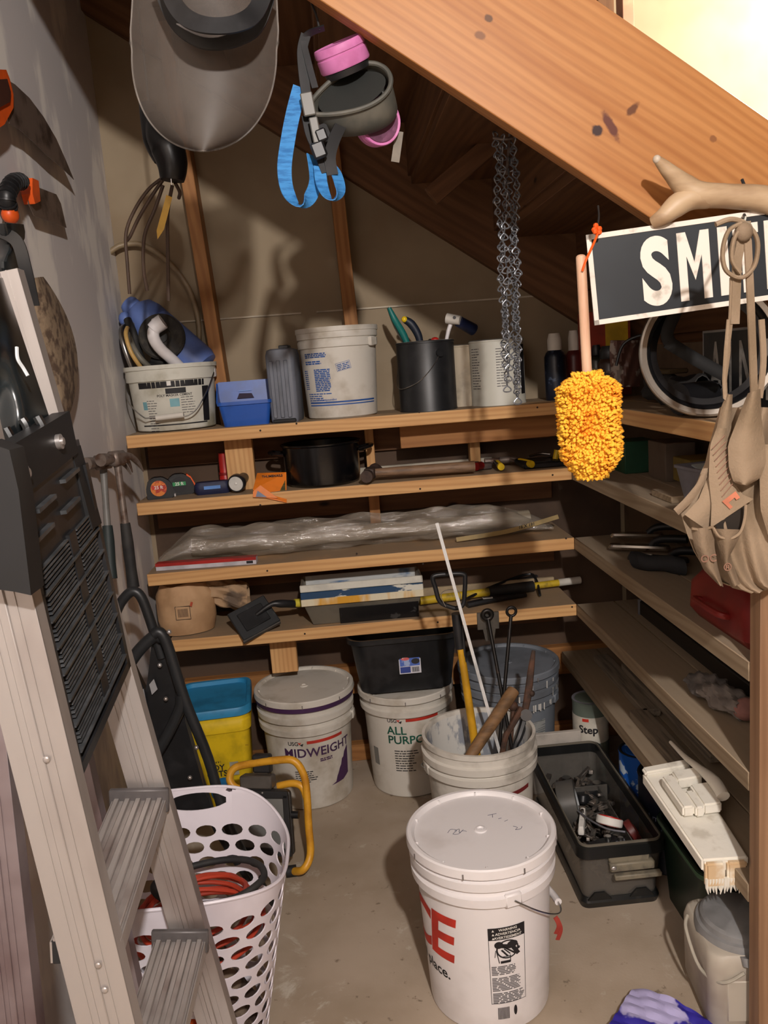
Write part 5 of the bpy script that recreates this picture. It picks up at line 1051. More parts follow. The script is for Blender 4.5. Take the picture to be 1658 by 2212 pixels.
# ---- cord bundle
t = thing('cord_bundle', 'black plug bundle with looped brown cords and a yellow tag hanging behind the face shield', 'cords', at(365, 340, Y=2.15))
part('plug_body', G().tube([at(335, 250, Y=2.14), at(345, 290, Y=2.13), at(362, 320, Y=2.12), at(372, 355, Y=2.12), at(372, 390, Y=2.12)], [.020, .034, .040, .036, .028], 16), mat('rubber_black', (22, 22, 23), .35, bmp=.4, bsc=30), t)
part('plug_body', G().tube([at(318, 225, Y=2.16), at(332, 300, Y=2.15), at(350, 345, Y=2.14)], [.020, .026, .020], 12), BLACK, t)
BRC = mat('brown_cord', (74, 56, 44), .6)
for pts in ([(350, 385), (320, 410), (290, 455), (272, 505), (275, 570), (280, 635)], [(352, 388), (330, 420), (300, 470), (280, 512), (272, 520)], [(352, 400), (335, 450), (312, 510), (310, 580), (318, 628)], [(372, 400), (362, 460), (362, 530), (364, 650)], [(378, 395), (388, 415), (386, 428)]):
    part('cord', G().tube([at(x, y, Y=2.14+.06*i/len(pts)) for i, (x, y) in enumerate(pts)], .0044, 8), BRC, t)
part('yellow_tag', G().add([at(x, y, Y=2.08) for x, y in ((359, 421), (372, 426), (354, 496), (340, 517), (338, 498))]+[at(x, y, Y=2.083) for x, y in ((359, 421), (372, 426), (354, 496), (340, 517), (338, 498))], [[0, 1, 2, 3, 4], [9, 8, 7, 6, 5], [0, 5, 6, 1], [1, 6, 7, 2], [2, 7, 8, 3], [3, 8, 9, 4], [4, 9, 5, 0]]), mat('tag_yellow', (206, 160, 44), .5), t)
part('plug_clip', G().box(at(370, 393, Y=2.085), (.002, .002, .014)), STEEL, t)
hook(t, at(322, 230, Y=2.16), V((at(322, 230, Y=2.16).x, 2.16, 2.36)), .003)
# ---- respirator
PNK = mat('filter_pink', (206, 122, 178), .55, col2=(186, 104, 156), sc=20); PNK2 = mat('filter_face_pink', (178, 140, 158), .8)
t = thing('respirator', 'half-mask respirator with two pink filters and blue straps hanging under the stair board', 'respirator', at(760, 190, Y=1.66))
def filt(px, py, Y, ax, r, h, nm='pink_filter'):
    c = at(px, py, Y=Y); ax = V(ax).normalized(); x_ = ax.cross(V((0, 1, 0.2))).normalized(); M = basis(c, x_, ax.cross(x_), ax)
    f_ = part(nm, G().lathe([(0, -h), (r*.96, -h), (r, -h+.003), (r, -h*.45), (r*.965, -h*.42), (r*.965, -h*.36), (r, -h*.33), (r, -.003), (r*.96, 0), (r*.9, -.002), (0, -.002)], 44, M), PNK, t); return M, f_
M, f1 = filt(729, 92, 1.615, (-.30, -.36, .88), .047, .040); part('filter_back', G().lathe([(0, -.052), (.040, -.052), (.043, -.041), (0, -.041)], 32, M), BLACK, t)
M, f2 = filt(822, 262, 1.66, (.35, -.86, -.15), .043, .030); part('filter_face', G().lathe([(0, .0005), (.036, .0005)], 32, M), mat('filter_dim', (150, 96, 128), .6), t)
GR = mat('mask_grey', (72, 72, 66), .6, col2=(98, 94, 84), sc=12); GRd = mat('mask_inner', (24, 27, 24), .5)
oc, ux, uy = at(754, 200, Y=1.615), V((.93, .05, .36)).normalized(), V((-.25, .35, .9)).normalized(); nz_ = ux.cross(uy).normalized(); uy = nz_.cross(ux); Mm = basis(oc, ux, uy, nz_)
if nz_.y > 0: nz_ = -nz_; Mm = basis(oc, ux, uy, nz_)
def cup(u, v):
    a = 2*PI*u; r0 = 1+.18*math.cos(a)+.06*math.cos(3*a); k = (1.0, 1.06, 1.02, .80, .45, .02)[0]
    d = v; rr = (1-.15*d)*(1 if d < .9 else (1-d)*10); zz = .0-.062*d
    return Mm @ V((.080*math.cos(a)*rr+.014*d, .040*(1+.34*math.cos(a))*math.sin(a)*(rr+.25*math.sin(PI*d))-.022*d, zz))
part('face_cup', G().grid(cup, 40, 14, cu=True, t=.003), GR, t)
part('cup_inside', G().lathe([(0, -.012), (.95, -.008), (1.0, -.004)], 32, Mm @ Matrix.Diagonal((.066, .034, 1, 1)) @ Tm(.08, .0, 0)), GRd, t)
part('cup_lip', G().tube([Mm @ V((.080*math.cos(a), .040*(1+.34*math.cos(a))*math.sin(a), .002)) for a in [2*PI*i/20 for i in range(20)]], .0045, 8, closed=True, n=3), GR, t)
part('centre_valve', G().lathe([(0, .02), (.020, .02), (.026, 0), (0, 0)], 20, basis(at(735, 165, Y=1.66), V((1, 0, 0)), V((0, 0, 1)), V((0, -1, 0)))), BLACK, t)
BLS = mat('strap_blue', (62, 140, 206), .7, col2=(40, 108, 172), sc=30, bmp=.4, bsc=300, stretch=(1, 1, 5))
def q(pts, Y=1.62): return [at(*p[:2], Y=(p[2] if len(p) > 2 else Y)) for p in pts]
part('blue_strap', G().strap(q([(648, 188), (634, 240), (622, 300), (614, 365, 1.60), (622, 415, 1.60), (646, 444, 1.60), (670, 425, 1.61), (680, 390, 1.62), (672, 335, 1.63)]), [V((1, .1, 0)), V((1, .1, 0)), V((1, .2, 0)), V((1, .3, .2)), V((.8, .5, .3)), V((.3, .9, .2)), V((.8, .6, 0)), V((.7, .7, 0)), V((.6, .8, 0))], .026, .0016), BLS, t)
part('blue_strap', G().strap(q([(690, 360), (694, 395, 1.61), (706, 424, 1.60), (722, 430, 1.60), (734, 408, 1.61), (726, 375, 1.63), (712, 355, 1.64)]), [V((.9, .4, 0)), V((.8, .5, .2)), V((.5, .8, .2)), V((.2, 1, .2)), V((.7, .7, 0)), V((.8, .5, 0)), V((.8, .5, 0))], .024, .0016), BLS, t)
for pts, wd in (([(660, 75), (652, 110), (655, 160), (662, 210)], .018), ([(700, 60), (668, 72), (656, 90), (664, 130), (680, 190)], .012), ([(664, 250), (672, 290), (690, 330), (706, 372)], .022), ([(740, 262), (722, 300), (712, 340), (718, 378)], .022), ([(690, 270), (700, 300), (680, 325)], .024)):
    part('black_strap', G().strap(q(pts), V((1, .3, .1)), wd, .003), BLACK, t)
part('buckle', G().box((0, 0, 0), (.022, .006, .040), frame(at(665, 225, Y=1.60), (1, 0, .12), (-.15, 0, 1)), bev=.002).box((.004, 0, -.045), (.016, .005, .045), frame(at(665, 225, Y=1.60), (1, 0, .12), (-.15, 0, 1)), bev=.002), mat('buckle_grey', (96, 94, 88), .45), t)
part('buckle', G().box((0, 0, 0), (.020, .010, .022), frame(at(694, 292, Y=1.60), (1, 0, .3), (0, 0, 1)), bev=.003).box((-.014, 0, -.022), (.026, .010, .03), frame(at(694, 292, Y=1.60), (1, 0, .3), (0, 0, 1)), bev=.004), BLACK, t)
part('grey_tag', G().strap(q([(862, 284), (858, 315), (853, 350)], 1.70), V((1, 0, .1)), .016, .001), mat('tag_grey', (130, 122, 110), .7), t)
part('tag_thread', G().tube([at(862, 284, Y=1.70), at(850, 250, Y=1.70), at(842, 235, Y=1.69)], .0012, 5), BLACK_M, t)
hook(t, at(690, 66, Y=1.62), V((at(690, 66, Y=1.62).x-.01, 1.63, zb(at(690, 66, Y=1.62).x)+.02)))
# ---- chains
ZN = mat('zinc_chain', (132, 135, 140), .36, metal=.5, col2=(100, 102, 108), sc=60)
t = thing('hanging_chain', 'looped zinc twisted-wire chains hanging from under the stair board', 'chain', at(1092, 300, Y=1.90))
pts = []
for i in range(21):
    a = 2*PI*i/20; w_ = .0088*math.sin(2*a); z_ = .0148*math.cos(a); pts.append(V((w_, 0, z_)) if z_ > 0 else V((0, w_, z_)))
link = G().tube(pts[:-1], .0017, 5, closed=True, n=2).mesh('link', ZN)
M0 = MW[t.name].inverted()
for (xt, yt, xb, yb, ph, Yc_) in ((1070, 300, 1094, 822, 0, 1.900), (1086, 306, 1097, 846, .5, 1.885), (1098, 306, 1115, 838, .2, 1.905), (1112, 312, 1118, 868, .7, 1.890)):
    a, b_ = at(xt, yt, Y=Yc_), at(xb, yb, Y=Yc_); n = int((b_-a).length/.0236); d = (b_-a).normalized()
    for i in range(n+1):
        o = bpy.data.objects.new('link', link); COL.objects.link(o); o.parent = t
        p = a+d*(.0236*i)+V((.0035*math.sin(i*.9+ph*6), .002*math.cos(i*1.3), 0)); o.matrix_local = M0 @ Tm(p) @ R('Z', 35+ph*120+random.uniform(-14, 14)+12*math.sin(i*.5)) @ R('Y', 2.5)
pt = at(1090, 296, Y=1.90); part('chain_hook', G().tube([pt+V((-.025, 0, .0)), pt+V((-.01, -.01, -.006)), pt+V((.012, -.01, -.006)), pt+V((.028, 0, 0)), pt+V((.02, 0, .05)), pt+V((0, 0, zb(pt.x)+.03-pt.z))], .0035, 8), DSTEEL, t)
# ---- duster
t = thing('chenille_duster', 'fluffy orange-yellow duster on a pale wooden stick hanging beside the sign', 'duster', at(1272, 920, Y=1.47))
a, b_ = at(1254, 556, Y=1.475), at(1268, 815, Y=1.475); part('stick', G().tube([a, (a+b_)/2, b_], .0087, 18, n=2), mat('dowel', (214, 176, 146), .5, col2=(196, 152, 122), sc=10, stretch=(8, 8, .6)), t); part('stick_tip', G().ball(a, .0087, 14, sc=(1, 1, .6)), mat('dowel', (214, 176, 146), .5), t)
part('orange_cord', G().tube([at(1257, 586, Y=1.464), at(1266, 560, Y=1.462), at(1280, 530, Y=1.475), at(1289, 508, Y=1.485), at(1290, 496, Y=1.49)], .0022, 6), ORG, t)
g = G(); [g.ball(at(1290, 494, Y=1.488)+V((random.uniform(-.006, .006), random.uniform(-.004, .004), random.uniform(-.008, .008))), .005, 8) for _ in range(7)]; part('cord_knot', g, ORG, t)
c0, c1 = at(1268, 812, Y=1.475), at(1278, 1024, Y=1.475); d = c1-c0; L_ = d.length; d.normalize(); DU = mat('chenille', (255, 194, 58), .85, col2=(250, 160, 30), sc=24, lo=.45, hi=.68)
M = frame(c0, d, V((1, 0, 0))); rad = lambda s: (.0520*min(1, (max(0, s+.004)/.022)**.5) if s < .018 else .0520*(1-max(0, (s-(L_-.045))/.06)**2*.85))
g = G().lathe([(0, -.004)]+[(rad(s)*.86, s) for s in [L_*i/14 for i in range(15)]]+[(0, L_+.002)], 28, M @ R('Y', 90)); g2 = G()
random.seed(3)
for i in range(3400):
    s = random.uniform(-.006, L_+.006); a = random.uniform(0, 2*PI)
    cap = s > L_-.02; r_ = rad(min(max(s, .001), L_))*random.uniform(.86, 1.06) if not (cap and random.random() < .45) else rad(L_)*math.sqrt(random.random())
    if cap and r_ < rad(L_)*.8: s = L_+random.uniform(-.002, .006)
    p = c0+d*s+(M.to_3x3() @ V((0, math.sin(a), math.cos(a))))*r_; e = .0038*random.uniform(.8, 1.3); dr = (p-(c0+d*min(max(s, .02), L_-.02))).normalized()
    x_ = dr.cross(V((.3, .2, 1))).normalized(); y_ = dr.cross(x_)
    g2.add([p+dr*e*1.25, p+x_*e, p+y_*e, p-x_*e, p-y_*e, p-dr*e], [[0, 1, 2], [0, 2, 3], [0, 3, 4], [0, 4, 1], [5, 2, 1], [5, 3, 2], [5, 4, 3], [5, 1, 4]])
core = part('duster_core', g, DU, t); part('chenille_nubs', g2, DU, t, stuff=True, ang=80)
hook(t, at(1290, 490, Y=1.49), at(1292, 470, Y=1.555)+V((0, 0, .02)), .0018)
# ---- long dark sign with white letters
tilt = math.radians(3.9); ux = V((math.cos(tilt), -.02, math.sin(tilt))).normalized(); uz = V((-math.sin(tilt), 0, math.cos(tilt))); TL = at(1264, 508, Y=1.515)
t = thing('name_sign', 'long black sign with worn white block letters and white border hanging under the antler', 'sign', TL+ux*.28-uz*.08)
M = basis(TL, ux, ux.cross(-uz), uz); SHt = .158; SW = .62
if (M.to_3x3() @ V((0, 1, 0))).y > 0: M = basis(TL, ux, -(ux.cross(-uz)), uz)
# local: x right, y toward camera, z up
def spl(x0, z0, x1, z1, y, th): return G().box(((x0+x1)/2, y, (z0+z1)/2), (x1-x0, th, z1-z0), M, bev=.0004)
part('sign_plate', spl(0, -SHt, SW, 0, 0, .003), mat('sign_black', (22, 27, 32), .5, col2=(30, 36, 41), sc=7), t)
SWH = mat('sign_white', (224, 216, 204), .6, col2=(176, 166, 152), sc=26, lo=.55, hi=.72)
for r_ in ((0, -.009, SW, 0), (0, -SHt, SW, -SHt+.009), (0, -SHt, .009, 0), (SW-.009, -SHt, SW, 0)): part('sign_border', spl(*r_, .0022, .002), SWH, t)
xs = {}
def sx_(px): return (at(px, 585, Y=1.51)-TL).dot(ux)
lh, sw_ = .119, .0175
def blk(ch, wd):
    h = lh/2; w2 = wd/2; k = sw_
    if ch == 'M': return [[(-w2, -h), (-w2+k*.86, -h), (-w2+k*.86, h*.30), (0, -h*.42), (w2-k*.86, h*.30), (w2-k*.86, -h), (w2, -h), (w2, h), (w2-k*.9, h), (0, h*.10), (-w2+k*.9, h), (-w2, h)]]
    if ch == 'I': return [[(-k/2, -h), (k/2, -h), (k/2, h), (-k/2, h)]]
    if ch == 'T': return [[(-k/2, -h), (k/2, -h), (k/2, h-k), (w2, h-k), (w2, h), (-w2, h), (-w2, h-k), (-k/2, h-k)]]
    return [[(-w2, -h), (-w2+k, -h), (-w2+k, -k/2), (w2-k, -k/2), (w2-k, -h), (w2, -h), (w2, h), (w2-k, h), (w2-k, k/2), (-w2+k, k/2), (-w2+k, h), (-w2, h)]]
for ch, px, wd in (('S', 1417, .052), ('M', 1500, .058), ('I', 1563, .018), ('T', 1612, .046), ('H', 1684, .054)):
    x_ = sx_(px)
    if ch == 'S':
        v_, f_ = txt(ch, .165, .045, cond=.74); z0_ = (min(p.y for p in v_)+max(p.y for p in v_))/2; x0_ = (min(p.x for p in v_)+max(p.x for p in v_))/2
        sc_ = lh*1.02/(max(p.y for p in v_)-min(p.y for p in v_)); g = G().add([M @ V(((p.x-x0_)*sc_+x_, .0028, (p.y-z0_)*sc_-SHt/2)) for p in v_], f_)
    else:
        g = G(); [g.prism([(x_+x, z-SHt/2) for x, z in pl], .0012, M @ Tm(0, .0022, 0)) for pl in blk(ch, wd)]
    part('sign_letter', g, SWH, t)
hook(t, M @ V((.30, 0, -.004)), M @ V((.30, -.03, .06)), .003)
# ---- antler
ANT = mat('antler', (184, 158, 126), .5, col2=(150, 122, 92), sc=9, lo=.4, hi=.65, bmp=.3, bsc=40, stretch=(.6, 2, 2)); t = thing('deer_antler', 'forked tan deer antler lying across the stair board above the sign', 'antler', at(1520, 430, Y=1.51)); YA = 1.50
g = G().tube([at(x, y, Y=YA+dy) for x, y, dy in ((1760, 470, 0), (1658, 432, 0), (1570, 424, 0), (1510, 420, 0), (1478, 402, 0), (1450, 376, -.01), (1430, 356, -.015), (1417, 343, -.02))], [.030, .023, .021, .022, .020, .014, .010, .006], 18, n=5)
part('antler_beam', g, ANT, t); part('antler_tine', G().tube([at(x, y, Y=YA+dy) for x, y, dy in ((1530, 428, 0), (1490, 428, 0), (1458, 446, 0), (1432, 468, 0), (1408, 482, .01))], [.018, .021, .020, .015, .010], 16), ANT, t); part('antler_tip', G().ball(at(1418, 344, Y=YA-.02), .0072, 12), mat('antler_tip', (206, 190, 170), .5), t)
# ---- canvas apron
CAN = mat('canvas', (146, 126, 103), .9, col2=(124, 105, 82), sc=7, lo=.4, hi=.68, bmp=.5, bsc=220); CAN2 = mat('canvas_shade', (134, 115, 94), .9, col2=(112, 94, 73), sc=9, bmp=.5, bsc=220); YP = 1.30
t = thing('canvas_apron', 'beige canvas tool apron with pockets and red print hanging by tied straps', 'apron', at(1600, 1060, Y=YP))
LB_ = [(880, 1556), (920, 1545), (960, 1533), (1000, 1524), (1050, 1500), (1085, 1470), (1110, 1470), (1150, 1482), (1190, 1497), (1225, 1518), (1255, 1545), (1272, 1572), (1280, 1600)]
def lb(y):
    for (a, b_), (c, d_) in zip(LB_, LB_[1:]):
        if y <= c: return b_+(d_-b_)*(y-a)/(c-a)
    return LB_[-1][1]
def body(u, v):
    y = 880+400*v; x0 = lb(y); x1 = 1760-60*v; yy = y-28*max(0, v-.9)*10*(2*abs(u-.35))**2*.0
    if v > .93: yy = y-(v-.93)/.07*38*max(0, (abs(u-.3)-.1))*1.2
    return at(x0+(x1-x0)*u, yy, Y=YP+.004-.035*math.sin(PI*u)*(.35+.65*v)-.012*math.sin(17*u+3*v)*(1-.4*v)-.006*math.sin(31*u-5*v))
part('apron_body', G().grid(body, 70, 46, t=.0015), CAN, t)
def patch(nm, L_, Y_, mt, nv=10, amp=.008, off=0, th=.0012, par=None):
    """cloth panel between a left and a right photo outline (y, x) pairs"""
    l, r_ = L_
    def ev(P_, v): s = v*(len(P_)-1); i = min(int(s), len(P_)-2); f_ = s-i; return (P_[i][0]+(P_[i+1][0]-P_[i][0])*f_, P_[i][1]+(P_[i+1][1]-P_[i][1])*f_)
    def fn(u, v): a, b_ = ev(l, v), ev(r_, v); return at(a[0]+(b_[0]-a[0])*u, a[1]+(b_[1]-a[1])*u, Y=Y_-amp*math.sin(PI*u)+off*v)
    return part(nm, G().grid(fn, 14, nv*2, t=th), mt, par or t)
patch('bib_panel', ([(1570, 852), (1558, 880), (1545, 940), (1532, 1020), (1508, 1080), (1478, 1112)], [(1580, 852), (1578, 900), (1576, 960), (1572, 1040), (1548, 1100), (1530, 1148)]), YP-.018, CAN)
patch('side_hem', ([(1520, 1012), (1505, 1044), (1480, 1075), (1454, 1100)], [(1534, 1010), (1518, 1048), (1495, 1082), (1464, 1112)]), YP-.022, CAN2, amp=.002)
fp = patch('logo_flap', ([(1548, 925), (1534, 960), (1530, 1030), (1536, 1090), (1534, 1140)], [(1568, 925), (1572, 985), (1580, 1040), (1604, 1070), (1626, 1078)]), YP-.030, CAN, amp=.006)
patch('folded_strap_left', ([(1570, 690), (1563, 760), (1560, 820), (1562, 860)], [(1575, 690), (1576, 760), (1568, 820), (1570, 870), ]), YP-.02, CAN, amp=.002)
patch('hanging_flap', ([(1616, 850), (1598, 895), (1572, 960), (1574, 1010), (1584, 1040), (1600, 1046)], [(1640, 840), (1642, 900), (1650, 960), (1652, 1000), (1640, 1032), (1612, 1048)]), YP-.045, CAN, amp=.014)
patch('right_fold', ([(1648, 960), (1640, 1030), (1642, 1100), (1660, 1160)], [(1720, 960), (1720, 1060), (1720, 1140), (1720, 1200)]), YP-.040, CAN, amp=.01)
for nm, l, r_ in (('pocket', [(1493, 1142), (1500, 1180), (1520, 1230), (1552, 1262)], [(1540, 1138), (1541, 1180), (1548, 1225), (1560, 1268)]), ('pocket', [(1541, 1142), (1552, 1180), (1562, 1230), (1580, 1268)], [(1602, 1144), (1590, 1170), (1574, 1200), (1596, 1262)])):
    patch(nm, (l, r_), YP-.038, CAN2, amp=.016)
part('pocket_rim', G().tube([at(x, y, Y=YP-.052) for x, y in ((1540, 1140), (1552, 1158), (1568, 1163), (1586, 1160), (1600, 1146), (1608, 1118), (1610, 1090))], .0022, 6), CAN, t); part('pocket_rim', G().tube([at(x, y, Y=YP-.050) for x, y in ((1493, 1142), (1515, 1144), (1540, 1138))], .0022, 6), CAN, t)
patch('pocket_gap', ([(1544, 1134), (1550, 1148), (1560, 1160)], [(1608, 1092), (1606, 1120), (1596, 1150)]), YP-.034, mat('gap_dark', (34, 26, 18), .9), amp=.001)
# the straps tied at the top, one looped
for pts, wd in (([(1606, 478), (1600, 520), (1592, 560), (1590, 600), (1588, 650), (1586, 700)], .016), ([(1612, 478), (1616, 560), (1620, 640), (1624, 740), (1628, 850)], .013), ([(1580, 600), (1578, 680), (1572, 740)], .007), ([(1644, 690), (1648, 780), (1640, 860)], .010)):
    part('strap', G().strap([at(x, y, Y=YP-.012) for x, y in pts], V((1, .25, 0)), wd, .0028), CAN, t)
part('strap_loop', G().tube([at(x, y, Y=YP-.02) for x, y in ((1600, 482), (1572, 500), (1560, 545), (1568, 585), (1600, 600), (1628, 575), (1636, 530), (1626, 500), (1606, 490), (1585, 515), (1580, 560), (1598, 590))], .0034, 8, flat=1.3), CAN, t)
part('strap_loop', G().tube([at(x, y, Y=YP-.018) for x, y in ((1545, 485), (1575, 474), (1600, 478), (1618, 490))], .004, 8), CAN, t)
part('strap_knot', G().ball(at(1606, 500, Y=YP-.018), .014, 14, sc=(1, .8, 1.1)), CAN2, t)
hook(t, at(1606, 480, Y=YP-.01), at(1606, 462, Y=1.53), .0025)
# printing on the apron
RP = mat('faded_red_print', (206, 126, 96), .85); BP = mat('faded_brown_print', (136, 100, 82), .85)
def decal(nm, outl, Y_, mt):
    P_ = [at(x, y, Y=Y_) for x, y in outl]; g = G().add(P_, [list(range(len(P_)))]); return part(nm, g, mt, t)
decal('logo_print', [(1559, 1083), (1588, 1061), (1598, 1075), (1590, 1080), (1586, 1075), (1573, 1086), (1582, 1095), (1576, 1100)], YP-.0395, RP)
for k in range(9):
    x, y = 1539+k*2.6, 955+k*13; part('stripe_print', G().tube([at(x-1, y+14, Y=YP-.0385), at(x+26-k*.5, y-14, Y=YP-.0385)], .0008, 4, n=1), BP, t)
for s_, x, y in (('OC', 1530, 1207), ('®', 1571, 1226)):
    v_, f_ = txt(s_, .017, .015); q_ = at(x, y, Y=YP-.058); part('pocket_print', G().add([q_+V((p.x, 0, p.y)) for p in v_], f_), BP, t)
# ================================================================== floor things
# ---- laundry basket
BW = mat('basket_white', (222, 216, 224), .42, col2=(206, 198, 206), sc=5); bc = (-.385, 1.50)
def ztop(u):
    a = 2*PI*u; d1 = abs((a-PI/2+PI) % (2*PI)-PI); d2 = abs((a+PI/2+PI) % (2*PI)-PI); return .440+.060*math.exp(-(d1/.80)**4)+.032*math.exp(-(d2/.95)**4)
def bsk(u, z):
    a = 2*PI*u; A_, B2 = .128+.20*z, .108+.155*z; n_ = 3.0; c_, s_ = math.cos(a), math.sin(a); k = (abs(c_)**n_+abs(s_)**n_)**(-1/n_); return V((bc[0]+A_*k*c_, bc[1]+B2*k*s_, z))
NC, R0, RHt, NR = 24, .055, .0335, 11
g = G()
def cell(u0, u1, z0f, z1f, nu, nz2, ex, ez, zc=None):
    bd = [(i/nu, 0) for i in range(nu)]+[(1, i/nz2) for i in range(nz2)]+[(1-i/nu, 1) for i in range(nu)]+[(0, 1-i/nz2) for i in range(nz2)]; n = len(bd)
    def pos(a, b_):
        u = u0+(u1-u0)*a; return bsk(u, z0f(u)+(z1f(u)-z0f(u))*b_)
    o = [pos(a, b_) for a, b_ in bd]; i_ = []
    for a, b_ in bd: th_ = math.atan2((b_-.5), (a-.5)); i_.append(pos(.5+ex*math.cos(th_), .5+ez*math.sin(th_)))
    md = [pos(.5+(ex+.03)*math.cos(math.atan2(b_-.5, a-.5)), .5+(ez+.03)*math.sin(math.atan2(b_-.5, a-.5))) for a, b_ in bd]
    g.add(o+i_, [[k, (k+1) % n, n+(k+1) % n, n+k] for k in range(n)])
for r_ in range(NR):
    off = .5*(r_ % 2)/NC
    for c_ in range(NC): cell(c_/NC+off, (c_+1)/NC+off, lambda u, r_=r_: R0+RHt*r_, lambda u, r_=r_: R0+RHt*(r_+1), 4, 4, .40, .385)
zT = R0+RHt*NR; offT = 0
H0_, H1_ = 5, 7     # columns holding the handle opening at the far side
g.grid(lambda u, v: bsk(u, .003+(R0-.003)*v), 96, 4, cu=True)
def topband(ca, cb):
    g.grid(lambda u, v: bsk((ca+(cb-ca)*u)/NC, zT+(ztop((ca+(cb-ca)*u)/NC)-zT)*v), int((cb-ca)*4)+1, 8)
topband(H1_+.0, NC+4.9999999) if False else None
topband(7.0, 28.5); cell(4.5/NC, 7.0/NC, lambda u: zT+.020, lambda u: ztop(u), 10, 3, .44, .33)
g.grid(lambda u, v: bsk((4.5+2.5*u)/NC, zT+.020*v), 11, 3)
g.grid(lambda u, v: bsk(u, .003)*1.0 if v > .5 else V((bc[0], bc[1], .003))+(bsk(u, .003)-V((bc[0], bc[1], .003)))*v*2, 96, 3, cu=True)
vs_, fs_ = g.v, g.f; b = bmesh.new(); bv = [b.verts.new(p) for p in vs_]
for f_ in fs_:
    try: b.faces.new([bv[i] for i in f_])
    except ValueError: pass
bmesh.ops.remove_doubles(b, verts=b.verts[:], dist=.0004); bmesh.ops.recalc_face_normals(b, faces=b.faces); bmesh.ops.solidify(b, geom=b.faces[:], thickness=.0026); b.verts.index_update()
g = G(); g.v = [v.co.copy() for v in b.verts]; g.f = [[v.index for v in f_.verts] for f_ in b.faces]; b.free()
t = thing('laundry_basket', 'white plastic laundry basket with oval holes standing behind the stepladder', 'basket', (bc[0], bc[1], 0)); part('basket_shell', g, BW, t, ang=50)
part('rim', G().tube([bsk(i/60, ztop(i/60)) for i in range(60)], .0035, 8, closed=True, n=2), BW, t)
t = thing('red_cord_coil', 'coil of red extension cord inside the laundry basket', 'cord', (bc[0]+.02, 1.50, .28)); RCD = mat('cord_red', (178, 58, 34), .5)
for k in range(9):
    a0 = random.uniform(0, 6); part('cord_turn', G().tube([V((bc[0]+.03+(.13-.004*k)*math.cos(a0+2*PI*i/16)+random.uniform(-.006, .006), 1.50+(.105-.003*k)*math.sin(a0+2*PI*i/16), .300+.007*k+.012*math.sin(a0+2*PI*i/16+k))) for i in range(16)], .0048, 8, closed=True, n=3), RCD, t)
t = thing('rubber_hose', 'black rubber hose coil inside the laundry basket above the red cord', 'hose', (bc[0], 1.52, .35)); part('hose_turn', G().tube([V((bc[0]+.05+.11*math.cos(2*PI*i/14), 1.54+.07*math.sin(2*PI*i/14), .372+.004*math.sin(i))) for i in range(14)], .007, 10, closed=True, n=4), BLACK_M, t)
t = thing('brown_work_clothes', 'dark brown cloth heap filling the bottom of the laundry basket', 'cloth', (bc[0], 1.5, .01)); part('cloth_heap', G().grid(lambda u, v: V((bc[0]+(.13-.09*v**3)*math.cos(2*PI*u)*(1+.08*math.sin(7*u*PI+5*v)), 1.5+(.105-.08*v**3)*math.sin(2*PI*u)*(1+.08*math.sin(9*u*PI)), .012+.26*v+.012*math.sin(11*u+7*v))), 36, 14, cu=True), mat('cloth_brown', (58, 42, 34), .9, col2=(120, 104, 88), sc=12, lo=.5, hi=.6), t)
t = thing('cord_reel', 'orange plastic reel glimpsed low in the laundry basket', 'reel', (bc[0]-.02, 1.42, .12)); part('reel_body', G().lathe([(0, -.03), (.05, -.03), (.05, -.022), (.03, -.02), (.03, .02), (.05, .022), (.05, .03), (0, .03)], 28, Tm(bc[0]+.02, 1.385, .13) @ R('X', 90)), ORG, t)
# ---- halogen work light
WY = mat('lamp_yellow', (220, 160, 44), .42, col2=(190, 130, 34), sc=18); t = thing('work_light', 'halogen work light with yellow tube stand on the floor behind the basket', 'work light', at(600, 1885, Z=0))
fr = [at(632, 1882, Z=.015), at(655, 1878, Y=2.06), at(670, 1845, Y=2.08), at(666, 1780, Y=2.10), at(662, 1710, Y=2.12), at(655, 1672, Y=2.13), at(635, 1644, Y=2.14), at(600, 1642, Y=2.15), at(530, 1652, Y=2.17), at(503, 1662, Y=2.17), at(496, 1685, Y=2.16), at(512, 1703, Y=2.15), at(545, 1703, Y=2.14)]
part('stand_tube', G().tube(fr, .0105, 14, n=5), WY, t); part('stand_tube', G().tube([at(600, 1698, Y=2.15), at(632, 1692, Y=2.14), at(652, 1700, Y=2.13), at(662, 1725, Y=2.12)], .0100, 12), WY, t)
part('rubber_foot', G().cyl(at(640, 1880, Z=.016), at(618, 1883, Z=.016), .0155, seg=16), BLACK_M, t)
lo_ = at(560, 1775, Y=2.10); ux = V((.97, -.22, .0)).normalized(); uz_ = V((.0, .30, .95)).normalized(); nn = ux.cross(uz_).normalized(); M = basis(lo_, ux, -nn, uz_)
if (M.to_3x3() @ V((0, -1, 0))).y > 0: M = basis(lo_, ux, nn, uz_)
part('lamp_housing', loft(G(), [(.10, .07, .01, 0), (.165, .155, .01, .045), (.185, .172, .012, .050), (.185, .172, .012, .066), (.178, .166, .01, .068)], M @ R('X', 90) @ Tm(0, 0, -.06)), mat('lamp_black', (34, 33, 34), .5), t)
GLS = mat('lamp_glass', (150, 152, 150), .2, metal=.6, col2=(176, 176, 172), sc=4, bmp=.15, bsc=120); part('lamp_glass', G().box((.0, -.0105, .0), (.150, .003, .132), M, bev=.001), GLS, t)
for x_, z_, w_, h_ in ((0, .075, .180, .020), (0, -.075, .180, .020), (.083, 0, .016, .150), (-.083, 0, .016, .150)): part('lamp_bezel', G().box((x_, -.012, z_), (w_, .012, h_), M, bev=.002), mat('lamp_black', (34, 33, 34), .5), t)
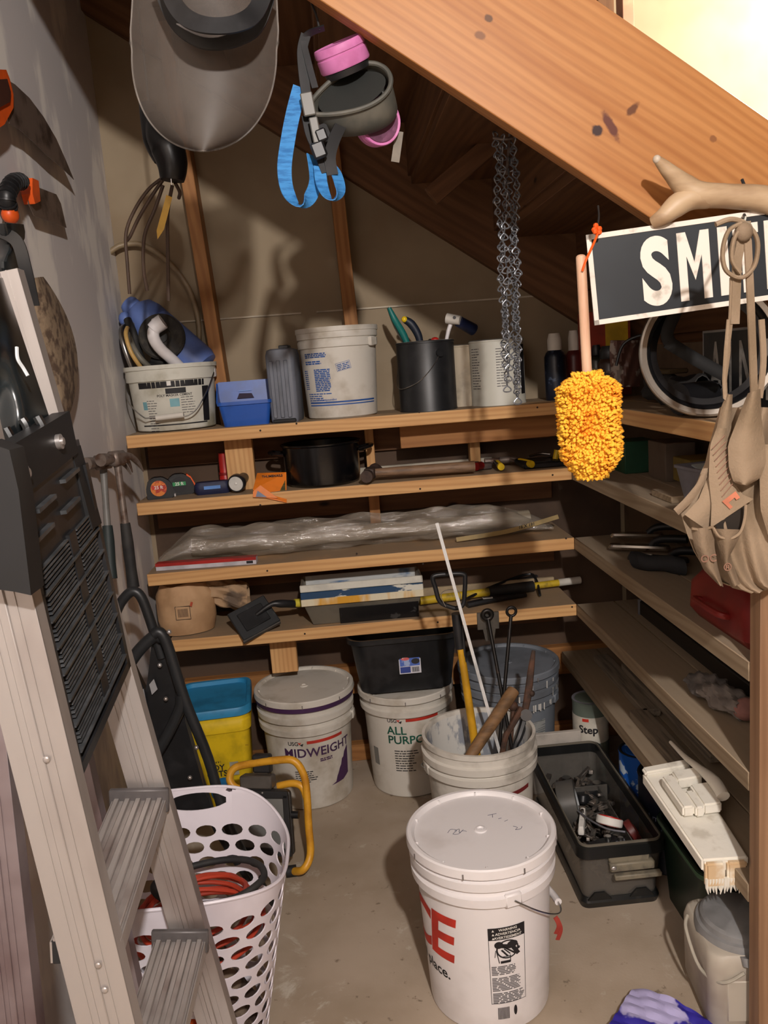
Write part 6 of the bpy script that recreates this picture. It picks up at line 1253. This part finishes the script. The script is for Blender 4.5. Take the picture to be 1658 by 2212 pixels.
part('junction_box', G().box((0, .01, .105), (.09, .045, .035), M, bev=.004), mat('lamp_grey', (84, 78, 72), .5), t); part('junction_box', G().box((.01, .03, .150), (.05, .03, .05), M, bev=.004), mat('lamp_black', (34, 33, 34), .5), t)
for s_ in (-1, 1): part('wing_knob', G().cyl(M @ V((s_*.093, 0, .02)), M @ V((s_*.112, 0, .02)), .010, seg=10), BLACK, t)
for x_ in (-.05, .02): part('bezel_screw', G().ball(M @ V((x_, -.018, .080)), .003, 8), ALU, t)
# ---- translucent tool bin
TB = glassy('smoky_plastic', (104, 100, 94), .16, .50, gl=.07); bx0, by0 = .600, 2.085
t = thing('tool_bin', 'long smoky translucent tool bin with black rims full of small hardware', 'tool bin', (bx0, by0, 0)); M = Tm(bx0, by0, 0)
part('bin_shell', loft(G(), [(.185, .50, .02, .022), (.205, .535, .024, .150), (.196, .526, .02, .150), (.178, .49, .016, .028)], M, True, True), TB, t)
def ringloft(nm, w_, d_, r_, z0, z1, t_, mt): return part(nm, loft(G(), [(w_, d_, r_, z0), (w_, d_, r_, z1), (w_-t_, d_-t_, r_-t_/3, z1), (w_-t_, d_-t_, r_-t_/3, z0), (w_, d_, r_, z0)], M, False, False), mt, t)
BRM = mat('bin_rim_black', (24, 25, 25), .35, col2=(52, 50, 46), sc=14, lo=.6, hi=.8)
ringloft('bin_rim', .222, .556, .03, .150, .178, .026, BRM); ringloft('bin_rim_lip', .204, .538, .025, .178, .184, .006, mat('rim_edge', (110, 104, 92), .5))
part('bin_base', loft(G(), [(.195, .50, .02, 0), (.200, .515, .022, .018), (.190, .505, .02, .030)], M), BRM, t)
for x_ in (-.055, .05): part('base_lug', G().prism([(-.03, 0), (.03, 0), (.012, .02), (-.012, .02)], .006, M @ Tm(x_, -.2555, .026)), BRM, t)
lt = part('latch', G().box((.02, -.275, .125), (.11, .02, .022), M, bev=.003).box((.03, -.288, .105), (.115, .016, .012), M, bev=.002).box((.015, -.268, .142), (.10, .014, .018), M, bev=.003), mat('latch_grey', (128, 120, 102), .6, col2=(96, 90, 78), sc=30), t); part('latch_pin', G().ball(M @ V((-.028, -.288, .128)), .007, 12, sc=(1, .4, .8)), ALU, t)
part('bin_partition', G().box((.0, .10, .085), (.165, .003, .09), M, bev=.001).box((.055, -.05, .085), (.003, .29, .09), M, bev=.001), TB, t)
def tapering(nm, lab, c, r, h, rot, om, im, ri, cat='tape'):
    t = thing(nm, lab, cat, c); M_ = Tm(V(c)) @ rot; part('tape_roll', G().lathe([(ri, -h/2), (r-.002, -h/2), (r, -h/2+.002), (r, h/2-.002), (r-.002, h/2), (ri, h/2), (ri, -h/2)], 36, M_), om, t)
    part('tape_core', G().lathe([(ri+.0005, -h/2-.001), (ri+.0005, h/2+.001), (ri-.003, h/2+.001), (ri-.003, -h/2-.001), (ri+.0005, -h/2-.001)], 32, M_), im, t); return M_
tapering('duct_tape_roll', 'big grey tape roll standing at the left inside the tool bin', (.552, 2.12, .118), .064, .050, R('Y', 78) @ R('X', 12), mat('tape_grey', (84, 82, 78), .4), mat('tape_core_white', (170, 174, 176), .6), .036)
Mw = tapering('white_red_tape', 'small white reel with red inside on top of the hardware in the bin', (.617, 1.965, .150), .034, .020, R('X', -24) @ R('Y', 18), INK_W, RED, .029); part('red_inside', G().lathe([(0, .002), (.028, .002)], 24, Mw), RED, bpy.data.objects['white_red_tape'])
tapering('red_tape_roll', 'dim red tape roll on the right side inside the bin', (.672, 1.95, .125), .030, .02, R('Y', 60), mat('dull_red', (96, 34, 32), .4), RED, .012)
random.seed(11)
HW = [('pipe_clamp', 'steel pipe piece among the hardware', STEEL), ('black_socket', 'black plastic fitting among the hardware', BLACK), ('white_putty_knife', 'white scraper blade among the hardware', INK_W), ('grey_fitting', 'grey fitting among the hardware', DUST)]
for i, (x_, y_, l_, w_, a_, mt, nm, lab) in enumerate(((.56, 2.02, .10, .016, 70, INK_W, 'putty_knife', 'white flat scraper lying across the tool bin'), (.575, 1.90, .10, .03, 20, BLACK, 'black_clamp', 'black clamp lying left in the near half of the bin'), (.62, 1.88, .08, .03, 80, DUST, 'grey_bracket', 'grey metal bracket lying near the front of the bin'), (.655, 1.865, .03, .03, 0, INK_W, 'white_plug', 'small white plug near the front right of the bin'), (.64, 2.20, .12, .05, 30, BLACK, 'black_case', 'dark case in the far half of the tool bin'), (.58, 2.24, .09, .05, 80, mat('dark_brown', (52, 34, 24), .3), 'brown_bottle', 'dark bottle in the far left corner of the tool bin'))):
    p = V((x_, y_, .122 if i < 4 else .10)); t = thing(nm, lab, 'hardware', p); M_ = Tm(p) @ R('Z', a_) @ R('Y', random.uniform(-12, 12)); part('body', loft(G(), [(l_, w_, w_*.3, -.008), (l_*1.02, w_*1.05, w_*.32, 0), (l_*.9, w_*.8, w_*.25, .014)], M_), mt, t); part('detail', G().cyl(M_ @ V((l_*.2, 0, .012)), M_ @ V((l_*.2, 0, .024)), w_*.25, seg=12), STEEL, t)
g = G()
for i in range(260):
    p = V((random.uniform(.525, .675), random.uniform(1.86, 2.31), random.uniform(.034, .110))); M_ = Tm(p) @ R('Z', random.uniform(0, 180)) @ R('Y', random.uniform(-40, 40)); g.box((0, 0, 0), (random.uniform(.02, .05), random.uniform(.006, .016), random.uniform(.004, .012)), M_, bev=.001)
t = solo('loose_hardware', g, mat('hardware_mix', (70, 66, 62), .45, metal=.4, col2=(120, 110, 100), sc=50, lo=.45, hi=.6), 'jumble of small bolts and fittings on the bottom of the tool bin', 'hardware', kind='stuff'); t['label'] = 'jumble of small bolts and fittings on the bottom of the tool bin'; t['category'] = 'hardware'
t = thing('curved_wire_handle', 'curved grey wire tool arching over the near end of the tool bin', 'wire', (.62, 1.9, .14)); part('wire_run', G().tube([at(1248, 1752, Z=.14), at(1275, 1772, Z=.15), at(1310, 1790, Z=.15), at(1350, 1797, Z=.15)], .0025, 8), DUST, t)
# ---- cans behind and beside the bin
def stdcan(nm, lab, px, py, r, h, mt, lidmt, band, items):
    p = at(px, py, Z=0); c = (p.x, p.y+r, 0); t = can(nm, lab, V(c), r, h, mt, lidmt, open_=False)
    if band: part('label_wrap', G().lathe([(r+.0008, h*.08), (r+.0008, h*.92)], 48, Tm(V(c))), band, t)
    prt(t, lambda z: r+.001, c, items); return t
cx_ = (.735, 2.33, 0); t = can('small_can', 'cream and grey paint can with red and black lettering in the corner behind the bin', V((.715, 2.44, 0)), .055, .285, mat('can_green_grey', (96, 106, 96), .5), DUST, open_=False)
part('label_wrap', G().lathe([(.0558, .155), (.0558, .24)], 48, Tm(V((.715, 2.44, 0)))), mat('label_cream', (206, 200, 186), .5), t); prt(t, lambda z: .056, (.715, 2.44, 0), [('can_lettering', txt('Step', .034, .03), -8, .20, INK_K), ('can_mark', rect(-.008, -.005, .012, .005), -18, .232, INK_R)])
t = can('blue_can', 'narrow bright blue can between the tool bin and side shelf', V((.765, 2.16, 0)), .052, .24, mat('can_blue', (24, 84, 170), .45, col2=(180, 196, 210), sc=18, lo=.58, hi=.62), BLACK, open_=False)
t = can('navy_can', 'black-navy paint can with pale serif lettering beside the tool bin', V((.790, 2.0, 0)), .078, .25, mat('can_navy', (16, 20, 34), .4), BLACK, open_=False)
prt(t, lambda z: .079, (.790, 2.0, 0), [('can_lettering', txt('American', .026, .004), -8, .155, mat('pale_blue_text', (150, 160, 186), .5)), ('can_lettering', txt('Tradition', .026, .004), -8, .125, mat('pale_blue_text', (150, 160, 186), .5)), ('can_patch', ([V((-.01, -.02, 0)), V((.012, .014, 0)), V((-.012, .016, 0))], [[0, 1, 2]]), 0, .075, INK_W)])
# ---- white paint-crusted tray tool on a dark green pail
c = V((.80, 1.745, 0)); t = thing('green_pail', 'dark green plastic pail under the white crusted brush', 'pail', c); part('pail_body', loft(G(), [(.15, .24, .03, 0), (.18, .28, .04, .20), (.19, .29, .04, .202), (.19, .29, .04, .215), (.176, .276, .035, .215), (.146, .236, .03, .01)], Tm(c)), mat('pail_green', (22, 40, 30), .4), t)
part('pail_rim', loft(G(), [(.192, .292, .04, .200), (.196, .296, .042, .206), (.192, .292, .04, .212)], Tm(c), False, False), mat('rim_green', (60, 90, 66), .5), t)
WC = mat('white_paint_crust', (232, 228, 216), .65, col2=(206, 200, 186), sc=16, lo=.55, hi=.7, bmp=.4, bsc=50)
t = thing('crusted_brush', 'wide white paint-crusted brush with raised loop handle resting by the shelf end', 'brush', at(1500, 1770, Z=.385))
TL_, TR_, BR_, BL_ = at(1388, 1668, Z=.395), at(1482, 1650, Z=.395), at(1612, 1852, Z=.36), at(1518, 1858, Z=.36)
def bq(u, v, h=0): return TL_*(1-u)*(1-v)+TR_*u*(1-v)+BR_*u*v+BL_*(1-u)*v+V((0, 0, h))
def bqbox(nm, u0, u1, v0, v1, h0, h1, mt):
    P_ = [bq(u, v, h) for h in (h0, h1) for u, v in ((u0, v0), (u1, v0), (u1, v1), (u0, v1))]; b = bmesh.new(); bv = [b.verts.new(p) for p in P_]
    for f_ in [[3, 2, 1, 0], [4, 5, 6, 7], [0, 1, 5, 4], [1, 2, 6, 5], [2, 3, 7, 6], [3, 0, 4, 7]]: b.faces.new([bv[i] for i in f_])
    bmesh.ops.bevel(b, geom=b.edges[:], offset=.004, segments=2, affect='EDGES'); b.verts.index_update(); g = G(); g.v = [v.co.copy() for v in b.verts]; g.f = [[v.index for v in f_.verts] for f_ in b.faces]; b.free(); return part(nm, g, mt, t)
bqbox('brush_back', -.02, 1.05, 0, 1, -.028, 0, WC); bqbox('back_lip', -.02, 1.0, -.01, .07, 0, .012, WC)
hh = .030
for (u0, u1, v0, v1) in ((.15, .42, .22, .60), (.42, .62, .42, .62), (.62, 1.05, .36, .60), (.42, 1.0, .18, .30)): bqbox('handle_block', u0, u1, v0, v1, hh*.2, hh, WC)
part('handle_bar', G().tube([bq(.86, -.20, .02), bq(.90, .05, .030), bq(1.0, .25, .038), bq(1.12, .42, .040), bq(1.15, .55, .032)], [.004, .006, .009, .014, .014], 12), WC, t)
TANW = mat('bristle_tan', (206, 178, 140), .8, col2=(230, 222, 204), sc=14, lo=.45, hi=.6)
for i in range(2): bqbox('bristle_bundle', .02+.5*i, .48+.5*i, .985, 1.03, -.055, -.004, TANW)
g = G()
for i in range(14):
    p = bq(.05+.07*i, 1.02, -.056); g.tube([p+V((0, 0, .02)), p, p+V((random.uniform(-.004, .004), 0, -random.uniform(.006, .016)))], [.004, .003, .001], 6, n=1)
part('clumped_bristles', g, WC, t, stuff=True)
# ---- litter jug
JB = mat('jug_milky', (176, 168, 154), .55, col2=(132, 120, 110), sc=4, lo=.45, hi=.7); c = V((.728, 1.50, 0)); M = Tm(c) @ R('Z', -6)
t = thing('grey_lid_jug', 'square milky plastic jug with grey flip lid beside the corner post', 'jug', c)
part('jug_body', loft(G(), [(.150, .175, .02, 0), (.162, .188, .024, .02), (.166, .192, .026, .150), (.158, .184, .03, .172), (.150, .176, .03, .176)], M), JB, t); part('panel', G().box((-.0, -.0955, .08), (.10, .004, .09), M, bev=.002), JB, t)
part('lid', G().lathe([(0, .205), (.062, .205), (.068, .200), (.070, .190), (.076, .188), (.080, .176), (.080, .166), (0, .166)], 48, M, 1, 1.12), mat('lid_grey', (128, 128, 128), .5), t); part('lid_tab', G().cyl(M @ V((-.01, -.092, .176)), M @ V((-.01, -.098, .160)), .014, .011, seg=16), mat('lid_grey', (128, 128, 128), .5), t)
part('jug_handle', G().tube([M @ V((-.082, .05, .165)), M @ V((-.094, .02, .155)), M @ V((-.088, -.05, .12)), M @ V((-.06, -.098, .125)), M @ V((-.02, -.104, .15))], .0035, 8), mat('handle_pale', (170, 164, 150), .5), t)
# ---- purple bag scrap
PBG = mat('bag_purple', (52, 44, 150), .45, col2=(178, 172, 214), sc=9, lo=.50, hi=.54); t = thing('purple_bag', 'crumpled blue-purple and white plastic bag on the floor at the lower right', 'bag', (.56, 1.42, 0))
def bag(u, v):
    X0, Y0 = at(1368, 2128, Z=.02), at(1305, 2240, Z=.02); X1, Y1 = at(1565, 2212, Z=.02), at(1600, 2330, Z=.02); p = X0*(1-u)*(1-v)+X1*u*(1-v)+Y1*u*v+Y0*(1-u)*v; p.z = .010+.012*abs(math.sin(4*u+2*v))+.005*abs(math.sin(11*u-6*v))+.004*abs(math.sin(17*v+4*u)); return p
part('bag_body', G().grid(bag, 30, 24, t=.002), PBG, t, ang=20)
# ================================================================== tools in the open bucket
bz = .05
def inb(px, py, Y): return at(px, py, Y=Y)
t = thing('white_square_rod', 'bright white square rod standing tallest in the open bucket', 'rod', (.33, 2.05, .02)); a = at(943, 1130, Y=2.06); b_ = at(1078, 1622, Y=2.09); e = b_+(b_-a).normalized()*.26
part('rod', G().tube([a, b_, e], .0042, 4, n=1), mat('rod_white', (250, 250, 248), .25), t); 
t = thing('digging_fork_handle', 'yellow-shafted tool with black D-shaped grip standing in the open bucket', 'tool', (.30, 2.08, .02)); Yd = 2.12
a, b_ = at(990, 1370, Y=Yd), at(1030, 1640, Y=2.10); part('shaft', G().tube([a, b_, b_+(b_-a)*.7], [.0095, .012, .012], 14, n=3), mat('shaft_yellow', (206, 154, 34), .42), t); part('sleeve', G().tube([at(985, 1325, Y=Yd), at(993, 1400, Y=Yd)], .0135, 14, n=1), BLACK, t)
part('edge_strip', G().tube([at(998, 1350, Y=Yd-.008), at(1004, 1430, Y=Yd-.008)], .004, 6, n=1), BLACK, t)
part('grip_loop', G().tube([at(x, y, Y=Yd) for x, y in ((975, 1312), (950, 1300), (940, 1270), (934, 1250), (940, 1243), (968, 1240), (1000, 1240), (1004, 1252), (1003, 1280), (1000, 1305), (988, 1313))], .0062, 10, closed=True, n=4), BLACK, t)
part('wire_ring', G().tube([at(x, y, Y=Yd-.01) for x, y in ((962, 1310), (952, 1288), (958, 1278), (972, 1274), (988, 1276), (994, 1290), (984, 1308))], .0012, 6, n=4), STEEL, t)
IR = mat('black_iron', (36, 33, 31), .4, metal=.6, col2=(70, 56, 46), sc=40, lo=.6, hi=.7)
def ringrod(lab, rx, ry, bx_, by_, Y, rr, wr):
    t = thing('ring_rod', lab, 'rod', at(rx, ry, Y=Y)); c_ = at(rx, ry, Y=Y); b_ = at(bx_, by_, Y=2.11); d = (b_-c_).normalized()
    part('ring', G().tube([c_+V((rr*math.cos(a), 0, rr*math.sin(a))) for a in [2*PI*i/16 for i in range(16)]], wr, 10, closed=True, n=2), IR, t); part('rod', G().tube([c_+d*rr, b_, b_+d*.20], .0052, 10, n=1), IR, t); return t
t = ringrod('black iron rod with thick ring and square bracket, left of the two in the bucket', 1052, 1328, 1104, 1610, 2.22, .0125, .0065)
part('square_bracket', G().box((0, .012, -.010), (.062, .006, .050), frame(at(1055, 1336, Y=2.225), (1, 0, -.02), (0, 0, 1)), bev=.001).prism([(-.018, 0), (.018, 0), (.012, -.035), (-.012, -.035)], .006, Tm(at(1056, 1358, Y=2.235))), mat('bracket_zinc', (98, 94, 88), .45, metal=.6), t)
ringrod('black iron rod with plain ring, right of the two in the bucket', 1104, 1321, 1080, 1590, 2.20, .0125, .0042)
t = thing('wooden_hammer_handle', 'thick brown wooden handle leaning across the open bucket', 'handle', (.33, 2.0, .3)); a, b_ = at(1108, 1492, Y=2.12), at(1012, 1640, Y=1.985)
part('shaft', G().tube([a, (a+b_)/2, b_, b_+V((-.012, -.01, -.03))], [.0175, .0165, .0145, .008], 16), mat('handle_brown', (128, 96, 64), .6, col2=(96, 72, 48), sc=10, stretch=(1, 5, 5)), t)
t = thing('rusty_shears', 'rusty long shears with crossing blades on the right of the open bucket', 'shears', (.40, 2.1, .3)); RU = mat('rust', (92, 62, 46), .75, metal=.2, col2=(58, 44, 36), sc=22, bmp=.4)
part('blade', G().tube([at(1152, 1405, Y=2.16), at(1146, 1450, Y=2.15), at(1140, 1500, Y=2.14), at(1132, 1540, Y=2.13)], [.005, .0095, .011, .009], 8, flat=.5), RU, t); part('pivot', G().cyl(at(1136, 1545, Y=2.11), at(1136, 1545, Y=2.145), .016, seg=16), IR, t)
part('lower_arm', G().tube([at(1136, 1545, Y=2.13), at(1122, 1590, Y=2.10), at(1112, 1615, Y=2.09), at(1100, 1680, Y=2.07)], [.012, .010, .008, .008], 8), BLACK, t); part('lower_arm', G().tube([at(1126, 1530, Y=2.13), at(1104, 1570, Y=2.10), at(1090, 1598, Y=2.08), at(1078, 1680, Y=2.07)], [.010, .008, .008, .007], 8), RU, t); part('stop_lug', G().ball(at(1148, 1498, Y=2.14), .009, 10), RU, t)
t = thing('round_mallet_end', 'dusty brown knob of a tool behind the wooden handle in the bucket', 'knob', at(1108, 1525, Y=2.16)); part('head', G().ball(at(1108, 1526, Y=2.16), .014, 14), RU, t); part('neck', G().tube([at(1108, 1526, Y=2.16), at(1100, 1650, Y=2.10)], .006, 8, n=1), RU, t)
# wood scrap leaning by the bin
t = thing('white_strip', 'short white board edge lying behind the tool bin', 'strip', (.55, 2.40, 0)); part('strip_board', G().box((.57, 2.40, .10), (.20, .016, .20), bev=.002), mat('strip_white', (190, 182, 172), .6), t)

# ------------------------------------------------------------------ repeats share a group
GR_ = {'claw_hammer': 'claw hammers hanging on the left wall', 'tack_hammer': 'small hammers on the second shelf', 'tape_measure': 'tape measures on the second shelf', 'mud_pan': 'stacked mud pans on the fourth shelf', 'ring_rod': 'ring-ended iron rods in the open bucket',
       'trowel': 'hand tools on the third side shelf', 'loose_board': 'loose boards on the lowest side shelf', 'lidded_bucket': 'white lidded buckets on the floor', 'scrap_sheet': 'scraps inside the black tub'}
for o in bpy.data.objects:
    if o.parent is None and o.name.split('.')[0] in GR_: o['group'] = GR_[o.name.split('.')[0]]
import OpenImageIO as oiio,sys,numpy as np
b=oiio.ImageBuf('/workdir/render_main.png');a=b.get_pixels(oiio.FLOAT);s=a.shape[1]/1658
for n,x,y in [('floor',750,1950),('acebody',1000,1950),('acelid',1040,1850),('stringer',1200,200),('wallL',150,700),('wallLlow',230,880),('backlit',450,600),('backdark',900,500),('shelf1',740,925),('shelf3',900,1210),('shelf4',700,1370),('white up',1550,80),('post',1645,1700),('floor r',1330,2050),('midwt',640,1640),('sideshelf4',1450,1510),('under',600,250)]:
  X,Y=int(x*s),int(y*s);print(n,(a[Y-4:Y+5,X-4:X+5,:3].mean((0,1))*255).astype(int))
